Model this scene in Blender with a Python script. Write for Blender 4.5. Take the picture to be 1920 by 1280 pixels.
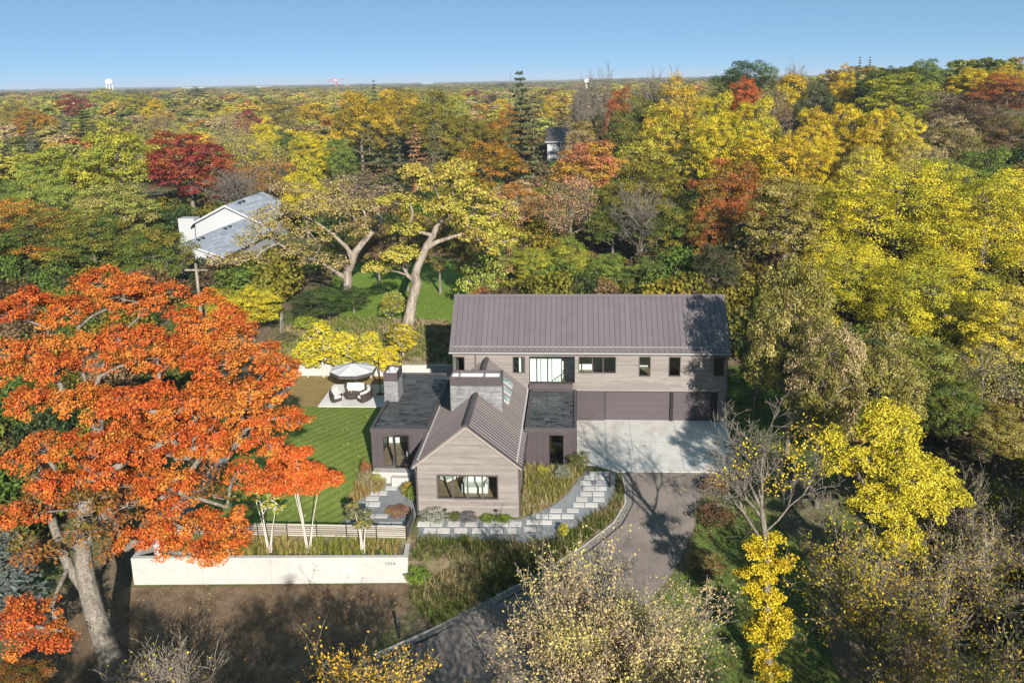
import bpy, math, random
import numpy as np
from mathutils import Vector, Matrix
from mathutils.geometry import delaunay_2d_cdt

for o in list(bpy.data.objects):
    bpy.data.objects.remove(o)
SC = bpy.context.scene
COL = SC.collection
R = math.radians
rng = np.random.default_rng(7)
random.seed(7)

# ------------------------------------------------------------------ camera, sky, sun, exposure
cam_d = bpy.data.cameras.new("camera")
cam = bpy.data.objects.new("camera", cam_d); COL.objects.link(cam)
cam_d.sensor_width = 36.0; cam_d.lens = 1643.2 * 36.0 / 1920.0
cam_d.shift_y = -90.0 / 1920.0
cam_d.clip_start = 0.5; cam_d.clip_end = 60000.0
yaw, pit, rol = R(-4.205), R(13.622), R(-0.993)
f_ = Vector((math.sin(yaw)*math.cos(pit), math.cos(yaw)*math.cos(pit), -math.sin(pit)))
r_ = Vector((math.cos(yaw), -math.sin(yaw), 0)); u_ = r_.cross(f_)
r2 = r_*math.cos(rol) + u_*math.sin(rol); u2 = u_*math.cos(rol) - r_*math.sin(rol)
M = Matrix((r2, u2, -f_)).transposed().to_4x4(); M.translation = Vector((-0.522, -63.319, 25.428))
cam.matrix_world = M
SC.camera = cam
SUN_EL = R(22.8); SUN_AZ = math.atan2(0.325, -0.946)       # towards the sun: behind the camera, to its right
to_sun = Vector((math.sin(SUN_AZ)*math.cos(SUN_EL), math.cos(SUN_AZ)*math.cos(SUN_EL), math.sin(SUN_EL)))
world = bpy.data.worlds.new("World"); SC.world = world; world.use_nodes = True
wn = world.node_tree.nodes; wl = world.node_tree.links
bg = wn["Background"]
sky = wn.new("ShaderNodeTexSky"); sky.sky_type = 'NISHITA'; sky.sun_disc = False
sky.sun_elevation = SUN_EL; sky.sun_rotation = SUN_AZ
sky.altitude = 0; sky.air_density = 0.32; sky.dust_density = 0.0; sky.ozone_density = 4.5
smx = wn.new('ShaderNodeMix'); smx.data_type = 'RGBA'; smx.inputs[0].default_value = 0.5; smx.inputs[7].default_value = (3.0, 5.9, 7.5, 1)   # flat pale blue blended in to even out the sky's gradient
wl.new(sky.outputs[0], smx.inputs[6]); wl.new(smx.outputs[2], bg.inputs[0]); bg.inputs[1].default_value = 0.05
sun_d = bpy.data.lights.new("sun", 'SUN'); sun_d.energy = 5.0; sun_d.angle = R(0.53); sun_d.color = (1.0, 0.945, 0.865)
sun = bpy.data.objects.new("sun", sun_d); COL.objects.link(sun)
sun.rotation_euler = (-to_sun).to_track_quat('-Z', 'Y').to_euler(); sun.location = (30, -90, 60)
SC.view_settings.view_transform = 'Standard'; SC.view_settings.look = 'None'
SC.view_settings.gamma = 1.0; SC.view_settings.use_curve_mapping = False
SC.view_settings.exposure = 0.95
SC.cycles.max_bounces = 6; SC.cycles.diffuse_bounces = 3; SC.cycles.glossy_bounces = 3
SC.cycles.transmission_bounces = 4; SC.cycles.transparent_max_bounces = 12; SC.cycles.volume_bounces = 1
SC.cycles.caustics_reflective = False; SC.cycles.caustics_refractive = False

# ------------------------------------------------------------------ helpers
def tag(o, label=None, cat=None, group=None, kind=None, category=None):
    cat = cat or category
    if label: o["label"] = label
    if cat: o["category"] = cat
    if group: o["group"] = group
    if kind: o["kind"] = kind
    return o

def thing(name, label, cat, loc=(0, 0, 0), rz=0.0, group=None):
    o = bpy.data.objects.new(name, None); COL.objects.link(o)
    o.location = loc; o.rotation_euler = (0, 0, rz); o.empty_display_size = 0.3
    return tag(o, label, cat, group)

class MB:
    """collects shapes; build() links them as ONE mesh object (world coordinates unless local)"""
    def __init__(s): s.v = []; s.f = []; s.c = []
    def add(s, vs, fs, c=0.5):
        n = len(s.v); s.v += [tuple(p) for p in vs]
        for f in fs: s.f.append(tuple(n + i for i in f)); s.c.append(c)
        return s
    def hexa(s, p, c=0.5):      # p: 4 bottom + 4 top, counter-clockwise
        return s.add(p, [(3,2,1,0), (4,5,6,7), (0,1,5,4), (1,2,6,5), (2,3,7,6), (3,0,4,7)], c)
    def box(s, x0, x1, y0, y1, z0, z1, c=0.5):
        return s.hexa([(x0,y0,z0),(x1,y0,z0),(x1,y1,z0),(x0,y1,z0),(x0,y0,z1),(x1,y0,z1),(x1,y1,z1),(x0,y1,z1)], c)
    def prism(s, poly, d, c=0.5):   # planar polygon swept by vector d
        n = len(poly); a = [tuple(p) for p in poly]; b = [tuple(np.add(p, d)) for p in poly]
        fs = [tuple(range(n))[::-1], tuple(range(n, 2*n))] + [(i, (i+1) % n, n+(i+1) % n, n+i) for i in range(n)]
        return s.add(a+b, fs, c)
    def tube(s, pts, rad, n=6, c=0.5, cap=True):
        pts = [Vector(p) for p in pts]; m = len(pts)
        if not hasattr(rad, '__len__'): rad = [rad]*m
        base = len(s.v); ref = None
        for i, p in enumerate(pts):
            t = (pts[min(i+1, m-1)] - pts[max(i-1, 0)])
            t = t.normalized() if t.length > 1e-9 else Vector((0, 0, 1))
            if ref is None: ref = Vector((1, 0, 0)) if abs(t.x) < 0.8 else Vector((0, 1, 0))
            a = (ref - t*ref.dot(t)).normalized(); ref = a; b = t.cross(a)
            for k in range(n):
                an = 2*math.pi*k/n; s.v.append(tuple(p + (a*math.cos(an) + b*math.sin(an))*rad[i]))
        for i in range(m-1):
            for k in range(n):
                s.f.append((base+i*n+k, base+i*n+(k+1) % n, base+(i+1)*n+(k+1) % n, base+(i+1)*n+k)); s.c.append(c)
        if cap:
            s.f.append(tuple(base+k for k in range(n))[::-1]); s.c.append(c)
            s.f.append(tuple(base+(m-1)*n+k for k in range(n))); s.c.append(c)
        return s
    def lathe(s, prof, cx, cy, n=24, c=0.5, a0=0.0, a1=2*math.pi):
        base = len(s.v); full = abs(a1-a0-2*math.pi) < 1e-6; nn = n if full else n+1
        for r, z in prof:
            for k in range(nn):
                an = a0+(a1-a0)*k/n; s.v.append((cx+r*math.cos(an), cy+r*math.sin(an), z))
        for i in range(len(prof)-1):
            for k in range(n if full else n):
                k2 = (k+1) % nn
                s.f.append((base+i*nn+k, base+i*nn+k2, base+(i+1)*nn+k2, base+(i+1)*nn+k)); s.c.append(c)
        return s
    def mesh(s, name, mat, smooth=False):
        me = bpy.data.meshes.new(name); me.from_pydata(s.v, [], s.f); me.update()
        at = me.attributes.new("v", 'FLOAT', 'FACE'); at.data.foreach_set("value", np.array(s.c, dtype=np.float32))
        if smooth: me.polygons.foreach_set("use_smooth", np.ones(len(me.polygons), dtype=bool))
        if mat: me.materials.append(mat)
        return me
    def build(s, name, mat, parent=None, smooth=False, **k):
        return link(name, s.mesh(name, mat, smooth), parent, **k)

def link(name, me, parent=None, loc=None, **k):
    o = bpy.data.objects.new(name, me); COL.objects.link(o)
    if parent is not None:
        o.parent = parent
        if loc is None and parent.type == 'EMPTY': o.location = -Vector(parent.location)
    if loc is not None: o.location = loc
    return tag(o, **k)

def np_mesh(name, verts, faces, mat, attrs=None, smooth=False):
    """fast mesh from arrays; faces (n,3|4); attrs {name: per-face float}"""
    me = bpy.data.meshes.new(name); n, k = faces.shape
    me.vertices.add(len(verts)); me.vertices.foreach_set("co", np.ascontiguousarray(verts, dtype=np.float32).ravel())
    me.loops.add(n*k); me.loops.foreach_set("vertex_index", np.ascontiguousarray(faces, dtype=np.int32).ravel())
    me.polygons.add(n); me.polygons.foreach_set("loop_start", np.arange(0, n*k, k, dtype=np.int32))
    if smooth: me.polygons.foreach_set("use_smooth", np.ones(n, dtype=bool))
    for an, av in (attrs or {}).items():
        at = me.attributes.new(an, 'FLOAT', 'FACE'); at.data.foreach_set("value", np.ascontiguousarray(av, dtype=np.float32))
    if mat: me.materials.append(mat)
    me.update(calc_edges=True); me.validate()
    return me

# ------------------------------------------------------------------ procedural materials
def new_mat(name):
    m = bpy.data.materials.new(name); m.use_nodes = True
    return m, m.node_tree.nodes, m.node_tree.links, m.node_tree.nodes["Principled BSDF"]

def _noise(n, l, scale, detail=4, rough=0.6, coord='Object', vec=None, stretch=None):
    t = n.new("ShaderNodeTexNoise"); t.inputs["Scale"].default_value = scale
    t.inputs["Detail"].default_value = detail; t.inputs["Roughness"].default_value = rough
    c = n.new("ShaderNodeTexCoord") if coord != 'World' else n.new("ShaderNodeNewGeometry")
    src = c.outputs[coord] if coord != 'World' else c.outputs["Position"]
    if stretch:
        mp = n.new("ShaderNodeMapping"); mp.inputs["Scale"].default_value = stretch
        if len(stretch) > 3: mp.inputs["Rotation"].default_value = stretch[3:]
        l.new(src, mp.inputs[0]); src = mp.outputs[0]
    l.new(src, t.inputs["Vector"])
    return t

def ramp(n, l, fac, stops):
    r = n.new("ShaderNodeValToRGB"); e = r.color_ramp.elements
    while len(e) < len(stops): e.new(0.5)
    for el, (p, c) in zip(e, stops): el.position = p; el.color = (*c, 1)
    l.new(fac, r.inputs[0]); return r

def mixc(n, l, fac, a, b, mode='MIX'):
    m = n.new("ShaderNodeMix"); m.data_type = 'RGBA'; m.blend_type = mode
    for i, s in ((0, fac), (6, a), (7, b)):
        if hasattr(s, 'is_linked') or hasattr(s, 'links'): l.new(s, m.inputs[i])
        elif i == 0: m.inputs[0].default_value = s
        else: m.inputs[i].default_value = (*s, 1)
    return m.outputs[2]

def mth(n, l, op, a, b=None):
    m = n.new("ShaderNodeMath"); m.operation = op
    for i, s in enumerate((a, b)):
        if s is None: continue
        if hasattr(s, 'links'): l.new(s, m.inputs[i])
        else: m.inputs[i].default_value = s
    return m.outputs[0]

def bump(n, l, b, h, strength=0.3, dist=0.05):
    bm_ = n.new("ShaderNodeBump"); bm_.inputs["Strength"].default_value = strength; bm_.inputs["Distance"].default_value = dist
    l.new(h, bm_.inputs["Height"]); l.new(bm_.outputs[0], b.inputs["Normal"])

def mat_noise(name, stops, scale=2.0, rough=0.8, detail=5, bumps=0.0, bscale=None, coord='World', stretch=None, spec=0.3, fine=None, metal=0.0, bdist=0.05):
    """base colour from a noise ramp, plus an optional fine second noise"""
    m, n, l, b = new_mat(name)
    t = _noise(n, l, scale, detail, coord=coord, stretch=stretch)
    col = ramp(n, l, t.outputs[0], stops).outputs[0]
    if fine:
        t2 = _noise(n, l, fine[0], 3, coord=coord)
        r2 = ramp(n, l, t2.outputs[0], [(0.35, (fine[1],)*3), (0.65, (fine[2],)*3)])
        col = mixc(n, l, 1.0, col, r2.outputs[0], 'MULTIPLY')
    l.new(col, b.inputs["Base Color"]); b.inputs["Roughness"].default_value = rough
    b.inputs["Specular IOR Level"].default_value = spec; b.inputs["Metallic"].default_value = metal
    if bumps:
        t3 = _noise(n, l, bscale or scale*4, 4, coord=coord); bump(n, l, b, t3.outputs[0], bumps, bdist)
    return m

def mat_v(name, c0, c1, rough=0.7, spec=0.3, nz=None, metal=0.0, noise_amt=(0.8, 1.15), stretch=None, bumps=0.0):
    """colour picked per piece from the face attribute v, with a little noise over it"""
    m, n, l, b = new_mat(name)
    a = n.new("ShaderNodeAttribute"); a.attribute_name = "v"
    col = mixc(n, l, a.outputs["Fac"], c0, c1)
    if nz:
        t = _noise(n, l, nz, 5, coord='World', stretch=stretch)
        r = ramp(n, l, t.outputs[0], [(0.3, (noise_amt[0],)*3), (0.7, (noise_amt[1],)*3)])
        col = mixc(n, l, 1.0, col, r.outputs[0], 'MULTIPLY')
        if bumps: bump(n, l, b, t.outputs[0], bumps, 0.02)
    l.new(col, b.inputs["Base Color"]); b.inputs["Roughness"].default_value = rough
    b.inputs["Specular IOR Level"].default_value = spec; b.inputs["Metallic"].default_value = metal
    return m

MT = {}
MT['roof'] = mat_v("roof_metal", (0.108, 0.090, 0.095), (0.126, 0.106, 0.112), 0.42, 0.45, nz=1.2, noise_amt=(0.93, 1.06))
MT['roof_wing'] = mat_v("roof_metal_wing", (0.062, 0.049, 0.050), (0.075, 0.060, 0.062), 0.42, 0.45, nz=1.2, noise_amt=(0.93, 1.06))  # wing pans darkened in colour to carry the shadows of the ribs
MT['seam'] = mat_v("seam_metal", (0.15, 0.128, 0.126), (0.18, 0.155, 0.152), 0.38, 0.5)  # wing ribs coloured paler than the pans, as if caught by the sun
MT['siding'] = mat_v("wood_siding", (0.185, 0.161, 0.145), (0.240, 0.213, 0.194), 0.75, 0.2, nz=2.2, stretch=(0.6, 0.6, 9), noise_amt=(0.82, 1.15), bumps=0.1)
MT['clad'] = mat_v("dark_metal_cladding", (0.058, 0.047, 0.049), (0.072, 0.059, 0.061), 0.45, 0.4, nz=0.7, noise_amt=(0.9, 1.1))
MT['darkframe'] = mat_v("bronze_frame", (0.075, 0.062, 0.058), (0.095, 0.08, 0.074), 0.4, 0.4)
MT['black'] = mat_v("black_metal", (0.012, 0.012, 0.013), (0.02, 0.02, 0.021), 0.45, 0.4)
MT['whitemetal'] = mat_v("pale_metal", (0.30, 0.29, 0.285), (0.38, 0.365, 0.36), 0.35, 0.5)
MT['stone'] = mat_v("ledge_stone", (0.14, 0.14, 0.142), (0.26, 0.257, 0.254), 0.85, 0.2, nz=3.0, noise_amt=(0.75, 1.2), bumps=0.3)
MT['garage'] = mat_v("garage_door_metal", (0.072, 0.058, 0.060), (0.080, 0.065, 0.067), 0.5, 0.35, nz=0.6, noise_amt=(0.94, 1.05))
MT['concrete'] = mat_noise("concrete", [(0.3, (0.50, 0.475, 0.44)), (0.7, (0.63, 0.595, 0.55))], 0.5, 0.85, fine=(9.0, 0.94, 1.05), bumps=0.05, bscale=30)
def stained(name, c0, c1, stain, s1, s2, thr, rough=.85, bscale=40):
    m, n, l, b = new_mat(name)
    t = _noise(n, l, s1, 6, .6, 'World'); col = ramp(n, l, t.outputs[0], [(.3, c0), (.7, c1)]).outputs[0]
    t2 = _noise(n, l, s2, 8, .72, 'World', stretch=(1, .45, 1)); f = ramp(n, l, t2.outputs[0], [(thr, (0, 0, 0)), (thr+.16, (.75, .75, .75))]).outputs[0]
    col = mixc(n, l, f, col, stain); t3 = _noise(n, l, 30, 3, .7, 'World'); col = mixc(n, l, 1.0, col, ramp(n, l, t3.outputs[0], [(.3, (.86,)*3), (.7, (1.1,)*3)]).outputs[0], 'MULTIPLY')
    l.new(col, b.inputs["Base Color"]); b.inputs["Roughness"].default_value = rough; b.inputs["Specular IOR Level"].default_value = .25; bump(n, l, b, t3.outputs[0], .08, .02); return m
MT['concrete'] = stained("stained_concrete", (.50, .475, .44), (.63, .595, .55), (.40, .37, .33), .5, .55, .50)
MT['wallconc'] = mat_noise("board_concrete", [(0.25, (0.35, 0.338, 0.312)), (0.75, (0.42, 0.405, 0.375))], 0.35, 0.85, fine=(3.0, 0.93, 1.05), stretch=(1, 1, 0.35), bumps=0.04, bscale=20)
MT['paver'] = mat_v("paver_stone", (0.34, 0.325, 0.31), (0.44, 0.42, 0.40), 0.8, 0.25, nz=6.0, noise_amt=(0.92, 1.06))
MT['gravel'] = mat_noise("grey_gravel", [(0.3, (0.10, 0.108, 0.115)), (0.55, (0.185, 0.195, 0.20)), (0.75, (0.29, 0.30, 0.30))], 16.0, 0.9, detail=6, bumps=0.6, bscale=30, fine=(0.7, 0.85, 1.1))
MT['asphalt'] = mat_noise("asphalt", [(0.3, (0.135, 0.112, 0.098)), (0.7, (0.20, 0.168, 0.148))], 0.6, 0.9, fine=(28.0, 0.8, 1.15), bumps=0.15, bscale=50)
MT['asphalt'] = stained('worn_asphalt', (.125, .104, .092), (.195, .163, .143), (.085, .072, .064), .6, .4, .52, .9)
MT['white'] = mat_v("white_paint", (0.74, 0.73, 0.70), (0.80, 0.79, 0.77), 0.6, 0.3)
MT['interior'] = mat_v("interior_white", (0.70, 0.70, 0.66), (0.80, 0.80, 0.77), 0.7, 0.2)
MT['interior_floor'] = mat_v("interior_floor", (0.24, 0.17, 0.10), (0.34, 0.24, 0.15), 0.5, 0.3, nz=3)
MT['fabric'] = mat_v("white_fabric", (0.62, 0.60, 0.57), (0.72, 0.70, 0.67), 0.9, 0.1, nz=5, noise_amt=(0.9, 1.05))
MT['canopy'] = mat_v("parasol_fabric", (0.42, 0.41, 0.41), (0.50, 0.485, 0.48), 0.9, 0.1, nz=4, noise_amt=(0.95, 1.04))
MT['wicker'] = mat_v("dark_wicker", (0.040, 0.030, 0.025), (0.065, 0.05, 0.042), 0.6, 0.3, nz=30, noise_amt=(0.5, 1.4), bumps=0.4)
MT['slat'] = mat_v("weathered_slat", (0.24, 0.205, 0.17), (0.42, 0.375, 0.32), 0.8, 0.2, nz=3, stretch=(1, 1, 8), noise_amt=(0.85, 1.1))
MT['hwhite'] = mat_v("house_white", (0.32, 0.33, 0.335), (0.37, 0.38, 0.385), 0.6, 0.2)
MT['shingle'] = mat_v("grey_shingle", (0.24, 0.26, 0.30), (0.36, 0.38, 0.42), 0.9, 0.15, nz=2.5, noise_amt=(0.75, 1.2))
MT['shingle_brown'] = mat_v("brown_shingle", (0.16, 0.12, 0.10), (0.22, 0.17, 0.145), 0.9, 0.15, nz=1.5)
MT['red'] = mat_v("red_fabric", (0.35, 0.03, 0.03), (0.4, 0.05, 0.04), 0.8, 0.1)
MT['wood'] = mat_v("warm_wood", (0.22, 0.12, 0.06), (0.30, 0.17, 0.09), 0.5, 0.3, nz=4)

def membrane():
    m, n, l, b = new_mat("roof_membrane")
    t = _noise(n, l, 0.9, 6, 0.65, 'World', stretch=(0.8, 1.6, 1))
    base = ramp(n, l, t.outputs[0], [(0.35, (0.045, 0.046, 0.049)), (0.5, (0.062, 0.063, 0.066)), (0.68, (0.105, 0.10, 0.095))]).outputs[0]
    t2 = _noise(n, l, 1.6, 5, 0.6, 'World', stretch=(0.7, 1.5, 1))
    wet = ramp(n, l, t2.outputs[0], [(0.50, (0, 0, 0)), (0.56, (1, 1, 1))]).outputs[0]
    col = mixc(n, l, wet, base, (0.018, 0.019, 0.022))
    t3 = _noise(n, l, 22, 3, 0.6, 'World')
    sp = ramp(n, l, t3.outputs[0], [(0.68, (0, 0, 0)), (0.74, (1, 1, 1))]).outputs[0]
    col = mixc(n, l, sp, col, (0.26, 0.22, 0.17))
    l.new(col, b.inputs["Base Color"])
    rr = ramp(n, l, wet, [(0, (0.75,)*3), (1, (0.12,)*3)]); l.new(rr.outputs[0], b.inputs["Roughness"])
    bump(n, l, b, t.outputs[0], 0.15, 0.1)
    return m
MT['membrane'] = membrane()

def glass(name, tint=(0.80, 0.88, 0.85), refl=0.16):
    m, n, l, b = new_mat(name); out = n["Material Output"]; n.remove(b)
    tr = n.new("ShaderNodeBsdfTransparent"); tr.inputs[0].default_value = (*tint, 1)
    gl = n.new("ShaderNodeBsdfGlossy"); gl.inputs["Roughness"].default_value = 0.02; gl.inputs[0].default_value = (0.9, 0.95, 0.95, 1)
    fr = n.new("ShaderNodeFresnel"); fr.inputs[0].default_value = 1.5
    fac = mth(n, l, 'ADD', fr.outputs[0], refl)
    mx = n.new("ShaderNodeMixShader"); l.new(fac, mx.inputs[0]); l.new(tr.outputs[0], mx.inputs[1]); l.new(gl.outputs[0], mx.inputs[2])
    l.new(mx.outputs[0], out.inputs[0]); return m
MT['glass'] = glass("window_glass", refl=0.03); MT['glass_dark'] = glass("dark_window_glass", (0.25, 0.28, 0.27), 0.10)
MT['skyglass'] = glass("skylight_glass", (0.55, 0.72, 0.66), 0.3)

def grass_mat(name, c0, c1, c2, stripes=False):
    m, n, l, b = new_mat(name)
    t = _noise(n, l, 1.3, 6, 0.65, 'World')
    col = ramp(n, l, t.outputs[0], [(0.3, c0), (0.55, c1), (0.8, c2)]).outputs[0]
    t2 = _noise(n, l, 35, 3, 0.7, 'World')
    col = mixc(n, l, 1.0, col, ramp(n, l, t2.outputs[0], [(0.3, (0.65,)*3), (0.7, (1.3,)*3)]).outputs[0], 'MULTIPLY')
    if stripes:
        g = n.new("ShaderNodeNewGeometry"); mp = n.new("ShaderNodeMapping"); mp.inputs["Rotation"].default_value = (0, 0, R(38))
        l.new(g.outputs["Position"], mp.inputs[0])
        w = n.new("ShaderNodeTexWave"); w.inputs["Scale"].default_value = 0.45; w.inputs["Distortion"].default_value = 0.6
        w.inputs["Detail"].default_value = 1.0; l.new(mp.outputs[0], w.inputs[0])
        col = mixc(n, l, 1.0, col, ramp(n, l, w.outputs[0], [(0.3, (0.88,)*3), (0.7, (1.1,)*3)]).outputs[0], 'MULTIPLY')
    l.new(col, b.inputs["Base Color"]); b.inputs["Roughness"].default_value = 0.85; b.inputs["Specular IOR Level"].default_value = 0.15
    bump(n, l, b, t2.outputs[0], 0.6, 0.06)
    return m
MT['lawn'] = grass_mat("lawn_grass", (0.118, 0.158, 0.028), (0.145, 0.188, 0.035), (0.185, 0.21, 0.05), True)
MT['backlawn'] = grass_mat("back_lawn_grass", (0.10, 0.165, 0.02), (0.14, 0.21, 0.028), (0.19, 0.22, 0.05))
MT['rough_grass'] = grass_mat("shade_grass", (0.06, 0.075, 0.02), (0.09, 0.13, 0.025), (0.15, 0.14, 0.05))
MT['drygrass'] = grass_mat("dry_grass", (0.20, 0.14, 0.055), (0.27, 0.19, 0.075), (0.22, 0.20, 0.06))

def ground_mat():
    m, n, l, b = new_mat("forest_ground")
    t = _noise(n, l, 0.22, 6, 0.65, 'World'); t2 = _noise(n, l, 3.0, 6, 0.7, 'World')
    a = ramp(n, l, t2.outputs[0], [(0.3, (0.075, 0.055, 0.035)), (0.5, (0.13, 0.10, 0.065)), (0.7, (0.21, 0.165, 0.105))]).outputs[0]
    g = ramp(n, l, t2.outputs[0], [(0.3, (0.045, 0.065, 0.018)), (0.6, (0.10, 0.12, 0.03)), (0.8, (0.19, 0.16, 0.06))]).outputs[0]
    col = mixc(n, l, ramp(n, l, t.outputs[0], [(0.45, (0, 0, 0)), (0.6, (1, 1, 1))]).outputs[0], a, g)
    l.new(col, b.inputs["Base Color"]); b.inputs["Roughness"].default_value = 0.95; b.inputs["Specular IOR Level"].default_value = 0.1
    bump(n, l, b, t2.outputs[0], 0.5, 0.2)
    return m
MT['ground'] = ground_mat()
MT['dirt'] = mat_noise("bare_dirt", [(0.3, (0.09, 0.058, 0.036)), (0.55, (0.15, 0.105, 0.066)), (0.75, (0.215, 0.16, 0.108))], 1.1, 0.95, detail=7, fine=(24, 0.7, 1.25), bumps=0.4, bscale=14, spec=0.1)
MT['bank'] = mat_noise("bank_soil", [(0.3, (0.15, 0.115, 0.07)), (0.5, (0.25, 0.19, 0.12)), (0.62, (0.17, 0.18, 0.06)), (0.8, (0.30, 0.24, 0.15))], 0.8, 0.95, detail=7, fine=(14, 0.6, 1.3), bumps=0.6, bscale=10, spec=0.1)
MT['bark'] = mat_noise("grey_bark", [(0.3, (0.10, 0.085, 0.068)), (0.7, (0.24, 0.205, 0.165))], 2.0, 0.9, coord='Object', stretch=(3, 3, 0.6), fine=(12, 0.6, 1.25), bumps=0.6, bscale=8, spec=0.1)
MT['bark_pale'] = mat_noise("pale_oak_bark", [(0.32, (0.13, 0.105, 0.08)), (0.5, (0.27, 0.225, 0.18)), (0.68, (0.37, 0.315, 0.26))], 0.9, 0.9, coord='Object', stretch=(3, 3, 0.6), fine=(9, 0.6, 1.2), bumps=0.8, bscale=6, spec=0.1)
MT['bark_mid'] = mat_noise("oak_bark", [(0.3, (0.13, 0.112, 0.09)), (0.7, (0.25, 0.22, 0.18))], 2.0, 0.9, coord='Object', stretch=(3, 3, 0.6), fine=(9, 0.6, 1.2), bumps=0.8, bscale=6, spec=0.1)
MT['bark_white'] = mat_noise("birch_bark", [(0.3, (0.35, 0.31, 0.27)), (0.7, (0.62, 0.57, 0.50))], 3.0, 0.8, coord='Object', stretch=(2, 2, 4), spec=0.15)

def leaf_mat(name, hue=0.014, val=0.45, transl=0.18):
    """leaf colour = the crown's own object colour mixed towards its second colour clump by clump"""
    m, n, l, b = new_mat(name); out = n["Material Output"]
    oi = n.new("ShaderNodeObjectInfo")
    c2 = n.new("ShaderNodeAttribute"); c2.attribute_type = 'OBJECT'; c2.attribute_name = "color2"
    cl = n.new("ShaderNodeAttribute"); cl.attribute_name = "c"
    lv = n.new("ShaderNodeAttribute"); lv.attribute_name = "v"
    fac = ramp(n, l, cl.outputs["Fac"], [(0.30, (0, 0, 0)), (0.85, (1, 1, 1))]).outputs[0]
    col = mixc(n, l, fac, oi.outputs["Color"], c2.outputs["Color"])
    hs = n.new("ShaderNodeHueSaturation")
    l.new(col, hs.inputs["Color"])
    l.new(mth(n, l, 'ADD', mth(n, l, 'MULTIPLY', lv.outputs["Fac"], 2*hue), 0.5-hue), hs.inputs["Hue"])
    l.new(mth(n, l, 'ADD', mth(n, l, 'MULTIPLY', lv.outputs["Fac"], val), 1.0-val*0.5), hs.inputs["Value"])
    l.new(hs.outputs[0], b.inputs["Base Color"]); b.inputs["Roughness"].default_value = 0.55; b.inputs["Specular IOR Level"].default_value = 0.25
    tr = n.new("ShaderNodeBsdfTranslucent"); l.new(hs.outputs[0], tr.inputs[0])
    mx = n.new("ShaderNodeMixShader"); mx.inputs[0].default_value = transl
    l.new(b.outputs[0], mx.inputs[1]); l.new(tr.outputs[0], mx.inputs[2]); l.new(mx.outputs[0], out.inputs[0])
    return m
MT['leaf'] = leaf_mat("autumn_leaf")
MT['needle'] = leaf_mat("conifer_needle", 0.015, 0.5, 0.12)
MT['blade'] = leaf_mat("grass_blade", 0.03, 0.6, 0.3)
# ------------------------------------------------------------------ terrain
def sstep(t): t = np.clip(t, 0, 1); return t*t*(3-2*t)

def wall_y(x): return -17.3 - 0.8*(-10.35-x)/16.5      # front face of the white garden wall

def terrain(x, y):
    x = np.asarray(x, float); y = np.asarray(y, float)
    base = np.interp(y, [-400, -120, -60, -35, -26, -22, -18, -14.5, -9.0, 9, 12, 20, 40, 100, 300, 1000, 30000],
                     [-16, -11, -7, -5.2, -4.0, -3.2, -2.3, -1.42, -0.06, -0.06, 0.5, 2.2, 3.0, 4.0, 6.0, 7.0, 7.0])
    low = np.interp(y, [-400, -120, -60, -35, -26, -17.5, -5, 10, 20, 40, 100, 300, 1000, 30000],
                    [-16, -11, -7, -5.2, -4.3, -3.45, -1.7, 0.2, 2.0, 3.0, 4.0, 6.0, 7.0, 7.0])
    ter = np.interp(y, [-18, -15.75, -15.55, -12.5, -9, -4, 3, 10.42, 10.62, 14, 20, 40, 100, 300, 1000, 30000],
                    [-1.95, -1.9, -1.46, -1.36, -0.75, -0.35, -0.28, -0.12, 0.80, 1.4, 2.2, 3.0, 4.0, 6.0, 7.0, 7.0])
    wy = wall_y(x)
    # left block: garden terrace behind the wall, lower ground before it
    s = np.clip((y-(wy+0.10))/0.14, 0, 1)
    left = low*(1-s) + ter*s
    l2 = sstep((-25.55-x)/0.3)                       # left of the terrace
    left = left*(1-l2) + low*l2
    bx = np.where(y > wy+0.1, sstep((-10.42-x)/0.14), sstep((-5.0-x)/5.3))
    bx = np.where((y > -13.3) & (y < 10.4), sstep((-10.3-x)/0.3)*0+np.where(x < -10.2, 1.0, 0.0), bx)
    bx = np.where(y >= 10.4, sstep((-9.8-x)/0.2), bx)
    z = base*(1-bx) + left*bx
    # right of the path the bank drops from the house to the drive
    z = z + 13.0*sstep((x-8)/70)*sstep((y-22)/110)*(1-.85*sstep((y-160)/160))
    z = z + 1.2*sstep((x-13)/25)*sstep((y+30)/40)
    # low rolling ground far off
    r = np.hypot(x, y)
    z = z + sstep((r-250)/600)*(2.2*np.sin(x*0.0041+1.3)*np.cos(y*0.0033) )
    z = z + 22.0*sstep((r-4500)/5000)*(0.55+0.45*np.sin(x*0.0011+0.6)*np.sin(x*0.00047+2.0))
    return z

def T(x, y): return float(terrain(x, y))

def axis(dense, coarse):
    a = np.unique(np.round(np.concatenate(dense+coarse), 3)); return a
gx = axis([np.arange(-30, 14, 0.4), np.array([-10.2, -10.3, -10.42, -10.5, -10.56, -10.65, -25.5, -25.6, -25.7, -25.85, -9.8, -9.9, -10.0])],
          [np.geomspace(14, 20000, 70), -np.geomspace(30, 20000, 60)])
gy = axis([np.arange(-30, 13, 0.4), np.arange(-18.3, -17.0, 0.07), np.array([-15.75, -15.55, -15.65, 10.4, 10.42, 10.52, 10.62, -13.3, -13.29])],
          [np.geomspace(13, 26000, 85), -np.geomspace(30, 3000, 26)])
GX, GY = np.meshgrid(gx, gy); GZ = terrain(GX, GY)
nx, ny = len(gx), len(gy)
ii = (np.arange(ny-1)[:, None]*nx + np.arange(nx-1)[None, :]).ravel()
gf = np.stack([ii, ii+1, ii+1+nx, ii+nx], 1)
ground = link("ground", np_mesh("ground", np.stack([GX.ravel(), GY.ravel(), GZ.ravel()], 1), gf, MT['ground'], smooth=True), kind="structure")

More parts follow.
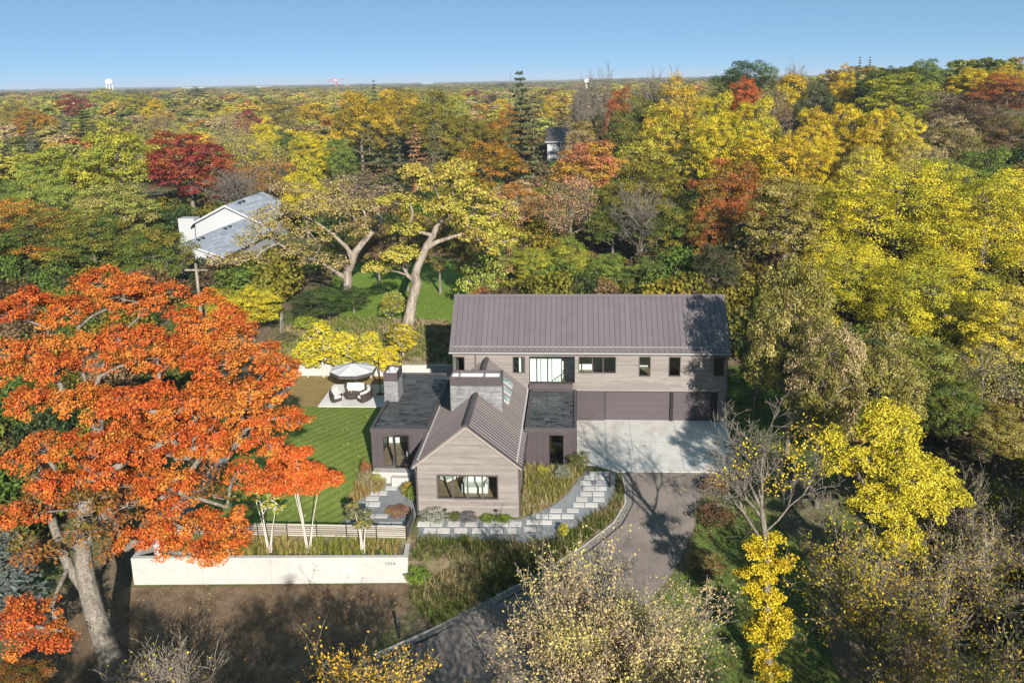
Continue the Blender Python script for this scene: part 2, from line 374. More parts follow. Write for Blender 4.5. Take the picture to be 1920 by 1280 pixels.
def sheet(name, poly, mat, lift=0.03, step=0.7, zf=None, **k):
    """a surface laid over the terrain inside the polygon outline"""
    P = np.array(poly, float); zf = zf or terrain
    edge = []
    for i in range(len(P)):
        a, b = P[i], P[(i+1) % len(P)]; m = max(1, int(np.hypot(*(b-a))/step))
        for t in range(m): edge.append(a+(b-a)*t/m)
    edge = np.array(edge); ne = len(edge)
    x0, y0 = P.min(0); x1, y1 = P.max(0)
    gx_, gy_ = np.meshgrid(np.arange(x0+step/2, x1, step), np.arange(y0+step/2, y1, step))
    q = np.stack([gx_.ravel(), gy_.ravel()], 1)
    d = np.min(np.hypot(q[:, None, 0]-edge[None, :, 0], q[:, None, 1]-edge[None, :, 1]), 1)
    inside = np.zeros(len(q), bool); j = len(edge)-1
    for i in range(len(edge)):
        xi, yi = edge[i]; xj, yj = edge[j]
        c = ((yi > q[:, 1]) != (yj > q[:, 1])) & (q[:, 0] < (xj-xi)*(q[:, 1]-yi)/((yj-yi) if yj != yi else 1e-9)+xi)
        inside ^= c; j = i
    q = q[inside & (d > step*0.35)]
    pts = [Vector(p) for p in np.vstack([edge, q])]
    out = delaunay_2d_cdt(pts, [(i, (i+1) % ne) for i in range(ne)], [list(range(ne))], 1, 1e-5)
    vv = np.array([(p.x, p.y) for p in out[0]]); zz = zf(vv[:, 0], vv[:, 1])+lift
    me = bpy.data.meshes.new(name); me.from_pydata([(a, b, c) for (a, b), c in zip(vv, zz)], [], out[2]); me.materials.append(mat)
    me.polygons.foreach_set("use_smooth", np.ones(len(me.polygons), dtype=bool)); me.update()
    if len(me.polygons) and me.polygons[0].normal.z < 0: me.flip_normals()
    k.setdefault('kind', 'structure')
    return link(name, me, **k)
# ------------------------------------------------------------------ surfaces laid on the ground
flat0 = lambda x, y: np.zeros_like(np.asarray(x, float))
apron_poly = [(-0.36, 0.35), (10.98, 0.35), (10.98, -0.05), (10.3, -8.9), (2.25, -8.95), (1.7, -8.45), (0.9, -8.05), (-0.36, -7.8)]
mb = MB(); n_ = len(apron_poly)
mb.add([(x, y, -0.35) for x, y in apron_poly] + [(x, y, 0.02) for x, y in apron_poly],
       [tuple(range(n_)), tuple(range(n_, 2*n_))[::-1]] + [(i, n_+i, n_+(i+1) % n_, (i+1) % n_) for i in range(n_)])
apron = mb.build("concrete_apron", MT['concrete'], kind="structure")
jm = mat_v("joint_dark", (0.16, 0.15, 0.14), (0.18, 0.17, 0.16), 0.9, 0.1)
for (a, b) in (((3.6, 0.2), (3.55, -8.9)), ((7.0, 0.2), (6.8, -8.9)), ((1.75, -0.0), (1.72, -8.4))):
    j = MB(); j.add([(a[0]-.012, a[1], .0245), (a[0]+.012, a[1], .0245), (b[0]+.012, b[1], .0245), (b[0]-.012, b[1], .0245)], [(0, 3, 2, 1)])
    j.build("joint", jm, apron)
j = MB().add([(-0.3, -4.012, .0248), (10.6, -4.012, .0248), (10.6, -3.988, .0248), (-0.3, -3.988, .0248)], [(0, 1, 2, 3)]); j.build("joint", jm, apron)

drive_l = [(3.05, -8.93), (3.27, -10.5), (3.2, -12.0), (2.4, -13.9), (0.5, -15.96), (-2.27, -18.3), (-4.6, -20.1), (-7.96, -22.0), (-11.07, -23.9), (-14.5, -26.2), (-20, -30.5)]
drive_r = [(-15, -35), (-8.5, -30), (-3.5, -26.5), (0.5, -23.3), (3.2, -20.4), (4.7, -18.3), (5.7, -16.6), (6.75, -14.0), (7.4, -11.7), (8.3, -9.9), (9.6, -8.93)]
drive = sheet("driveway", drive_l + drive_r, MT['asphalt'], 0.05, 0.6)
# steel edging and concrete kerb line along the drive, with a cobble strip between
off = [(2.62, -9.3), (2.75, -10.6), (2.68, -12.0), (1.9, -13.7), (0.1, -15.65), (-2.6, -17.95), (-4.9, -19.7), (-8.1, -21.45), (-11.2, -23.3)]
cob = sheet("cobble_strip", drive_l[:9] + off[::-1], mat_noise("river_cobble", [(0.3, (0.07, 0.066, 0.06)), (0.5, (0.15, 0.135, 0.12)), (0.7, (0.30, 0.27, 0.235))], 9.0, 0.8, detail=3, bumps=0.8, bscale=9), 0.045, 0.35)
k = MB()
for a, b in zip(off[:-1], off[1:]):
    a = np.array(a); b = np.array(b); d = (b-a)/np.hypot(*(b-a)); nrm = np.array([-d[1], d[0]])*0.035
    k.hexa([(*(a-nrm), T(*a)-.1), (*(b-nrm), T(*b)-.1), (*(b+nrm), T(*b)-.1), (*(a+nrm), T(*a)-.1),
            (*(a-nrm), T(*a)+.07), (*(b-nrm), T(*b)+.07), (*(b+nrm), T(*b)+.07), (*(a+nrm), T(*a)+.07)])
kerb = k.build("kerb", MT['wallconc'], kind="structure")
k = MB()
for a, b in zip(drive_l[:9], drive_l[1:9]):
    a = np.array(a); b = np.array(b); d = (b-a)/np.hypot(*(b-a)); nrm = np.array([-d[1], d[0]])*0.02
    k.hexa([(*(a-nrm), T(*a)-.1), (*(b-nrm), T(*b)-.1), (*(b+nrm), T(*b)-.1), (*(a+nrm), T(*a)-.1),
            (*(a-nrm), T(*a)+.09), (*(b-nrm), T(*b)+.09), (*(b+nrm), T(*b)+.09), (*(a+nrm), T(*a)+.09)])
k.build("steel_edging", MT['black'], kind="structure")

path_r = sheet("gravel_path", [(-0.4, -8.95), (2.2, -9.0), (2.15, -9.9), (1.95, -11.3), (1.35, -12.5), (0.2, -13.2), (-0.6, -14.3), (-1.9, -15.2), (-3.5, -15.55), (-6.3, -15.35), (-10.1, -15.25), (-10.2, -13.6), (-4.0, -13.6), (-2.9, -13.0), (-1.75, -12.2), (-0.95, -11.1), (-0.3, -9.9)], MT['gravel'], 0.035, 0.45)
path_l = sheet("gravel_path", [(-12.95, -8.95), (-10.6, -8.95), (-10.6, -15.2), (-14.9, -15.2), (-15.0, -12.9), (-14.9, -10.8), (-14.5, -9.6), (-13.6, -9.2)], MT['gravel'], 0.035, 0.45)
PAV = [(0.46, 1.03, -9.2, 0.33), (1.06, 1.83, -9.18, 0.33), (0.1, 0.8, -9.64, 0.33), (0.83, 1.55, -9.62, 0.33), (-0.17, 0.59, -10.15, 0.34), (0.88, 1.62, -10.12, 0.34), (0.04, 0.79, -10.67, 0.33), (0.82, 1.58, -10.65, 0.33), (-0.15, 0.61, -11.2, 0.33), (0.64, 1.41, -11.18, 0.33), (-0.43, 0.33, -11.71, 0.34), (0.65, 1.42, -11.69, 0.34), (-0.62, 0.13, -12.24, 0.33), (0.15, 0.96, -12.22, 0.33), (-2.09, -1.29, -12.77, 0.32), (-1.02, -0.23, -12.74, 0.32), (-2.91, -2.15, -13.32, 0.34), (-2.12, -1.36, -13.3, 0.34), (-1.33, -0.54, -13.28, 0.34), (-3.51, -2.71, -13.85, 0.32), (-2.69, -1.9, -13.83, 0.32), (-3.67, -2.87, -14.45, 0.34), (-10.28, -9.49, -14.17, 0.38), (-9.46, -8.68, -14.14, 0.38), (-8.4, -7.62, -14.12, 0.38), (-7.31, -6.49, -14.09, 0.38), (-6.18, -5.4, -14.06, 0.38), (-5.37, -4.6, -14.04, 0.38), (-4.57, -3.77, -14.02, 0.38), (-9.8, -9.0, -14.73, 0.39), (-8.97, -8.17, -14.71, 0.39), (-7.92, -7.09, -14.68, 0.39), (-6.8, -5.97, -14.65, 0.39), (-5.66, -4.87, -14.62, 0.39), (-4.84, -4.05, -14.6, 0.39), (-12.7, -12.0, -8.95, 0.36), (-12.86, -12.1, -9.4, 0.36), (-13.15, -12.34, -10.12, 0.36), (-14.03, -13.47, -10.69, 0.38), (-13.44, -12.9, -10.68, 0.38), (-14.19, -13.32, -11.26, 0.38), (-14.65, -13.91, -11.89, 0.40), (-13.88, -13.13, -11.87, 0.40), (-14.21, -13.46, -12.49, 0.40), (-13.99, -13.19, -13.2, 0.40), (-13.17, -12.35, -13.17, 0.40), (-13.61, -13.21, -14.18, 0.40), (-12.76, -11.95, -14.14, 0.40), (-11.93, -11.13, -14.11, 0.40)]
for x0, x1, y, d in PAV:
    x1 -= 0.03; z0, z1 = T((x0+x1)/2, y-d/2), T((x0+x1)/2, y+d/2); c = random.random()
    MB().hexa([(x0, y-d/2, z0-.05), (x1, y-d/2, z0-.05), (x1, y+d/2, z1-.05), (x0, y+d/2, z1-.05),
               (x0, y-d/2, z0+.085), (x1, y-d/2, z0+.085), (x1, y+d/2, z1+.085), (x0, y+d/2, z1+.085)], c).build("paver", MT['paver'], path_r if x0 > -10.3 else path_l)

sheet("lawn", [(-16.2, 3.0), (-14.7, 0), (-14.6, -9.1), (-15.1, -10.9), (-15.15, -13.0), (-15.0, -15.45), (-25.15, -15.45), (-25.15, 3.0)], MT['lawn'], 0.03, 0.6)
sheet("dry_lawn", [(-25.15, 3.06), (-21.6, 3.06), (-21.6, 8.1), (-17, 8.1), (-14.3, 8.1), (-14.3, 10.3), (-25.15, 10.3)], MT['drygrass'], 0.03, 0.6)
m = MB(); m.add([(-21.55, 3.08, -.22), (-14.25, 3.08, -.22), (-14.25, 8.12, -.10), (-21.55, 8.12, -.10), (-21.55, 3.08, -.45), (-14.25, 3.08, -.45), (-14.25, 8.12, -.45), (-21.55, 8.12, -.45)],
                [(0, 1, 2, 3), (4, 5, 1, 0), (5, 6, 2, 1), (6, 7, 3, 2), (7, 4, 0, 3)])
patio = m.build("patio", MT['concrete'], kind="structure")
sheet("back_lawn", [(-24.5, 21.8), (-18, 21.6), (-12, 20.4), (-10, 30), (-12, 42), (-20, 50), (-28, 48), (-30, 40), (-27, 27)], MT['backlawn'], 0.04, 1.5)
sheet("bank", [(-29.5, 10.75), (-9.95, 10.75), (-9.9, 12), (-11, 20.2), (-18, 21.4), (-24.5, 21.6), (-29.5, 19)], MT['bank'], 0.03, 0.7)
sheet("bare_dirt", [(-26.9, -18.35), (-10.5, -17.5), (-9.9, -19.2), (-11.6, -23.3), (-15, -26), (-22, -31), (-30, -32), (-30, -20)], MT['dirt'], 0.035, 0.6)
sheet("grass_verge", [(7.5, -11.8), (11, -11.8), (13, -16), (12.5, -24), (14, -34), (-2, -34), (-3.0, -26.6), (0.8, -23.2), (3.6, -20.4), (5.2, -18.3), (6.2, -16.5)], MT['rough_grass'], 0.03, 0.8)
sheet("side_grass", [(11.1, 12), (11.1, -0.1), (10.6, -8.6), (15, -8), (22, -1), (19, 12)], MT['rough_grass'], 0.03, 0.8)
# ------------------------------------------------------------------ the house
house = thing("house", "modern dark gabled house with grey-brown wood siding, standing-seam metal roofs and stone chimneys", "house", (0, 0, 0))
SL_M = 3.442/3.952; SL_W = 2.802/3.4205
RX, RZ, EZ = -7.195, 5.013, 2.211          # wing ridge x, ridge height, eave height
MXL, MXR, MEY, MEZ, MRY, MRZ = -10.02, 11.065, -0.30, 5.60, 3.652, 9.042

def siding(name, Y, z0, z1, xr, openings, parent, face='-y', course=0.142):
    """overlapping wood boards, course by course, around the openings (x0,x1,z0,z1)"""
    m = MB(); z = z0; first = True
    while z < z1-0.02:
        zt = min(z+course, z1); a0, b0 = xr(z); a1, b1 = xr(zt-.006); zm = (z+zt)/2
        cuts = [(max(a0, o[0]), min(b0, o[1])) for o in openings if o[2] < zm < o[3]]
        segs = [(a0, b0)]
        for c in cuts:
            ns = []
            for s in segs:
                if c[1] <= s[0] or c[0] >= s[1]: ns.append(s); continue
                if c[0] > s[0]: ns.append((s[0], c[0]))
                if c[1] < s[1]: ns.append((c[1], s[1]))
            segs = ns
        for s0, s1 in segs:
            p = s0
            while p < s1-0.01:
                q = p+random.uniform(1.6, 4.2)
                if s1-q < 0.8: q = s1
                q = min(q, s1); d = random.uniform(0.0, 0.007)+0.02
                ta = p if p != a0 else a1
                tb = q if q != b0 else b1
                if tb-ta > 0.02:
                    P = [(p, -d), (q-.004, -d), (q-.004, 0.0), (p, 0.0)]; Q = [(ta, -d), (tb-.004, -d), (tb-.004, 0.0), (ta, 0.0)]
                    w = (lambda x, dd, zz: (x, Y+dd, zz)) if face == '-y' else (lambda x, dd, zz: (Y-dd, x, zz))
                    m.hexa([w(x, dd, z) for x, dd in P] + [w(x, dd, zt-.006) for x, dd in Q], random.random())
                p = q
        z = zt
    return m.build(name, MT['siding'], parent)

def window(parent, Y, x0, x1, z0, z1, n=1, fr=0.06, proud=0.05, mat='darkframe', gl='glass', rec=0.04, label=None, widths=None, name="window"):
    m = MB(); ya, yb = Y-proud, Y+0.08
    m.box(x0, x1, ya, yb, z1-fr, z1); m.box(x0, x1, ya, yb, z0, z0+fr); m.box(x0, x0+fr, ya, yb, z0+fr, z1-fr); m.box(x1-fr, x1, ya, yb, z0+fr, z1-fr)
    w = m.build(name, MT[mat], parent); 
    if label: w["label"] = label
    e = [x0+fr+(x1-x0-2*fr)*i/n for i in range(n+1)] if not widths else [x0+fr+(x1-x0-2*fr)*t for t in widths]
    for i in range(len(e)-1):
        a = e[i]+(0 if i == 0 else fr*.55); b = e[i+1]-(0 if i == len(e)-2 else fr*.55)
        MB().add([(a, Y+rec, z0+fr), (b, Y+rec, z0+fr), (b, Y+rec, z1-fr), (a, Y+rec, z1-fr)], [(0, 1, 2, 3)]).build("pane", MT[gl], w)
        if i: MB().box(e[i]-fr*.55, e[i]+fr*.55, Y-proud*.7, yb, z0+fr, z1-fr).build("mullion", MT[mat], w)
    return w

# --- main two-storey block
WT = 5.63
wins = [(-9.80, -8.88, 3.55, 5.10, 1), (-5.22, -4.26, 3.81, 5.13, 1), (-0.22, 2.60, 3.84, 5.16, 3), (4.30, 5.19, 3.62, 5.18, 1), (6.52, 7.42, 3.62, 5.18, 1), (9.84, 10.66, 3.68, 5.18, 1)]
big = (-3.95, -0.50, 3.08, 5.15)
siding("siding", -0.0, 2.42, WT, lambda z: (-9.77, 10.82), [(w[0], w[1], w[2], w[3]) for w in wins] + [(big[0], big[1], 2.53, big[3])], house)
shell = MB()      # wall core with real openings: columns and bands between them
ops = sorted([(w[0], w[1], w[2], w[3]) for w in wins] + [big]); px_ = -9.75
for o in ops:
    if o[0] > px_: shell.box(px_, o[0], 0.001, 0.16, 2.45, WT)
    shell.box(o[0], o[1], 0.001, 0.16, 2.45, o[2]); shell.box(o[0], o[1], 0.001, 0.16, o[3], WT); px_ = o[1]
shell.box(px_, 10.80, 0.001, 0.16, 2.45, WT)
shell.box(-9.75, -9.6, 0.16, 7.3, -0.2, WT); shell.box(10.65, 10.80, 0.16, 7.3, -0.2, WT); shell.box(-9.6, 10.65, 7.14, 7.3, -0.2, WT)
for xx in (-9.74, 10.64):
    shell.prism([(xx, 0.05, WT), (xx, 7.25, WT), (xx, MRY, MRZ-.32)], (0.15, 0, 0))
shell.build("wall", mat_v("siding_plain", (0.17, 0.14, 0.118), (0.2, 0.17, 0.145), 0.8, 0.2, nz=2.5, stretch=(0.6, 0.6, 9)), house)
for w in wins: window(house, 0.0, w[0], w[1], w[2], w[3], w[4], widths=[0, .36, .66, 1.0] if w[4] == 3 else None, rec=0.06)
window(house, -0.02, big[0], big[1], big[2], big[3], 3, 0.05, 0.04, 'black', widths=[0, .245, .495, 1.0], label="large three-pane stair window with bright white interior")
MB().box(big[0]-.02, -0.66, -0.30, -0.005, 2.53, 3.05, .9).build("window_box", MT['clad'], house)
# upper-floor rooms
room = MB(); room.box(-9.55, 10.6, 0.2, 7.1, 2.40, 2.52, .3)
room.build("upper_floor", MT['interior_floor'], house)
room = MB()
room.box(-4.6, -1.55, 1.05, 1.15, 2.55, 5.60, .6); room.box(-1.5, -0.4, 2.4, 2.5, 2.55, 5.60, .6); room.box(-4.75, -4.62, 0.2, 3.1, 2.55, 5.6, .4); room.box(-0.36, -0.26, 0.2, 3.1, 2.55, 5.6, .4)
room.box(-0.2, 3.4, 4.6, 4.7, 2.55, 5.6, .5); room.box(3.5, 3.6, 0.2, 4.5, 2.55, 5.6, .3); room.box(-9.5, 10.6, 0.3, 7.0, 5.42, 5.5, .8)
room.box(3.7, 10.5, 5.5, 5.6, 2.55, 5.4, .2); room.box(-9.5, -4.8, 4.5, 4.6, 2.55, 5.4, .2)
room.build("interior_wall", MT['interior'], house)
st = MB(); st.tube([(-2.2, 1.0, 2.9), (-0.5, 1.0, 4.15)], 0.03, 6)
for i in range(9):
    t = i/8; st.tube([(-2.2+1.7*t, 1.0, 2.55+.6*t), (-2.2+1.7*t, 1.0, 2.9+1.25*t)], 0.012, 4)
st.build("stair_railing", MT['black'], house)

# --- garage level, recessed under the upper floor
MB().box(-0.34, 1.78, 0.03, 0.2, -0.02, 2.41, .5).build("garage_wall", MT['clad'], house)
MB().box(-0.36, 10.25, -0.02, 0.3, 2.385, 2.419, .1).build("soffit_trim", MT['black'], house)
for x0, x1 in ((1.82, 6.70), (6.95, 9.82)):
    g = MB().box(x0, x1, 0.22, 0.28, 0.0, 2.32, .4).build("garage_door", MT['garage'], house)
    for i in range(4):
        MB().box(x0+.01, x1-.01, 0.17, 0.218, 0.03+.572*i, 0.03+.572*(i+1)-.012, .3+.15*i).build("door_panel", MT['garage'], g)
MB().box(1.80, 6.72, 0.05, 0.16, 2.325, 2.384, .9).build("door_track_cover", MT['whitemetal'] if False else MT['clad'], house)
for x0, x1 in ((6.72, 6.93), (9.84, 10.22)):
    MB().box(x0, x1, 0.02, 0.30, -0.02, 2.383, .2).build("garage_post", MT['black'], house)
siding("pier_siding", 0.0, -0.02, 2.41, lambda z: (10.25, 10.82), [], house)
MB().box(10.27, 10.80, 0.001, 0.6, -0.2, 2.40).build("pier", MT['siding'], house)
MB().box(-9.7, -3.9, 0.01, 0.2, -0.3, 2.42, .3).build("lower_wall", MT['clad'], house)
MB().tube([(-8.1, -0.10, 5.5), (-8.05, -0.07, 5.2), (-8.05, -0.07, 2.9)], 0.045, 8).build("downspout", MT['darkframe'], house)
MB().tube([(10.87, -0.06, 5.5), (10.87, -0.06, 0.05)], 0.045, 8).build("downspout", MT['darkframe'], house)

# --- main roof: one panel per seam bay
def roof_slope(parent, n, w, mesh_panel, place, mat):
    for i in range(n):
        o = link("roof_panel", mesh_panel, parent, loc=place(i))
        if place(i, True) is not None: o.rotation_euler = place(i, True)

LM = math.hypot(MRY-MEY, MRZ-MEZ)
def panel_mesh(width, length, rib_h, rib_w, slope, name, mats, cc):
    """a pan with its standing seam; local x along the ridge, y up the slope"""
    m = MB(); c, s = math.cos(slope), math.sin(slope)
    def L(x, y, z): return (x, y*c-z*s, y*s+z*c)
    def bx(x0, x1, y0, y1, z0, z1): 
        m.hexa([L(x0,y0,z0), L(x1,y0,z0), L(x1,y1,z0), L(x0,y1,z0), L(x0,y0,z1), L(x1,y0,z1), L(x1,y1,z1), L(x0,y1,z1)], cc)
    bx(0, width, 0, length, -0.05, 0.0); k0 = len(m.f)
    bx(width-rib_w, width, 0.0, length, 0.0, rib_h)
    me = m.mesh(name, mats[0]); me.materials.append(mats[1])
    mi = np.zeros(len(me.polygons), dtype=np.int32); mi[k0:] = 1; me.polygons.foreach_set("material_index", mi)
    return me
slopeM = math.atan2(MRZ-MEZ, MRY-MEY); slopeW = math.atan2(RZ-EZ, 3.4205)
under = MB(); under.prism([(MXL+.02, MEY+.05, MEZ-.13), (MXL+.02, MRY, MRZ-.13), (MXL+.02, 2*MRY-MEY-.05, MEZ-.13), (MXL+.02, 2*MRY-MEY-.05, MEZ-.26), (MXL+.02, MRY, MRZ-.30), (MXL+.02, MEY+.05, MEZ-.26)], (MXR-MXL-.04, 0, 0))
mroof = under.build("roof", MT['clad'], house)
pm = [panel_mesh((MXR-MXL)/52, LM-.04, 0.035, 0.022, slopeM, "roof_panel", (MT['roof'], MT['roof_wing']), c) for c in (.15, .35, .5, .65, .85)]
for i in range(52):
    link("roof_panel", random.choice(pm), mroof, loc=(MXL+i*(MXR-MXL)/52, MEY, MEZ-.03))
    o = link("roof_panel", random.choice(pm), mroof, loc=(MXL+(i+1)*(MXR-MXL)/52, 2*MRY-MEY, MEZ-.03)); o.rotation_euler = (0, 0, math.pi)
MB().prism([(MXL-.01, MRY-.22, MRZ-.13), (MXL-.01, MRY, MRZ+.06), (MXL-.01, MRY+.22, MRZ-.13), (MXL-.01, MRY, MRZ-.06)], (MXR-MXL+.02, 0, 0), .7).build("ridge_cap", MT['roof'], mroof)
MB().box(MXL-.02, MXR+.02, MEY-.10, MEY-.015, MEZ-.15, MEZ-.06, .6).build("gutter", MT['whitemetal'], mroof)
ra = MB(); c_, s_ = math.cos(slopeM), math.sin(slopeM)
ya, za = MEY+.42*c_-.09*s_, MEZ+.42*s_+.05*c_
ra.tube([(MXL+.1, ya, za), (MXR-.1, ya, za)], 0.018, 6)
for i in range(1, 52): x = MXL+i*(MXR-MXL)/52; ra.box(x-.02, x+.02, ya-.02, ya+.04, za-.08, za+.02)
ra.build("snow_rail", MT['whitemetal'], mroof)

# --- gabled wing
WX0, WX1, WF = -10.33, -4.02, -13.33
gz = lambda z: ((WX0, WX1) if z < 2.30 else (RX-(RZ-.16-z)/SL_W, RX+(RZ-.16-z)/SL_W))
siding("gable_siding", WF, -1.52, RZ-.2, gz, [(-9.12, -5.25, 0.03, 1.68)], house)
siding("side_siding", WX1, -1.5, 2.32, lambda z: (WF, -7.95), [], house, face='+x')
sh = MB()
for x0, x1, z0, z1 in ((WX0+.02, -9.12, -1.8, 2.3), (-5.25, WX1-.02, -1.8, 2.3), (-9.12, -5.25, -1.8, 0.03), (-9.12, -5.25, 1.68, 2.3)): sh.box(x0, x1, WF+.001, WF+.16, z0, z1)
sh.prism([(WX0+.02, WF+.001, 2.3), (WX1-.02, WF+.001, 2.3), (RX, WF+.001, RZ-.25)], (0, .16, 0))
sh.box(WX0+.02, WX0+.16, WF+.16, -0.0, -1.8, 2.3); sh.box(WX1-.16, WX1-.021, WF+.16, -0.0, -1.8, 2.3)
sh.build("wing_wall", MT['siding'], house)
window(house, WF, -9.12, -5.25, 0.03, 1.68, 4, 0.085, 0.05, label="four-pane living room window under the gable")
MB().box(WX0+.18, WX1-.18, WF+.18, -0.1, -0.35, -0.22, .5).build("living_floor", MT['interior_floor'], house)
iw = MB(); iw.box(WX0+.17, WX1-.17, -7.6, -7.5, -0.2, 2.3, .4); iw.box(WX0+.165, WX0+.18, WF+.2, -7.7, -0.2, 2.3, .2); iw.box(WX0+.2, WX1-.2, WF+.18, -7.6, 2.30, 2.34, .8)
iw.build("living_wall", mat_v("interior_brown", (0.10, 0.08, 0.06), (0.16, 0.13, 0.1), 0.8, 0.2), house)
MB().box(-5.6, -4.3, -10.5, -10.3, -0.2, 2.28, .2).build("fireplace_wall", MT['black'], house)
# wing roof
NW = 33; wl_ = 13.45/NW; LW = math.hypot(3.4205, RZ-EZ)
un = MB(); un.prism([(-10.58, -13.40, EZ-.06), (RX, -13.40, RZ-.10), (-3.81, -13.40, EZ-.06), (-3.81, -13.40, EZ-.14), (RX, -13.40, RZ-.26), (-10.58, -13.40, EZ-.14)], (0, 13.38, 0))
wroof = un.build("wing_roof", MT['clad'], house)
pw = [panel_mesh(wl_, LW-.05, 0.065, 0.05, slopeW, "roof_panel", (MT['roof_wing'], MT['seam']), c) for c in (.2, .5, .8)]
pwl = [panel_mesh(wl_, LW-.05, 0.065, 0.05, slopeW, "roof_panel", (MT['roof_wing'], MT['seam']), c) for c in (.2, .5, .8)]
CHX0, CHX1, CHY0, CHY1 = -8.88, -5.43, -7.75, -6.35
for i in range(NW):
    y0 = -13.45+i*wl_
    o = link("roof_panel", random.choice(pw), wroof, loc=(-3.774, y0, EZ)); o.rotation_euler = (0, 0, math.pi/2)
    o = link("roof_panel", random.choice(pwl), wroof, loc=(-10.615, y0+wl_, EZ)); o.rotation_euler = (0, 0, -math.pi/2)
MB().prism([(RX-.2, -13.47, RZ-.12), (RX-.17, -13.47, RZ-.0), (RX, -13.47, RZ+.11), (RX+.17, -13.47, RZ-.0), (RX+.2, -13.47, RZ-.12)], (0, 13.45, 0), .4).build("ridge_cap", MT['clad'], wroof)
fb = MB()      # pale fascia boards along the gable
for sx in (-1, 1):
    fb.prism([(RX, -13.462, RZ-.07), (RX+sx*3.42, -13.462, EZ-.03), (RX+sx*3.42, -13.462, EZ-.17), (RX, -13.462, RZ-.25)], (0, .05, 0), .9)
fb.build("fascia", mat_v("fascia_wood", (0.22, 0.19, 0.16), (0.27, 0.235, 0.2), 0.7, 0.2), wroof)
for xe, sx in ((-3.774, 1), (-10.615, -1)):
    MB().box(*sorted((xe+sx*.01, xe+sx*.12)), -13.40, -0.1 if sx < 0 else -0.35, EZ-.14, EZ-.03, .3).build("gutter", MT['clad'], wroof)
    g = MB(); xx = xe-sx*.32; zz = EZ+.32*SL_W+.11
    g.tube([(xx, -13.3, zz), (xx, -0.3, zz)], .02, 6)
    for i in range(NW): g.box(xx-.06, xx+.06, -13.45+(i+.80)*wl_, -13.45+(i+1.0)*wl_, zz-.09, zz+.05)
    g.build("snow_rail", MT['whitemetal'], wroof)
MB().tube([(-3.88, -13.25, EZ-.1), (-3.95, -13.28, 1.9), (-3.95, -13.28, -1.45)], .045, 8).build("downspout", MT['darkframe'], house)
MB().tube([(-10.5, -13.25, EZ-.1), (-10.41, -13.28, 1.8), (-10.41, -13.28, -1.45)], .045, 8).build("downspout", MT['darkframe'], house)
# skylights on the right slope, behind the big chimney
for yc_ in (-1.9, -3.5, -5.1):
    L2 = lambda s, y, h: (RX+s*math.cos(slopeW)+h*math.sin(slopeW), y, RZ-s*math.sin(slopeW)+h*math.cos(slopeW))
    f = MB(); s0, s1, y0, y1 = 1.45, 2.62, yc_-.42, yc_+.42
    f.hexa([L2(s0,y0,-.02), L2(s1,y0,-.02), L2(s1,y1,-.02), L2(s0,y1,-.02), L2(s0,y0,.14), L2(s1,y0,.14), L2(s1,y1,.14), L2(s0,y1,.14)], .5)
    sk = f.build("skylight", MT['whitemetal'], wroof)
    MB().add([L2(s0+.05,y0+.05,.15), L2(s1-.05,y0+.05,.15), L2(s1-.05,y1-.05,.15), L2(s0+.05,y1-.05,.15)], [(0, 1, 2, 3)]).build("pane", mat_v("skylight_pane", (0.22, 0.33, 0.29), (0.26, 0.37, 0.33), 0.06, 0.9), sk)

# --- stone chimneys
def stones(x0, x1, y0, y1, z0, z1, parent, zmin=None):
    """thin ledge stones laid in courses on all four faces, each stone with its own colour and depth"""
    m = MB(); z = z0
    while z < z1-.02:
        h = random.choice((.06, .075, .09)); zt = min(z+h, z1)
        for face in range(4):
            a, b = (x0, x1) if face in (0, 2) else (y0, y1); p = a
            while p < b-.01:
                q = min(b, p+random.uniform(.25, .8)); d = random.uniform(.0, .018); c = min(1, max(0, random.gauss(.55, .2)))
                if b-q < .12: q = b
                g = .006
                if face == 0: m.box(p+g, q-g, y0-.02-d, y0+.03, z+g, zt-g, c)
                elif face == 2: m.box(p+g, q-g, y1-.03, y1+.02+d, z+g, zt-g, c)
                elif face == 1: m.box(x1-.03, x1+.02+d, p+g, q-g, z+g, zt-g, c)
                else: m.box(x0-.02-d, x0+.03, p+g, q-g, z+g, zt-g, c)
                p = q
        z = zt
    o = m.build("ledge_stone", MT['stone'], parent, kind="stuff"); return o
def chimney(x0, x1, y0, y1, z0, zs, zc, label, seams):
    ch = MB().box(x0+.01, x1-.01, y0+.01, y1-.01, z0, zs, .1).build("chimney", MT['stone'], house); ch["label"] = label
    stones(x0, x1, y0, y1, z0, zs, ch)
    cap = MB(); t = .05; e = .03
    for bx in ((x0-e, x1+e, y0-e, y0-e+t), (x0-e, x1+e, y1+e-t, y1+e), (x0-e, x0-e+t, y0-e+t, y1+e-t), (x1+e-t, x1+e, y0-e+t, y1+e-t)): cap.box(*bx, zs+.003, zc, .8)
    for sx in seams: cap.box(sx-.02, sx+.02, y0-e-.012, y0-e-.001, zs+.01, zc-.01, .0)
    cap.build("chimney_cap", MT['clad'], ch)
    MB().box(x0-e+t, x1+e-t, y0-e+t, y1+e-t, zc-.28, zc-.22, .9).build("cap_pan", MT['white'], ch)
    return ch
c1 = chimney(CHX0, CHX1, CHY0, CHY1, 2.6, 5.52, 6.16, "wide grey stone chimney with dark metal cap on the gable ridge", [-7.15])
for xx in (-8.3, -6.6): MB().box(xx, xx+.04, CHY0+.03, CHY1-.03, 5.93, 6.12, .2).build("cap_brace", MT['whitemetal'], c1)
c2 = chimney(-14.40, -13.43, -3.5, -1.7, -0.3, 4.30, 4.95, "slim grey stone chimney with round flue beside the patio", [])
fl = MB().lathe([(.26, 4.75), (.26, 5.02), (.22, 5.02), (.22, 4.76)], -13.95, -2.5, 20); fl.build("flue", MT['whitemetal'], c2, smooth=True)

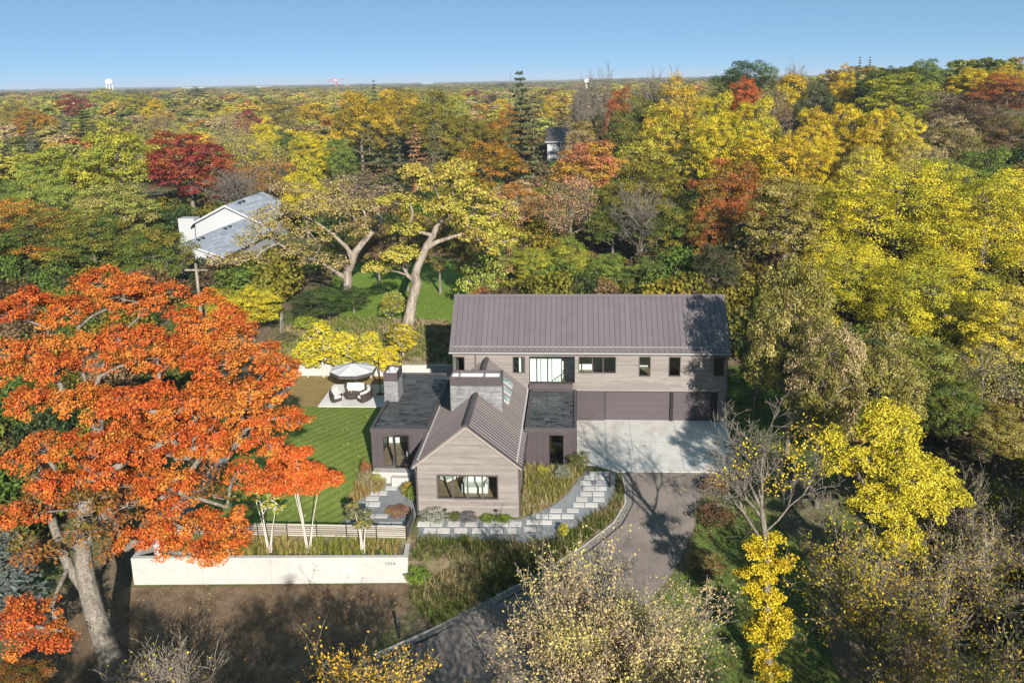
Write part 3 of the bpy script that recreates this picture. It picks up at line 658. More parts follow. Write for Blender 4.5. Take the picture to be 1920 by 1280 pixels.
# --- flat-roofed dark metal boxes
def metal_box(x0, x1, y0, y1, z0, z1, openings, par=.10):
    """vertical metal cladding boards with a parapet and a membrane roof"""
    core = MB(); p = x0+.03
    ops = sorted(openings); cur = x0+.03
    for o in ops:
        core.box(cur, o[0], y0+.002, y0+.15, z0, z1-.02); core.box(o[0], o[1], y0+.002, y0+.15, z0, o[2]); core.box(o[0], o[1], y0+.002, y0+.15, o[3], z1-.02); cur = o[1]
    core.box(cur, x1-.03, y0+.002, y0+.15, z0, z1-.02)
    core.box(x0+.03, x0+.16, y0+.15, y1, z0, z1-.02); core.box(x1-.16, x1-.03, y0+.15, y1, z0, z1-.02); core.box(x0+.16, x1-.16, y1-.15, y1, z0, z1-.02)
    w = core.build("metal_wall", MT['clad'], house)
    x = x0
    while x < x1-.05:
        xe = min(x+.40, x1); zs = [(z0, z1-.30)]
        for o in openings:
            if o[0]-.02 < (x+xe)/2 < o[1]+.02: zs = [(z0, o[2]), (o[3], z1-.30)]
        for a, b in zs:
            if b-a > .05: MB().box(x+.006, xe-.006, y0-.022-random.random()*.004, y0, a, b, random.random()).build("cladding_board", MT['clad'], w)
        x = xe
    sd = MB(); y = y0                       # side boards joined: seen edge-on
    while y < y1-.05:
        ye = min(y+.40, y1); sd.box(x0-.0, x0+.028, y+.006, ye-.006, z0, z1-.30, random.random()); sd.box(x1-.028, x1, y+.006, ye-.006, z0, z1-.30, random.random()); y = ye
    sd.build("side_cladding", MT['clad'], w)
    fs = MB(); t = .16
    fs.box(x0-.03, x1+.03, y0-.04, y0+t, z1-.298, z1, .9); fs.box(x0-.03, x0+t, y0+t, y1, z1-.298, z1, .9); fs.box(x1-t, x1+.03, y0+t, y1, z1-.298, z1, .9); fs.box(x0+t, x1-t, y1-.1, y1, z1-.298, z1, .9)
    fs.build("parapet", MT['clad'], w)
    MB().box(x0+t, x1-t, y0+t, y1-.1, z1-.2, z1-par, .5).build("flat_roof", MT['membrane'], w)
    return w
b1 = metal_box(-14.25, -10.35, -8.85, 2.7, -0.35, 2.86, [(-13.50, -12.74, 0.12, 2.30), (-12.70, -11.66, 0.02, 2.40)])
window(house, -8.85, -13.50, -12.74, 0.12, 2.30, 1, .05, .02, gl='glass')
d = window(house, -8.85, -12.70, -11.66, 0.02, 2.40, 1, .09, .05, mat='black', gl='glass', label="glazed door of the left metal box", name="door")
MB().box(-11.84, -11.80, -8.97, -8.91, 0.9, 1.25).build("handle", MT['whitemetal'], d)
MB().box(-14.0, -10.4, -4.6, -4.5, -0.3, 2.6, .4).build("hall_wall", MT['interior'], house)
MB().box(-14.05, -10.4, -8.6, 2.5, -.32, -.01, .6).build("hall_floor", MT['interior_floor'], house)
b2 = metal_box(-3.86, -0.40, -7.92, -0.33, -0.35, 2.64, [(-2.24, -1.26, -0.06, 2.13)])
window(house, -7.92, -2.24, -1.26, -0.06, 2.13, 1, .05, .03, mat='black', gl='glass_dark')
MB().box(-3.6, -0.7, -5.6, -5.5, -0.3, 2.4, .1).build("entry_wall", MT['wood'], house)
# pale step in front of the left box; grate and low wall in front of the right one
MB().box(-14.1, -10.8, -9.55, -8.9, -0.9, -0.02, .7).build("entry_step", MT['wallconc'], house)
MB().box(-12.75, -11.5, -9.95, -9.56, -1.2, -0.22, .7).build("entry_step", MT['wallconc'], house)
lw = MB().box(-3.95, -0.55, -8.85, -8.62, -0.9, -0.08, .7).build("planter_wall", MT['wallconc'], house)
gr = MB().box(-3.95, -0.75, -8.61, -7.99, -0.16, -0.12, .2).build("window_grate", MT['black'], house)
for i in range(26):
    x = -3.9+i*.12; MB().hexa([(x, -8.60, -.118), (x+.035, -8.60, -.118), (x+.105, -8.0, -.118), (x+.07, -8.0, -.118), (x, -8.60, -.06), (x+.035, -8.60, -.06), (x+.105, -8.0, -.06), (x+.07, -8.0, -.06)], .5).build("grate_bar", MT['whitemetal'] if i % 1 else MT['darkframe'], gr)
# ------------------------------------------------------------------ garden walls, fence, furniture
A = np.array([-10.35, -17.3]); B = np.array([-26.85, -18.1]); dv = (B-A)/np.hypot(*(B-A)); nv = np.array([dv[1], -dv[0]])   # nv points back
if nv[1] < 0: nv = -nv
def wall_seg(m, a, b, th, z0, z1, z0b=None, side=None):
    n = np.array(side)*th
    m.hexa([(*a, z0), (*b, z0), (*(b+n), z0), (*(a+n), z0), (*a, z1), (*b, z1), (*(b+n), z1), (*(a+n), z1)] if np.cross(b-a, n) > 0 else
           [(*b, z0), (*a, z0), (*(a+n), z0), (*(b+n), z0), (*b, z1), (*a, z1), (*(a+n), z1), (*(b+n), z1)])
m = MB(); wall_seg(m, A, B, .30, -4.2, -1.75, side=nv)
front = m.build("front_face", MT['wallconc'])
gw = thing("garden_wall", "long white concrete garden wall with the number 5504, below the planter", "wall", (A[0], A[1], -3.4))
front.parent = gw; front.location = -Vector(gw.location)
m = MB(); wall_seg(m, A+nv*.301, np.array([-10.75, -13.42]), .28, -3.6, -1.752, side=(-1, 0)); m.build("return_wall", MT['wallconc'], gw)
m = MB(); wall_seg(m, B+nv*.301, np.array([-26.7, -13.0]), .28, -4.0, -1.752, side=(1, 0)); m.build("return_wall", MT['wallconc'], gw)
jt = MB()
for t in (4.1, 8.2, 12.3):
    p = A+dv*t; q = p+dv*.015; e = -nv*.004
    jt.add([(*(p+e), -4.0), (*(q+e), -4.0), (*(q+e), -1.76), (*(p+e), -1.76)], [(0, 1, 2, 3)])
jt.build("wall_joint", jm, gw)
fc = bpy.data.curves.new("house_number", 'FONT'); fc.body = "5504"; fc.size = 0.25; fc.extrude = 0.012; fc.space_character = 1.25; fc.align_x = 'CENTER'
fo = bpy.data.objects.new("house_number", fc); COL.objects.link(fo)
pn = A+dv*1.05-nv*.016; ang = math.atan2(-dv[1], -dv[0])
fo.parent = gw; fo.location = Vector((pn[0], pn[1], -2.24))-Vector(gw.location); fo.rotation_euler = (math.pi/2, 0, ang); fc.materials.append(MT['darkframe'])

rw = thing("retaining_wall", "pale concrete retaining wall at the foot of the planted bank behind the patio", "wall", (-18, 10.55, -.1))
for i in range(5): MB().box(-26.0+i*3.25, -26.0+(i+1)*3.25-.012, 10.36+.002*(i % 2), 10.66, -.5, .93, .5).build("wall_panel", MT['wallconc'], rw)
sw = thing("retaining_wall", "low pale concrete wall along the lawn edge, partly under the orange oak", "wall", (-25.4, -4, -.6))
ys = np.linspace(-17.6, 10.3, 9)
for i in range(8): MB().box(-25.62, -25.22, ys[i], ys[i+1]-.012, -3.4, -.18+.002*(i % 2), .5).build("wall_panel", MT['wallconc'], sw)

# slatted fence on the terrace edge
fn = thing("slat_fence", "low fence of weathered horizontal slats above the white garden wall", "fence", (-18, -15.6, -1.5))
px_list = [-10.72, -12.55, -14.4, -16.25, -18.1, -19.95, -21.8, -23.65, -25.1]
for x in px_list: MB().box(x-.03, x+.03, -15.63, -15.57, -1.95, -.62).build("post", MT['black'], fn)
for a, b in zip(px_list[:-1], px_list[1:]):
    for i in range(6):
        z = -1.42+i*.138
        MB().box(b+.035, a-.035, -15.665, -15.635, z, z+.088, random.random()).build("slat", MT['slat'], fn)
fr = thing("slat_fence", "short dark fence return climbing from the slat fence to the gable corner", "fence", (-10.7, -14.5, -1.4))
for y, dz in ((-15.5, 0), (-14.45, 0), (-13.45, 0)): MB().box(-10.75, -10.69, y-.03, y+.03, -1.9, -.58).build("post", MT['black'], fr)
for i in range(6):
    z = -1.42+i*.138; MB().box(-10.685, -10.655, -15.5, -13.42, z, z+.088, .1).build("slat", MT['darkframe'], fr)

# patio furniture
TC = (-19.2, 5.0)
def arc_seg(m, r0, r1, a0, a1, z0, z1, n=10, c=.5):
    for i in range(n):
        t0, t1 = a0+(a1-a0)*i/n, a0+(a1-a0)*(i+1)/n
        p = [(r0*math.cos(t0), r0*math.sin(t0)), (r1*math.cos(t0), r1*math.sin(t0)), (r1*math.cos(t1), r1*math.sin(t1)), (r0*math.cos(t1), r0*math.sin(t1))]
        m.hexa([(TC[0]+x, TC[1]+y, z0) for x, y in p]+[(TC[0]+x, TC[1]+y, z1) for x, y in p], c)
    return m
zp = -.20
def sofa(label, a0, a1):
    am = (a0+a1)/2; s = thing("curved_sofa", label, "sofa", (TC[0]+1.35*math.cos(am), TC[1]+1.35*math.sin(am), zp))
    arc_seg(MB(), .95, 1.78, a0, a1, zp+.04, zp+.30).build("base", MT['wicker'], s)
    arc_seg(MB(), 1.62, 1.80, a0, a1, zp+.302, zp+.72).build("backrest", MT['wicker'], s)
    arc_seg(MB(), 1.0, 1.60, a0+.05, a1-.05, zp+.304, zp+.46, c=.7).build("seat_cushion", MT['fabric'], s)
    for k in range(3):
        b0 = a0+.06+(a1-a0-.12)*k/3; b1 = a0+.06+(a1-a0-.12)*(k+1)/3-.03
        arc_seg(MB(), 1.40, 1.615, b0, b1, zp+.464, zp+.84, 5, c=.4+.2*k).build("back_cushion", MT['fabric'], s)
    return s
sofa("left curved wicker sofa with white cushions on the patio", R(155), R(228))
sofa("middle curved wicker sofa with white cushions under the parasol", R(58), R(122))
sofa("right curved wicker sofa with white cushions beside the parasol pole", R(-48), R(25))
tb = thing("fire_table", "round dark wicker table between the three curved sofas", "table", (*TC, zp))
MB().lathe([(.48, zp), (.56, zp+.06), (.60, zp+.38), (.60, zp+.40)], *TC, 24).build("base", MT['wicker'], tb, smooth=True)
MB().lathe([(.0, zp+.44), (.14, zp+.44), (.64, zp+.45), (.66, zp+.43), (.66, zp+.405), (.58, zp+.402)], *TC, 28).build("table_top", mat_v("slate_top", (0.05, 0.047, 0.045), (0.06, 0.056, 0.054), 0.5, 0.4), tb, smooth=False)
MB().lathe([(.05, zp+.45), (.06, zp+.62), (.03, zp+.66)], TC[0]+.02, TC[1], 10).build("lantern", MT['wood'], tb)
pr = thing("parasol", "large grey cantilever parasol over the curved sofas", "parasol", (-16.95, 5.9, zp))
cc = (-19.0, 5.3); apex = 2.75; rim = 2.22; RR = 1.95
cn = MB()
for k in range(8):
    a0, a1 = R(22.5+45*k), R(22.5+45*(k+1))
    p0 = (cc[0]+RR*math.cos(a0), cc[1]+RR*math.sin(a0)); p1 = (cc[0]+RR*math.cos(a1), cc[1]+RR*math.sin(a1)); mdp = ((p0[0]+p1[0])/2, (p0[1]+p1[1])/2)
    mdp = (cc[0]+(mdp[0]-cc[0])*.97, cc[1]+(mdp[1]-cc[1])*.97)
    for s, q in ((0, p0), (1, p1)):
        aa, bb = (q, mdp) if s == 0 else (mdp, q)
        cn.add([(cc[0], cc[1], apex), (aa[0], aa[1], rim+(.03 if s == 0 else 0)), (bb[0], bb[1], rim+(0 if s == 0 else .03))], [(0, 1, 2)], .3+.09*k)
cano = cn.build("canopy", MT['canopy'], pr)
va = MB()
for k in range(8):
    a0, a1 = R(22.5+45*k), R(22.5+45*(k+1)); f = RR*1.0
    p0 = (cc[0]+f*math.cos(a0), cc[1]+f*math.sin(a0)); p1 = (cc[0]+f*math.cos(a1), cc[1]+f*math.sin(a1)); q0 = (cc[0]+f*.99*math.cos(a0), cc[1]+f*.99*math.sin(a0)); q1 = (cc[0]+f*.99*math.cos(a1), cc[1]+f*.99*math.sin(a1))
    va.hexa([(*p0, rim-.26), (*p1, rim-.26), (*q1, rim-.26), (*q0, rim-.26), (*p0, rim+.0), (*p1, rim+.0), (*q1, rim+.0), (*q0, rim+.0)])
va.build("shade_skirt", MT['clad'], cano)  # skirt coloured dark to stand for the canopy's shaded underside
for k in range(8):
    a0 = R(22.5+45*k); MB().tube([(cc[0], cc[1], apex-.06), (cc[0]+RR*.98*math.cos(a0), cc[1]+RR*.98*math.sin(a0), rim-.02)], .02, 5).build("rib", MT['black'], pr)
MB().tube([(-16.95, 5.9, zp), (-16.95, 5.9, 3.05)], .05, 8).build("pole", MT['black'], pr)
MB().tube([(-16.95, 5.9, 1.2), (-17.1, 5.85, 2.2), (-17.4, 5.75, 3.0), (cc[0], cc[1], apex+.18)], .04, 8).build("arm", MT['black'], pr)
MB().lathe([(.02, apex-.1), (.06, apex-.02), (.06, apex+.16), (.0, apex+.2)], *cc, 10).build("hub", MT['black'], pr)
MB().lathe([(.0, zp+.10), (.30, zp+.10), (.38, zp+.04), (.38, zp)], -16.95, 5.9, 16).build("base", MT['black'], pr)
bx = thing("storage_box", "dark lidded storage box on the patio behind the parasol pole", "box", (-16.3, 7.3, -.15))
MB().box(-16.9, -15.3, 6.9, 7.7, -.14, .52, .5).build("body", MT['wicker'], bx); MB().box(-16.94, -15.26, 6.86, 7.74, .523, .60, .7).build("lid", MT['wicker'], bx)
gl_ = thing("grill", "low dark grill standing by the slim chimney on the patio", "grill", (-15.1, 4.3, -.2))
MB().box(-15.5, -14.7, 4.0, 4.6, .25, .45, .5).build("body", MT['black'], gl_)
for dx in (-.32, .32):
    for dy in (-.22, .22): MB().box(-15.1+dx-.03, -15.1+dx+.03, 4.3+dy-.03, 4.3+dy+.03, -.21, .248).build("leg", MT['black'], gl_)

# lights and posts
def path_light(x, y, h, label):
    z = T(x, y); p = thing("path_light", label, "garden light", (x, y, z), group="black garden lights")
    MB().tube([(x, y, z-.1), (x, y, z+h)], .025, 6).build("post", MT['black'], p)
    MB().lathe([(.0, z+h+.09), (.10, z+h+.05), (.11, z+h), (.03, z+h-.01)], x, y, 12).build("head", MT['black'], p)
path_light(-8.57, -13.8, .75, "black garden light between the silver and purple plants under the gable window")
path_light(-5.36, -13.8, .75, "black garden light in the green leaves right of the gable window")
def bollard(x, y, h, label):
    z = T(x, y); b = thing("bollard", label, "bollard", (x, y, z), group="black bollards beside the drive")
    MB().box(x-.07, x+.07, y-.07, y+.07, z-.1, z+h-.12).build("post", MT['black'], b)
    MB().box(x-.075, x+.075, y-.075, y+.075, z+h-.118, z+h).build("cap", MT['darkframe'], b)
bollard(-2.24, -17.37, 1.05, "black bollard in the rough grass right of the white wall")
bollard(-10.06, -21.94, 1.15, "black bollard at the bare dirt beside the lower drive")
bollard(1.75, -10.4, .95, "rusty-dark bollard at the upper path beside the kerb")
pf = thing("board_fence", "short grey weathered board fence beside the yellow-green bush", "fence", (-28.9, 18.0, 1.4))
for i in range(7):
    y = 16.6+i*.42; z = T(-28.9, y); MB().box(-28.95-.12*i, -28.90-.12*i, y, y+.39, z-.1, z+1.65+.06*(i % 2), random.random()).build("board", MT['slat'], pf)
for z in (.5, 1.3): MB().hexa([(-28.89, 16.6, 1.3+z), (-28.84, 16.6, 1.3+z), (-29.56, 19.5, 1.6+z), (-29.61, 19.5, 1.6+z), (-28.89, 16.6, 1.4+z), (-28.84, 16.6, 1.4+z), (-29.56, 19.5, 1.7+z), (-29.61, 19.5, 1.7+z)]).build("rail", MT['slat'], pf)
up = thing("utility_pole", "grey wooden utility pole seen through the top of the orange oak", "pole", (-36, 15, T(-36, 15)))
zb = T(-36, 15); MB().tube([(-36, 15, zb-.3), (-36, 15, zb+8.2)], [.17, .12], 8).build("shaft", MT['bark_pale'], up)
MB().box(-37.1, -34.9, 14.93, 15.05, zb+7.5, zb+7.63).build("crossarm", MT['bark_pale'], up)
# furniture seen through the gable window
for x, y, w, lab in ((-6.9, -11.6, 1.3, "white sofa nearest the gable window inside the house"), (-7.6, -9.4, 1.5, "white sofa at the back of the room behind the gable window")):
    s = thing("sofa", lab, "sofa", (x, y, -.22))
    MB().box(x-w/2, x+w/2, y-.42, y+.42, -.20, .20, .5).build("seat", MT['fabric'], s)
    MB().box(x-w/2, x+w/2, y+.43, y+.62, -.20, .62, .7).build("backrest", MT['fabric'], s)
    for sx in (-1, 1): MB().box(*sorted((x+sx*(w/2+.003), x+sx*(w/2+.18))), y-.42, y+.62, -.20, .42, .6).build("armrest", MT['fabric'], s)
ct = thing("coffee_table", "low brown wooden table between the sofas behind the gable window", "table", (-7.4, -10.4, -.22))
MB().box(-8.0, -6.8, -10.65, -10.15, .12, .18).build("table_top", MT['wood'], ct)
for sx in (-.55, .55):
    for sy in (-.2, .2): MB().box(-7.4+sx-.03, -7.4+sx+.03, -10.4+sy-.03, -10.4+sy+.03, -.22, .119).build("leg", MT['wood'], ct)
dc = thing("armchair", "white armchair at the left end of the gable window", "armchair", (-8.9, -10.2, -.22), R(-40))
for nm, b_ in (("seat", (-.38, .38, -.38, .38, .12, .30)), ("backrest", (-.38, .38, .30, .42, .302, .85))): link(nm, MB().box(*b_).mesh(nm, MT['fabric']), dc, loc=(0, 0, 0))
for sx in (-.33, .33):
    for sy in (-.33, .33): link("leg", MB().box(sx-.03, sx+.03, sy-.03, sy+.03, 0, .119).mesh("leg", MT['wood']), dc, loc=(0, 0, 0))
# ------------------------------------------------------------------ trees: builders
def prisms(a, b, ra, rb):
    """three-sided twigs from points a to points b"""
    a = np.asarray(a, float); b = np.asarray(b, float); n = len(a)
    ra = np.broadcast_to(ra, (n,)); rb = np.broadcast_to(rb, (n,))
    t = b-a; t = t/np.maximum(np.linalg.norm(t, axis=1, keepdims=True), 1e-6)
    ref = np.where(np.abs(t[:, 2:3]) < .8, np.array([[0, 0, 1.]]), np.array([[1., 0, 0]]))
    u = np.cross(t, ref); u /= np.linalg.norm(u, axis=1, keepdims=True); w = np.cross(t, u)
    V = np.zeros((n, 6, 3))
    for k in range(3):
        an = 2*math.pi*k/3; d = u*math.cos(an)+w*math.sin(an)
        V[:, k] = a+d*ra[:, None]; V[:, 3+k] = b+d*rb[:, None]
    F = np.array([(0, 1, 4, 3), (1, 2, 5, 4), (2, 0, 3, 5)])[None]+6*np.arange(n)[:, None, None]
    return V.reshape(-1, 3), F.reshape(-1, 4)

def leaf_quads(pos, nrm, size, rg, aspect=.62, fold=.16):
    n = len(pos); nrm = nrm/np.maximum(np.linalg.norm(nrm, axis=1, keepdims=True), 1e-6)
    r = rg.normal(size=(n, 3)); t = r-nrm*np.sum(r*nrm, 1, keepdims=True); t /= np.maximum(np.linalg.norm(t, axis=1, keepdims=True), 1e-6)
    b = np.cross(nrm, t); s = (size*rg.uniform(.65, 1.35, n))[:, None]
    V = np.stack([pos+t*s*.5, pos+b*s*.5*aspect+nrm*s*fold, pos-t*s*.5, pos-b*s*.5*aspect+nrm*s*fold], 1)
    return V.reshape(-1, 3), np.arange(4*n).reshape(-1, 4)

def join(parts):
    V = []; F = []; o = 0
    for v, f in parts: V.append(v); F.append(f+o); o += len(v)
    return np.vstack(V), np.vstack(F)

def mb_arrays(m):
    f = np.array([q for q in m.f if len(q) == 4], dtype=int); return np.array(m.v), f

def curve(p0, p1, p2, n=6):
    t = np.linspace(0, 1, n)[:, None]; return (1-t)**2*p0+2*t*(1-t)*p1+t*t*p2

def crown_lobes(rg, R_, z0, z1, n, lr=(.30, .46), flat=1.0, fill=.75, shape=1.0, core=0):
    """lobe centres spread through an ellipsoid; returns centres, radii"""
    i = np.arange(n)+.5; ph = math.pi*(1+5**.5)*i+rg.uniform(0, 6); cz = 1-1.75*i/n
    r = np.sqrt(np.maximum(0, 1-cz**2)); rad = fill*rg.uniform(.62, 1.08, n)
    # a few lobes inside
    C = np.stack([r*np.cos(ph), r*np.sin(ph), cz], 1)*rad[:, None]
    zc, hz = (z0+z1)/2, (z1-z0)/2
    C = C*np.array([R_, R_, hz])+np.array([0, 0, zc])
    w = np.clip((C[:, 2]-z0)/(z1-z0), 0, 1); C[:, :2] *= (1-(1-shape)*w)[:, None]
    L = R_*rg.uniform(*lr, n)
    if core:                                            # shaded inner mass behind the outer lobes
        d = rg.normal(size=(core, 3)); d /= np.linalg.norm(d, axis=1, keepdims=True); d *= rg.uniform(.15, .5, core)[:, None]
        K = d*np.array([R_, R_, hz])+np.array([0, 0, zc]); C = np.vstack([C, K]); L = np.concatenate([L, R_*rg.uniform(.24, .34, core)])
    return C, L

def foliage(rg, C, L, per_lobe, per_cl, leaf, flat=.8, cl_r=.42, up=.5, out=.6, jit=.55, thin=1.0, inner=.2, mid=None, aspect=.62):
    """leaf clusters on the lobes' shells, leaves scattered in each cluster"""
    n = len(C); cnt = np.maximum(4, (per_lobe*(L/np.mean(L))**2)).astype(int)
    li = np.repeat(np.arange(n), cnt); m = len(li)
    d = rg.normal(size=(m, 3)); d /= np.linalg.norm(d, axis=1, keepdims=True)
    d[:, 2] = np.where(d[:, 2] < -.35, -d[:, 2]*.6, d[:, 2])
    cp = C[li]+d*(L[li]*rg.uniform(.72, 1.05, m))[:, None]*np.array([1, 1, flat])
    # drop most clusters buried in another lobe
    dist = np.linalg.norm((cp[:, None]-C[None])/np.array([1, 1, flat]), axis=2)/L[None]; dist[np.arange(m), li] = 9
    keep = (dist.min(1) > .82) | (rg.random(m) < inner); keep &= rg.random(m) < thin
    cp, d, li = cp[keep], d[keep], li[keep]; m = len(cp)
    lob_c = rg.random(n); cc = np.clip(.62*lob_c[li]+.38*rg.random(m), 0, 1)
    k = rg.poisson(per_cl, m)+2; ci = np.repeat(np.arange(m), k); q = len(ci)
    g = rg.normal(size=(q, 3)); g /= np.maximum(1, np.linalg.norm(g, axis=1, keepdims=True)/1.7)
    rr = cl_r*np.mean(L)
    pos = cp[ci]+g*np.array([rr, rr, rr*.55])*.62
    nr = d[ci]*out+np.array([0, 0, up])+rg.normal(size=(q, 3))*jit
    V, F = leaf_quads(pos, nr, leaf, rg, aspect)
    return V, F, cc[ci], rg.random(q), cp, li

def skeleton(rg, ends, trunk_pts, r0, start=.3, tip=.03, expo=.5, wig=.10, sag=.12, seeds=()):
    """branches grown from the trunk to the lobe centres, each joining the nearest wood; radii by the load carried"""
    tp = np.array(trunk_pts, float); k = len(tp); P = [p for p in tp]; par = [-1]+list(range(k-1)); j0 = max(1, int(k*start))
    for pts in seeds:
        prev = int(np.argmin(np.linalg.norm(tp-pts[0], axis=1)))
        for q in pts[1:]: P.append(np.array(q, float)); par.append(prev); prev = len(P)-1
    order = np.argsort([min(np.linalg.norm(e-t) for t in tp[j0:]) for e in ends])
    for i in order:
        e = ends[i]; A = np.array(P[j0:]); d = np.linalg.norm(A-e, axis=1); up = np.maximum(0, A[:, 2]-e[2]+.25*np.hypot(*(A[:, :2]-e[:2]).T))
        j = int(np.argmin(d+.9*up))+j0; s = P[j]; ln = np.linalg.norm(e-s)
        if ln < .25: continue
        n = int(np.clip(ln/.9, 2, 6)); mid = (s+e)/2+rg.normal(size=3)*wig*ln; mid[2] += sag*ln*(1 if e[2]-s[2] < .5*ln else -.5)
        cv = curve(s, mid, e, n+1)[1:]; prev = j
        for q in cv: P.append(q+rg.normal(size=3)*.035*ln*.5); par.append(prev); prev = len(P)-1
    n = len(P); load = np.ones(n); 
    for i in range(n-1, k-1, -1): load[par[i]] += load[i]
    for i in range(k-1, 0, -1): load[i-1] = max(load[i-1], load[i])
    rad = np.array([max(tip, tip*load[i]**expo) for i in range(n)]); cap = r0*.62; rad[k:] = np.minimum(rad[k:], cap)
    rad[:k] = np.linspace(1, .45, k)*r0; rad[0] *= 1.3
    return np.array(P), np.array(par), rad

def tubes(P, par, rad, sides=6):
    i = np.arange(1, len(P)); i = i[par[i] >= 0]; a = P[par[i]]; b = P[i]; ra = np.minimum(rad[par[i]], rad[i]*1.5); rb = rad[i]; n = len(i)
    t = b-a; t = t/np.maximum(np.linalg.norm(t, axis=1, keepdims=True), 1e-6); ref = np.where(np.abs(t[:, 2:3]) < .8, np.array([[0, 0, 1.]]), np.array([[1., 0, 0]]))
    u = np.cross(t, ref); u /= np.linalg.norm(u, axis=1, keepdims=True); w = np.cross(t, u); V = np.zeros((n, 2*sides, 3)); b = b+t*(rb*.35)[:, None]; a = a-t*(ra*.2)[:, None]
    for k in range(sides):
        an = 2*math.pi*k/sides; d = u*math.cos(an)+w*math.sin(an); V[:, k] = a+d*ra[:, None]; V[:, sides+k] = b+d*rb[:, None]
    F = np.array([(k, (k+1) % sides, sides+(k+1) % sides, sides+k) for k in range(sides)])[None]+2*sides*np.arange(n)[:, None, None]
    return V.reshape(-1, 3), F.reshape(-1, 4)

def limbs(rg, C, L, trunk_pts, r0, cp=None, li=None, twigs=3, twig_r=.018, tip=.03, start=.3, seeds=()):
    """trunk and branches to every lobe, twigs to some clusters"""
    tp = np.array(trunk_pts, float); m = MB(); rr = np.linspace(1, .45, len(tp))*r0; rr[0] *= 1.3
    m.tube([tuple(p) for p in tp], list(rr), 9, cap=False)
    P, par, rad = skeleton(rg, C, tp, r0, start, tip, seeds=seeds); k = len(tp); sel = np.concatenate([[True]*k, np.ones(len(P)-k, bool)])
    pr = par.copy(); pr[:k] = -1
    parts = [mb_arrays(m), tubes(P, pr, rad, 5)]
    if cp is not None and twigs > 0:
        sel = rg.permutation(len(cp))[:int(twigs*len(C))]
        a = C[li[sel]]+rg.normal(size=(len(sel), 3))*L[li[sel]][:, None]*.15; b = cp[sel]; mid = (a+b)/2+rg.normal(size=a.shape)*.12
        for x, y, r1, r2 in ((a, mid, twig_r*1.8, twig_r*1.2), (mid, b, twig_r*1.2, twig_r*.5)): parts.append(prisms(x, y, r1, r2))
    return join(parts)

def trunk_line(rg, h, lean=(0, 0), wob=.25, n=8):
    t = np.linspace(0, 1, n); p = np.zeros((n, 3)); p[:, 2] = h*t
    p[:, 0] = lean[0]*t+np.cumsum(rg.normal(size=n))*wob*.15*t; p[:, 1] = lean[1]*t+np.cumsum(rg.normal(size=n))*wob*.15*t
    p[0, :2] = 0; return p

def tree_meshes(nm, seed, H, R_, cb=.28, nl=20, per_lobe=26, per_cl=20, leaf=.34, flat=.8, r0=.3, bark='bark', twigs=4, thin=1.0, shape=.8, lr=(.30, .46), cl_r=.42, up=.5, mat='leaf', lean=(0, 0), fill=.75, inner=.2, twig_r=.018, wob=.25, trunk=None, C=None, L=None, jit=.55, core=0):
    rg = np.random.default_rng(seed)
    if C is None: C, L = crown_lobes(rg, R_, H*cb, H*.97, nl, lr, fill=fill, shape=shape, core=core); C[:, :2] += np.array(lean)*.8
    V, F, c, v, cp, li = foliage(rg, C, L, per_lobe, per_cl, leaf, flat, cl_r, up, thin=thin, inner=inner, jit=jit)
    crown = np_mesh(nm+"_crown", V, F, MT[mat], {"c": c, "v": v})
    tl = trunk if trunk is not None else trunk_line(rg, H*.72, lean, wob)
    tv, tf = limbs(rg, C, L, tl, r0, cp, li, twigs, twig_r=twig_r)
    tr = np_mesh(nm+"_trunk", tv, tf, MT[bark], smooth=True)
    return tr, crown

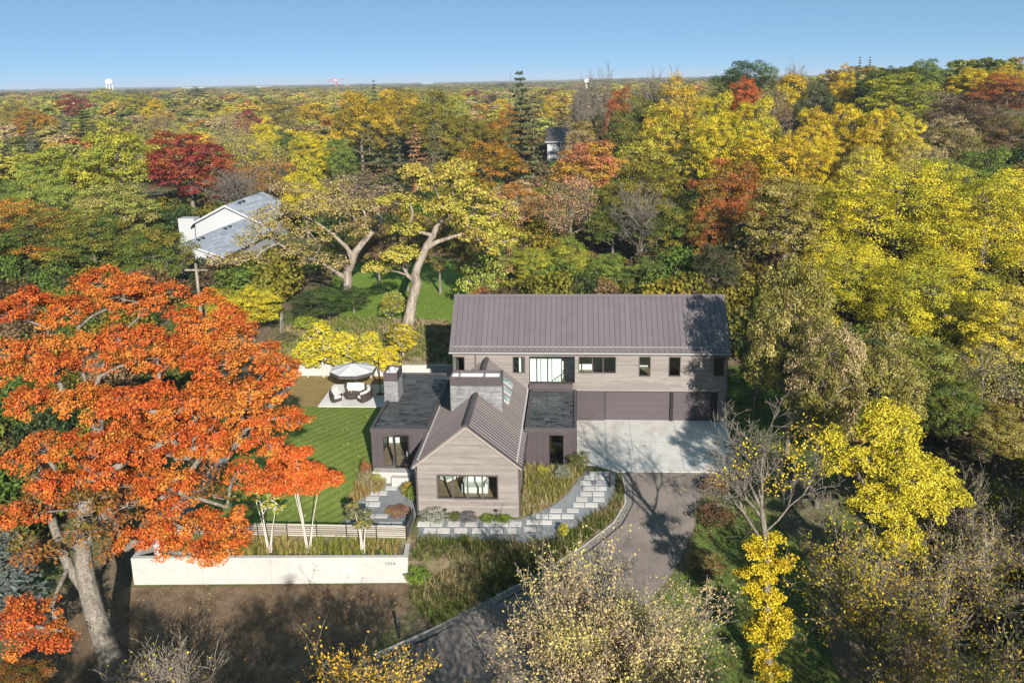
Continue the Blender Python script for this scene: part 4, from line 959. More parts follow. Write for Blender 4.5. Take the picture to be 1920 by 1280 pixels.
def bare_meshes(nm, seed, H, R_, bark='bark', thin_leaf=0, leaf=.2, r0=.2, n1=7, levels=(5, 5, 4), droop=.0, cb=.2, twig=.012, stems=1, up=.55):
    """branching twigs; with a few leaves left on them if wanted"""
    rg = np.random.default_rng(seed); segs = []
    def grow(p, d, ln, r, lev):
        k = 4; pts = [p]
        for i in range(k):
            d = d+rg.normal(size=3)*.16+np.array([0, 0, .05-droop*.1]); d /= np.linalg.norm(d); pts.append(pts[-1]+d*ln/k)
        rr = np.linspace(r, max(twig, r*.35), k+1)
        for i in range(k): segs.append((pts[i], pts[i+1], rr[i], rr[i+1], lev))
        if lev < len(levels):
            for _ in range(levels[lev]):
                t = rg.uniform(.3, 1.0)*k; i = min(int(t), k-1); s = pts[i]+(pts[i+1]-pts[i])*(t-i)
                nd = d+rg.normal(size=3)*.62+np.array([0, 0, .12]); nd /= np.linalg.norm(nd)
                grow(s, nd, ln*rg.uniform(.42, .68), max(twig, rr[i]*.55), lev+1)
    for s in range(stems):
        b = np.array([rg.normal()*.15*(stems > 1), rg.normal()*.15*(stems > 1), 0]); th = H*cb*rg.uniform(.8, 1.2)
        top = b+np.array([rg.normal()*.1*th, rg.normal()*.1*th, th]); segs.append((b, top, r0, r0*.75, 0))
        for k in range(max(2, n1//stems)):
            an = 2*math.pi*(k/max(2, n1//stems))+rg.uniform(-.5, .5); sp = R_/H*rg.uniform(.4, 1.35)
            d = np.array([math.cos(an)*sp, math.sin(an)*sp, up+.5*rg.random()]); d /= np.linalg.norm(d)
            grow(b+(top-b)*rg.uniform(.75, 1.0), d, (H-th)*rg.uniform(.45, .66), r0*.5, 0)
    a = np.array([s[0] for s in segs]); b = np.array([s[1] for s in segs]); ra = np.array([s[2] for s in segs]); rb = np.array([s[3] for s in segs]); lv = np.array([s[4] for s in segs])
    tv, tf = prisms(a, b, ra, rb)
    tr = np_mesh(nm+"_trunk", tv, tf, MT[bark])
    cr = None
    if thin_leaf:
        sel = np.where(lv >= len(levels)-1)[0]; ci = rg.choice(sel, int(thin_leaf)); p = a[ci]+(b[ci]-a[ci])*rg.random((len(ci), 1))+rg.normal(size=(len(ci), 3))*.14
        V, F = leaf_quads(p, rg.normal(size=p.shape)+np.array([0, -.2, .5]), leaf, rg)
        # neighbouring leaves share a tint
        cl = np.clip(.5+.5*np.sin(p[:, 0]*1.1+seed)*np.sin(p[:, 1]*1.3+p[:, 2]*.9), 0, 1)
        cr = np_mesh(nm+"_crown", V, F, MT['leaf'], {"c": cl, "v": rg.random(len(F))})
    return tr, cr

def conifer_meshes(nm, seed, H, R_, tiers=24, per=10, cb=.08, ragged=.2, droop=.25, dens=16, leaf=.42, r0=.22, power=.9):
    rg = np.random.default_rng(seed); P = []; N = []; A_ = []; B_ = []; cl = []
    for t in range(tiers):
        f = (t+.5)/tiers; z = H*(cb+(1-cb)*f); rl = R_*(1-f)**power*rg.uniform(1-ragged, 1+ragged*.6)+.12
        for k in range(per):
            if rg.random() < ragged*.4: continue
            an = rg.uniform(0, 2*math.pi); ln = rl*rg.uniform(.7, 1.08); d = np.array([math.cos(an), math.sin(an), 0])
            s = np.array([0, 0, z]); e = s+d*ln+np.array([0, 0, -droop*ln+.12*ln*f]); A_.append(s); B_.append(e)
            n = max(4, int(dens*ln/R_)); u = rg.uniform(.18, 1, n)[:, None]; tip = s+(e-s)*u+rg.normal(size=(n, 3))*np.array([.16, .16, .09])*(.5+ln*.22)
            P.append(tip); N.append(np.array([0, 0, 1.])+d*.3+rg.normal(size=(n, 3))*.45); cl.append(np.full(n, rg.random()))
    P = np.vstack(P); N = np.vstack(N); V, F = leaf_quads(P, N, leaf, rg, .34, .05)
    cr = np_mesh(nm+"_crown", V, F, MT['needle'], {"c": np.concatenate(cl), "v": rg.random(len(F))})
    tv, tf = join([prisms(np.array([[0, 0, 0.], [0, 0, H*.5]]), np.array([[0, 0, H*.5], [0, 0, H]]), np.array([r0, r0*.5]), np.array([r0*.5, .03])), prisms(np.array(A_), np.array(B_), .03, .012)])
    return np_mesh(nm+"_trunk", tv, tf, MT['bark']), cr

PROTO = {}
PROTO['oak'] = [(tree_meshes("oak", s, 14, 6, .22, 34, 22, 30, .215, .85, .32, shape=.85, lr=(.17, .30), cl_r=.40, inner=.1, jit=.38, fill=.84, core=9), 14, 6) for s in (1, 2, 3)]
PROTO['round'] = [(tree_meshes("maple", s, 14, 5.5, .15, 38, 22, 28, .20, 1.0, .28, shape=.7, lr=(.17, .28), cl_r=.40, inner=.1, jit=.38, fill=.84, core=9), 14, 5.5) for s in (11, 12)]
PROTO['tall'] = [(tree_meshes("cottonwood", s, 19, 6, .18, 42, 20, 30, .225, 1.25, .36, shape=.75, lr=(.16, .27), twigs=5, cl_r=.42, inner=.1, jit=.38, fill=.86, core=10), 19, 6) for s in (21, 22)]
PROTO['great'] = [(tree_meshes("great_cottonwood", s, 23, 9.5, .12, 70, 26, 34, .20, 1.2, .5, shape=.75, lr=(.12, .215), twigs=4, fill=.90, inner=.08, cl_r=.42, jit=.38, core=16), 23, 9.5) for s in (25, 26)]
PROTO['column'] = [(tree_meshes("poplar", s, 15, 2.8, .12, 28, 24, 22, .22, 1.3, .2, shape=.7, lr=(.34, .5)), 15, 2.8) for s in (31, 32)]
PROTO['sparse'] = [(tree_meshes("sparse_oak", s, 13, 5.5, .22, 24, 34, 10, .22, .85, .3, shape=.85, twigs=18, thin=.75, cl_r=.5), 13, 5.5) for s in (41, 42)]
PROTO['bare'] = [(bare_meshes("bare_tree", s, 13, 4.5, n1=8, levels=(6, 5, 4), r0=.26, cb=.25, twig=.026), 13, 4.5) for s in (51, 52)]
PROTO['young'] = [(tree_meshes("young_tree", s, 4.2, 1.3, .08, 24, 18, 14, .13, 1.2, .05, shape=.6, lr=(.28, .42), twigs=3, bark='bark_white'), 4.2, 1.3) for s in (35, 36)]
PROTO['spruce'] = [(conifer_meshes("spruce", 61, 15, 2.9, dens=40), 15, 2.9)]
PROTO['pine'] = [(conifer_meshes("pine", s, 17, 3.8, tiers=17, per=9, cb=.22, ragged=.4, droop=.02, dens=60, leaf=.62, power=.6), 17, 3.8) for s in (71, 72)]
PROTO['shrub'] = [(tree_meshes("shrub", s, 3.2, 1.9, .05, 14, 16, 12, .20, .9, .06, twigs=6, shape=.9, lr=(.34, .5)), 3.2, 1.9) for s in (81, 82)]
PROTO['brush'] = [(bare_meshes("brush", s, 3.2, 2.0, thin_leaf=500, leaf=.16, r0=.03, n1=12, levels=(5, 4), cb=.05, stems=4, twig=.008), 3.2, 2.0) for s in (91, 92)]
KIND = {'young': ("young_tree", "tree"), 'great': ("cottonwood_tree", "tree"), 'oak': ("oak_tree", "tree"), 'round': ("maple_tree", "tree"), 'tall': ("cottonwood_tree", "tree"), 'column': ("poplar_tree", "tree"), 'sparse': ("thinning_tree", "tree"), 'bare': ("bare_tree", "tree"),
        'spruce': ("spruce_tree", "tree"), 'pine': ("pine_tree", "tree"), 'shrub': ("shrub", "shrub"), 'brush': ("brush", "shrub")}
PC = {}
def plant(kind, x, y, h, r, c1, c2, label, group=None, name=None, z=None, rz=None, meshes=None, hp=None, rp=None):
    if meshes is None:
        i = PC.get(kind, 0); PC[kind] = i+1
        (tm, cm), hp, rp = PROTO[kind][i % len(PROTO[kind])]
    else: tm, cm = meshes
    nm, cat = KIND[kind]; t = thing(name or nm, label, cat, (x, y, (T(x, y) if z is None else z)-.05), (x*12.9898+y*78.233) % 6.283 if rz is None else rz, group)
    t.scale = (r/rp, r/rp, h/hp)
    o = link("trunk" if kind not in ('shrub', 'brush') else "stems", tm, t, loc=(0, 0, 0))
    if cm is not None:
        o = link("crown" if kind not in ('shrub', 'brush') else "leaves", cm, t, loc=(0, 0, 0)); o.color = (*c1, 1); o["color2"] = [float(q) for q in c2]
    return t
# ------------------------------------------------------------------ the trees: kind, x, y, height, crown radius, two leaf colours, label, group
PAL = {'LY': (0.37, 0.355, 0.025), 'Y': (0.58, 0.45, 0.02), 'YL': (0.64, 0.51, 0.03), 'GO': (0.52, 0.33, 0.02), 'O': (0.52, 0.11, 0.015), 'OG': (0.46, 0.19, 0.02), 'R': (0.26, 0.026, 0.028), 'CR': (0.28, 0.022, 0.05), 'RU': (0.36, 0.1, 0.026), 'BR': (0.2, 0.12, 0.06), 'TAN': (0.44, 0.32, 0.17), 'PK': (0.42, 0.2, 0.1), 'CO': (0.48, 0.17, 0.08), 'OL': (0.165, 0.15, 0.02), 'OLG': (0.24, 0.185, 0.02), 'YG': (0.42, 0.38, 0.035), 'PG': (0.3, 0.32, 0.06), 'LG': (0.21, 0.26, 0.04), 'G': (0.095, 0.145, 0.024), 'DG': (0.04, 0.062, 0.018), 'GG': (0.12, 0.13, 0.06), 'BG': (0.12, 0.15, 0.13), 'GN': (0.15, 0.135, 0.06), 'DB': (0.11, 0.075, 0.04), 'KH': (0.34, 0.28, 0.08)}
TREES = [
    ('round', -62.8, 75.5, 16.0, 8.8, 'R', 'RU', 'round deep-red maple behind the white neighbouring house', 'trees of the left-hand wood'),
    ('oak', -65.9, 36.5, 10.0, 6.7, 'G', 'OG', 'dark green oak with bronze patches at the left edge above the orange oak', 'trees of the left-hand wood'),
    ('oak', -54.7, 30.5, 9.9, 6.0, 'G', 'OLG', 'wide dark green oak between the orange oak and the pale green trees', 'trees of the left-hand wood'),
    ('oak', -45.0, 26.0, 9.5, 4.5, 'G', 'OLG', 'dark green oak with olive tips beside the white house wall', 'trees of the left-hand wood'),
    ('round', -75.1, 77.0, 17.0, 8.2, 'YG', 'LG', 'broad yellow-green maple left of the red maple', 'trees of the left-hand wood'),
    ('round', -84.4, 73.0, 14.0, 7.0, 'LG', 'YG', 'leafy light-green tree near the left edge, below the brown-roofed house', 'trees of the left-hand wood'),
    ('round', -81.7, 85.0, 13.0, 5.1, 'YG', 'GO', 'yellow-green tree whose right flank touches the red maple', 'trees of the left-hand wood'),
    ('round', -86.9, 90.5, 9.0, 3.7, 'GO', 'Y', 'small golden tree glowing in front of the pale green trees', 'trees of the left-hand wood'),
    ('oak', -73.9, 53.0, 10.9, 5.5, 'PG', 'LG', 'pale green oak just above the olive oaks at left', 'trees of the left-hand wood'),
    ('oak', -61.1, 47.5, 11.0, 5.9, 'PG', 'KH', 'pale grey-green oak below the small golden tree', 'trees of the left-hand wood'),
    ('oak', -87.5, 67.0, 9.0, 3.7, 'LG', 'G', 'green tree cut by the left edge beside the parked vehicles', 'trees of the left-hand wood'),
    ('round', -249.7, 400.0, 19.5, 13.5, 'YG', 'LG', 'tall yellow-green tree topping the left wood near the water tower', 'trees of the left-hand wood'),
    ('round', -190.0, 314.0, 18.0, 10.4, 'OLG', 'YG', 'olive-yellow tree right of the tall yellow-green one', 'trees of the left-hand wood'),
    ('column', -156.5, 260.0, 17.0, 4.6, 'GO', 'Y', 'slim golden tree on the left skyline', 'trees of the left-hand wood'),
    ('pine', -200.3, 400.0, 19.2, 12.0, 'DG', 'G', 'tall dark-green pine behind the red maple', 'trees of the left-hand wood'),
    ('sparse', -109.9, 168.0, 15.0, 5.7, 'KH', 'BR', 'brown-green thinning tree left of the tall pine', 'trees of the left-hand wood'),
    ('round', -229.4, 330.0, 17.0, 11.5, 'R', 'RU', 'dark crimson tree on the left skyline', 'trees of the left-hand wood'),
    ('pine', -126.9, 158.0, 17.0, 5.5, 'DG', 'G', 'dark pine under the crimson skyline tree', 'trees of the left-hand wood'),
    ('round', -167.3, 202.0, 16.0, 7.4, 'OG', 'OLG', 'orange-brown tree in the far left wood', 'trees of the left-hand wood'),
    ('round', -171.8, 216.0, 11.0, 3.6, 'Y', 'GO', 'small bright yellow tree before the brown roof', 'trees of the left-hand wood'),
    ('spruce', -142.6, 176.0, 15.0, 3.3, 'BG', 'GG', 'bluish spruce right of the small bright yellow tree', 'trees of the left-hand wood'),
    ('spruce', -134.7, 148.0, 14.0, 3.7, 'BG', 'GG', 'blue-grey spruce hiding the middle of the brown roof', 'trees of the left-hand wood'),
    ('spruce', -124.0, 122.0, 12.0, 2.7, 'DG', 'GG', 'dark spruce at the left edge in front of the brown-roofed house', 'trees of the left-hand wood'),
    ('round', -186.5, 220.0, 9.9, 3.9, 'CR', 'R', 'small crimson tree above the brown roof at the left edge', 'trees of the left-hand wood'),
    ('round', -192.1, 230.0, 18.0, 7.3, 'KH', 'OLG', 'khaki tree at the far left skyline', 'trees of the left-hand wood'),
    ('bare', -52.6, 68.0, 11.0, 4.9, 'TAN', 'TAN', 'grey leafless tree behind the white house roof', 'trees of the left-hand wood'),
    ('sparse', -77.5, 132.0, 16.0, 5.4, 'KH', 'TAN', 'thin tan tree right of the red maple', 'trees of the left-hand wood'),
    ('round', -87.7, 170.0, 15.9, 5.0, 'CR', 'BR', 'dark red tree in the middle distance right of the tall pine', 'trees of the left-hand wood'),
    ('sparse', -61.8, 103.0, 13.0, 6.6, 'YG', 'KH', 'straggly yellow-green tree above the white house roof', 'trees of the left-hand wood'),
    ('round', -67.6, 126.0, 15.0, 4.3, 'Y', 'YG', 'bright yellow tree in the middle distance, right of the dark red one', 'trees of the left-hand wood'),
    ('round', -60.9, 119.5, 13.0, 3.9, 'G', 'GG', 'dark green dome among the yellow trees left of centre', 'trees of the left-hand wood'),
    ('round', -93.3, 212.0, 17.0, 8.3, 'KH', 'OLG', 'khaki-green tree on the skyline left of centre', 'trees of the left-hand wood'),
    ('column', -87.7, 232.0, 16.0, 6.2, 'GO', 'Y', 'golden leaning tree left of the big bronze oak', 'trees of the left-hand wood'),
    ('tall', -48.9, 96.0, 14.0, 4.6, 'Y', 'YG', 'tall yellow tree in front of the golden leaning tree', 'trees of the left-hand wood'),
    ('oak', -38.2, 57.0, 12.0, 3.7, 'Y', 'YG', 'yellow oak below the tall yellow tree', 'trees of the left-hand wood'),
    ('sparse', -50.0, 76.0, 11.0, 5.2, 'RU', 'KH', 'thin reddish tree left of the yellow oak', 'trees of the left-hand wood'),
    ('round', -41.9, 92.5, 13.0, 3.8, 'LG', 'G', 'soft green tree between the yellow oak and the pines', 'trees of the left-hand wood'),
    ('oak', -46.3, 125.0, 20.6, 7.4, 'OLG', 'GO', 'left part of the big bronze oak row at the centre skyline', 'trees behind the house'),
    ('oak', -41.2, 140.0, 20.9, 8.5, 'GO', 'OLG', 'golden bronze oak at the middle of the centre row', 'trees behind the house'),
    ('oak', -31.5, 128.0, 19.6, 6.9, 'OLG', 'OL', 'olive bronze oak at the right of the centre row', 'trees behind the house'),
    ('spruce', -48.6, 150.0, 21.9, 2.8, 'DG', 'GG', 'spruce tip poking above the bronze oaks', 'trees behind the house'),
    ('oak', -41.4, 232.0, 17.0, 7.1, 'PG', 'YG', 'pale green tree left of the crimson dome', 'trees behind the house'),
    ('round', -53.0, 400.0, 15.2, 8.0, 'CR', 'R', 'crimson dome-shaped maple on the centre skyline', 'trees behind the house'),
    ('round', -33.1, 330.0, 13.0, 5.9, 'Y', 'GO', 'yellow tree right of the crimson dome', 'trees behind the house'),
    ('pine', -34.1, 80.0, 16.0, 3.5, 'GN', 'DG', 'grey-green pine left of the pale trunked pine', 'trees behind the house'),
    ('pine', -29.7, 77.5, 15.0, 3.8, 'DG', 'GN', 'dark ragged pine in the centre behind the tan oak', 'trees behind the house'),
    ('pine', -27.2, 84.5, 15.0, 2.9, 'BR', 'PK', 'dying pinkish-brown pine in the centre', 'trees behind the house'),
    ('pine', -25.4, 94.5, 15.0, 2.9, 'GG', 'GN', 'thin grey-green pine right of the dying pine', 'trees behind the house'),
    ('oak', -24.7, 130.0, 15.0, 7.5, 'OLG', 'OL', 'olive oak with orange patches under the crimson dome', 'trees behind the house'),
    ('oak', -16.3, 136.0, 14.9, 7.1, 'OL', 'OG', 'dark olive oak left of the tall feathery pine', 'trees behind the house'),
    ('oak', -15.2, 91.5, 12.0, 7.0, 'OLG', 'OG', 'low olive and rust oak behind the crooked yellow oak', 'trees behind the house'),
    ('pine', -10.4, 100.0, 23.3, 4.3, 'GG', 'DG', 'tall feathery pine breaking the skyline at centre', 'trees behind the house'),
    ('pine', -7.9, 96.5, 19.0, 3.8, 'GN', 'GG', 'grey-green pine right of the tall feathery pine', 'trees behind the house'),
    ('pine', -3.9, 160.0, 17.0, 4.6, 'GG', 'KH', 'ragged grey pine beside the half-hidden white house', 'trees behind the house'),
    ('round', -7.5, 252.0, 16.0, 5.6, 'GO', 'YG', 'gold-green tree behind the ragged grey pine', 'trees behind the house'),
    ('spruce', 6.2, 400.0, 19.0, 6.3, 'BG', 'GG', 'slender blue-green spruce on the skyline', 'trees behind the house'),
    ('sparse', -32.7, 62.5, 9.9, 7.3, 'TAN', 'BR', 'tan half-bare oak above the left crooked oak', 'trees behind the house'),
    ('oak', -8.4, 53.0, 10.0, 4.6, 'TAN', 'OG', 'tan-brown oak right of the crooked yellow oak', 'trees behind the house'),
    ('round', 1.5, 83.0, 13.0, 7.4, 'CO', 'GO', 'coral and gold maple before the half-hidden white house', 'trees behind the house'),
    ('sparse', -1.0, 44.0, 12.0, 3.7, 'PK', 'TAN', 'thin pinkish-tan tree behind the garage roof', 'trees behind the house'),
    ('oak', 1.4, 124.0, 13.0, 5.0, 'TAN', 'OLG', 'tan-olive tree above the coral maple', 'trees behind the house'),
    ('oak', 8.6, 124.0, 14.0, 5.6, 'KH', 'TAN', 'khaki oak right of the blue-green spruce', 'trees behind the house'),
    ('round', 12.4, 96.0, 14.0, 7.1, 'YG', 'KH', 'soft yellow-green tree above the olive thicket', 'trees behind the house'),
    ('round', 18.6, 75.5, 13.0, 5.8, 'KH', 'YG', 'dusty yellow tree left of the rust oak', 'trees behind the house'),
    ('oak', 8.7, 49.0, 13.0, 6.4, 'OLG', 'OL', 'broad olive oak behind the middle of the garage roof', 'trees behind the house'),
    ('oak', 4.1, 42.0, 9.0, 3.8, 'G', 'OL', 'dark green oak just behind the garage ridge', 'trees behind the house'),
    ('oak', 10.6, 37.5, 9.0, 4.6, 'G', 'OLG', 'green oak with gold flecks behind the garage ridge', 'trees behind the house'),
    ('oak', 17.6, 41.0, 14.0, 5.0, 'RU', 'OLG', 'rust-red oak right of the broad olive oak', 'trees behind the house'),
    ('oak', 14.7, 33.5, 9.9, 3.2, 'OL', 'RU', 'shaded olive oak below the rust-red oak', 'trees behind the house'),
    ('oak', 13.2, 21.0, 8.0, 2.8, 'DG', 'DB', 'dark shaded tree at the right end of the garage roof', 'trees behind the house'),
    ('round', -8.8, 28.0, 8.0, 3.1, 'LG', 'PK', "young green tree with pink tints behind the roof's left end", 'trees behind the house'),
    ('shrub', -10.0, 25.5, 6.0, 2.5, 'LG', 'PG', 'light green bush at the left end of the garage ridge', 'trees behind the house'),
    ('round', -4.8, 27.0, 6.5, 2.8, 'YG', 'LG', 'bright green young tree behind the left half of the garage ridge', 'trees behind the house'),
    ('round', -1.5, 28.5, 7.0, 3.4, 'LG', 'YG', 'fresh green maple behind the middle of the garage ridge', 'trees behind the house'),
    ('round', 2.7, 26.5, 6.0, 3.0, 'LG', 'G', 'leafy green maple right of the fresh green one', 'trees behind the house'),
    ('round', 6.9, 25.0, 5.5, 3.0, 'G', 'PG', 'dull green young tree behind the right half of the garage ridge', 'trees behind the house'),
    ('shrub', 1.8, 23.5, 3.4, 2.4, 'YG', 'LG', 'yellow-green bush touching the garage ridge', 'trees behind the house'),
    ('shrub', -4.1, 23.0, 3.4, 2.4, 'YG', 'PG', 'pale yellow-green bush just above the roof ridge', 'trees behind the house'),
    ('shrub', -9.8, 23.0, 3.5, 1.6, 'PG', 'R', "mixed green and red bush at the ridge's left corner", 'trees behind the house'),
    ('shrub', 8.2, 24.0, 3.5, 2.2, 'G', 'LG', "dull green bush above the ridge's right half", 'trees behind the house'),
    ('bare', 6.9, 37.0, 10.9, 3.3, 'TAN', 'TAN', 'broken grey dead tree among the olive oaks', 'trees behind the house'),
    ('oak', -23.1, 34.5, 7.9, 2.7, 'BR', 'OL', 'shaded brown tree behind the back lawn between the crooked oaks', 'trees behind the house'),
    ('oak', -19.2, 31.5, 7.9, 2.6, 'DB', 'KH', "dark brown tree behind the back lawn, under the right crooked oak's crown", 'trees behind the house'),
    ('oak', -15.4, 30.5, 9.0, 2.9, 'OL', 'BR', 'olive-brown tree at the far right of the back lawn', 'trees behind the house'),
    ('oak', -11.8, 29.0, 6.9, 2.0, 'OL', 'DB', 'dark olive tree between the back lawn and the garage ridge', 'trees behind the house'),
    ('tall', 25.6, 34.0, 11.4, 3.8, 'YL', 'LY', 'yellow cottonwood crown behind the dusty olive-yellow tree', 'trees of the right-hand wood'),
    ('tall', 32.4, 36.0, 10.5, 4.1, 'YL', 'Y', 'yellow crown between the grove and the great cottonwood', 'trees of the right-hand wood'),
    ('bare', 0.3, 130.0, 23.5, 3.4, 'TAN', 'TAN', 'leafless tree on the skyline left of the blue-green spruce', 'trees on the skyline hill'),
    ('bare', 5.0, 135.0, 23.7, 3.5, 'TAN', 'TAN', 'leafless tree on the skyline right of the blue-green spruce', 'trees on the skyline hill'),
    ('bare', 14.8, 128.0, 23.5, 5.0, 'TAN', 'TAN', 'wide leafless tree on the centre-right skyline', 'trees on the skyline hill'),
    ('bare', 18.0, 126.0, 22.4, 3.3, 'TAN', 'TAN', 'twiggy leafless tree left of the golden skyline crown', 'trees on the skyline hill'),
    ('round', 8.4, 120.0, 21.3, 4.3, 'RU', 'BR', 'rusty red tree under the bare skyline trees', 'trees on the skyline hill'),
    ('oak', 10.3, 100.0, 18.6, 5.8, 'G', 'OL', 'mid green oak below the bare skyline trees', 'trees on the skyline hill'),
    ('round', 20.4, 118.0, 21.0, 6.4, 'GO', 'KH', 'golden-tan rounded crown on the centre-right skyline', 'trees on the skyline hill'),
    ('oak', 15.5, 95.0, 18.2, 5.1, 'YG', 'GO', 'yellow-green crown under the golden-tan one', 'trees on the skyline hill'),
    ('tall', 23.1, 88.0, 18.9, 5.3, 'Y', 'YG', 'bright yellow crown left of the dark hilltop oak', 'trees on the skyline hill'),
    ('oak', 39.2, 150.0, 19.1, 9.3, 'DG', 'G', 'dark green oak dome highest on the hill', 'trees on the skyline hill'),
    ('round', 33.9, 120.0, 17.5, 4.8, 'RU', 'O', 'rust-orange crown in front of the dark hilltop oak', 'trees on the skyline hill'),
    ('tall', 20.4, 70.0, 16.7, 4.7, 'Y', 'YG', 'bright yellow cottonwood above the rust oak', 'trees on the skyline hill'),
    ('tall', 27.7, 78.0, 17.7, 4.9, 'YG', 'Y', 'yellow-green cottonwood below the dark hilltop oak', 'trees on the skyline hill'),
    ('column', 25.4, 66.0, 14.9, 3.4, 'Y', 'GO', 'slim yellow tree left of the golden grove', 'trees on the skyline hill'),
    ('bare', 43.8, 125.0, 17.6, 3.3, 'TAN', 'TAN', 'tall leafless tree right of the dark hilltop oak', 'trees on the skyline hill'),
    ('column', 43.6, 122.0, 15.6, 3.7, 'Y', 'GO', 'yellow hilltop tree beside the tall leafless one', 'trees on the skyline hill'),
    ('sparse', 36.3, 105.0, 15.1, 3.9, 'BR', 'KH', 'brown thicket tree on the hill shoulder', 'trees on the skyline hill'),
    ('oak', 44.8, 110.0, 13.1, 4.5, 'DG', 'GG', 'dark green tree left of the twin firs', 'trees on the skyline hill'),
    ('round', 55.1, 128.0, 12.7, 3.3, 'GO', 'Y', 'golden crown left of the twin firs', 'trees on the skyline hill'),
    ('spruce', 56.9, 124.0, 13.6, 1.6, 'DG', 'GG', 'left of the twin dark firs on the hill', 'trees on the skyline hill'),
    ('spruce', 59.2, 125.0, 13.1, 1.6, 'DG', 'DB', 'right of the twin dark firs on the hill', 'trees on the skyline hill'),
    ('oak', 60.8, 118.0, 11.5, 6.2, 'G', 'DG', 'deep green crown behind the twin firs', 'trees on the skyline hill'),
    ('tall', 55.0, 95.0, 14.1, 7.7, 'YG', 'G', 'large yellow-green crown right of the twin firs', 'trees on the skyline hill'),
    ('oak', 72.4, 130.0, 10.8, 4.4, 'G', 'LG', 'green hilltop crown right of the large yellow-green one', 'trees on the skyline hill'),
    ('round', 81.3, 128.0, 8.8, 6.0, 'Y', 'GO', 'yellow hilltop crown near the right edge', 'trees on the skyline hill'),
    ('round', 87.3, 126.0, 8.5, 5.9, 'GO', 'Y', 'golden hilltop crown at the right edge', 'trees on the skyline hill'),
    ('sparse', 66.3, 105.0, 7.4, 6.3, 'KH', 'BR', 'khaki brush crown under the yellow hilltop trees', 'trees on the skyline hill'),
    ('oak', 73.6, 100.0, 9.8, 6.1, 'DB', 'RU', 'dark brown oak at the right edge below the golden hilltop', 'trees on the skyline hill'),
    ('oak', 61.4, 84.0, 10.3, 7.2, 'DB', 'BR', 'dark brown rounded oak below the hilltop', 'trees on the skyline hill'),
    ('oak', 63.5, 74.0, 10.0, 5.9, 'BR', 'OL', 'brown-olive oak at the right edge of the hillside', 'trees on the skyline hill'),
    ('oak', 54.3, 70.0, 11.0, 5.0, 'OL', 'TAN', 'olive and tan oak right of the golden grove', 'trees on the skyline hill'),
    ('tall', 33.6, 68.0, 15.9, 3.6, 'GO', 'Y', 'leftmost golden crown of the hillside grove', 'trees of the right-hand wood'),
    ('tall', 39.0, 70.0, 15.4, 4.3, 'Y', 'GO', 'second golden crown of the hillside grove', 'trees of the right-hand wood'),
    ('tall', 42.3, 66.0, 14.9, 4.1, 'GO', 'YL', 'third golden crown of the hillside grove', 'trees of the right-hand wood'),
    ('tall', 45.0, 62.0, 13.9, 3.3, 'YL', 'KH', 'rightmost golden crown of the hillside grove', 'trees of the right-hand wood'),
    ('column', 27.3, 56.0, 14.8, 2.8, 'GO', 'Y', 'slim golden tree below the hillside grove', 'trees of the right-hand wood'),
    ('tall', 31.6, 54.0, 13.2, 3.4, 'Y', 'GO', 'golden tree in front of the hillside grove', 'trees of the right-hand wood'),
    ('tall', 35.4, 50.0, 12.5, 3.7, 'KH', 'YL', "dusty gold tree below the grove's middle", 'trees of the right-hand wood'),
    ('sparse', 43.9, 52.0, 11.5, 4.0, 'TAN', 'KH', 'tan thinning tree right of the dusty gold one', 'trees of the right-hand wood'),
    ('tall', 48.7, 46.0, 12.2, 4.8, 'G', 'LG', 'green crown at the right edge above the great yellow tree', 'trees of the right-hand wood'),
    ('tall', 42.8, 44.0, 11.5, 4.1, 'LG', 'YG', 'green-yellow crown just behind the great yellow tree', 'trees of the right-hand wood'),
    ('great', 30.7, 24.0, 15.4, 8.4, 'YL', 'LY', 'great yellow cottonwood filling the right side', 'trees of the right-hand wood'),
    ('great', 37.4, 20.0, 14.3, 7.8, 'YL', 'LY', 'second great yellow cottonwood at the right edge', 'trees of the right-hand wood'),
    ('tall', 20.8, 26.0, 13.8, 5.0, 'KH', 'OLG', 'dusty olive-yellow tree between the rust oak and the great yellow cottonwood', 'trees of the right-hand wood'),
    ('oak', 13.7, -7.5, 15.2, 3.2, 'KH', 'OL', 'shaded khaki tree beside the right end of the garage', 'trees of the right-hand wood'),
    ('great', 23.2, 14.0, 11.0, 5.3, 'YL', 'LY', 'yellow cottonwood in front of the great one, at its left', 'trees of the right-hand wood'),
    ('great', 28.6, 8.0, 11.3, 6.0, 'LY', 'YL', 'yellow-green cottonwood low at the right side', 'trees of the right-hand wood'),
    ('tall', 31.3, 2.0, 9.9, 3.5, 'YL', 'KH', 'yellow crown low at the right edge', 'trees of the right-hand wood'),
    ('oak', 14.6, -12.0, 12.9, 2.7, 'OL', 'TAN', 'drab olive bush-tree right of the garage end wall', 'trees of the right-hand wood'),
    ('oak', 18.5, -10.0, 11.0, 3.1, 'OL', 'KH', 'drab olive oak above the bright yellow ash', 'trees of the right-hand wood'),
    ('oak', 23.6, -3.0, 7.8, 3.3, 'OL', 'PG', 'grey-green oak right of the drab olive one', 'trees of the right-hand wood'),
    ('sparse', 27.5, -4.0, 7.2, 3.5, 'KH', 'OL', 'khaki thinning tree low at the right edge', 'trees of the right-hand wood'),
    ('oak', 13.2, 1.0, 10.1, 1.6, 'G', 'OL', 'dark green shrub tree at the corner of the garage', 'trees of the right-hand wood'),
    ('shrub', 14.0, 4.0, 5.2, 1.5, 'G', 'YG', 'green bush in the shade right of the garage pier', 'trees of the right-hand wood'),
    ('shrub', 16.8, -6.0, 5.2, 2.3, 'OL', 'BR', 'brown-green bush behind the bright yellow ash', 'trees of the right-hand wood'),
    ('oak', 26.5, -9.0, 4.6, 2.4, 'KH', 'OLG', 'gold-olive oak at the right edge, mid height', 'trees of the right-hand wood'),
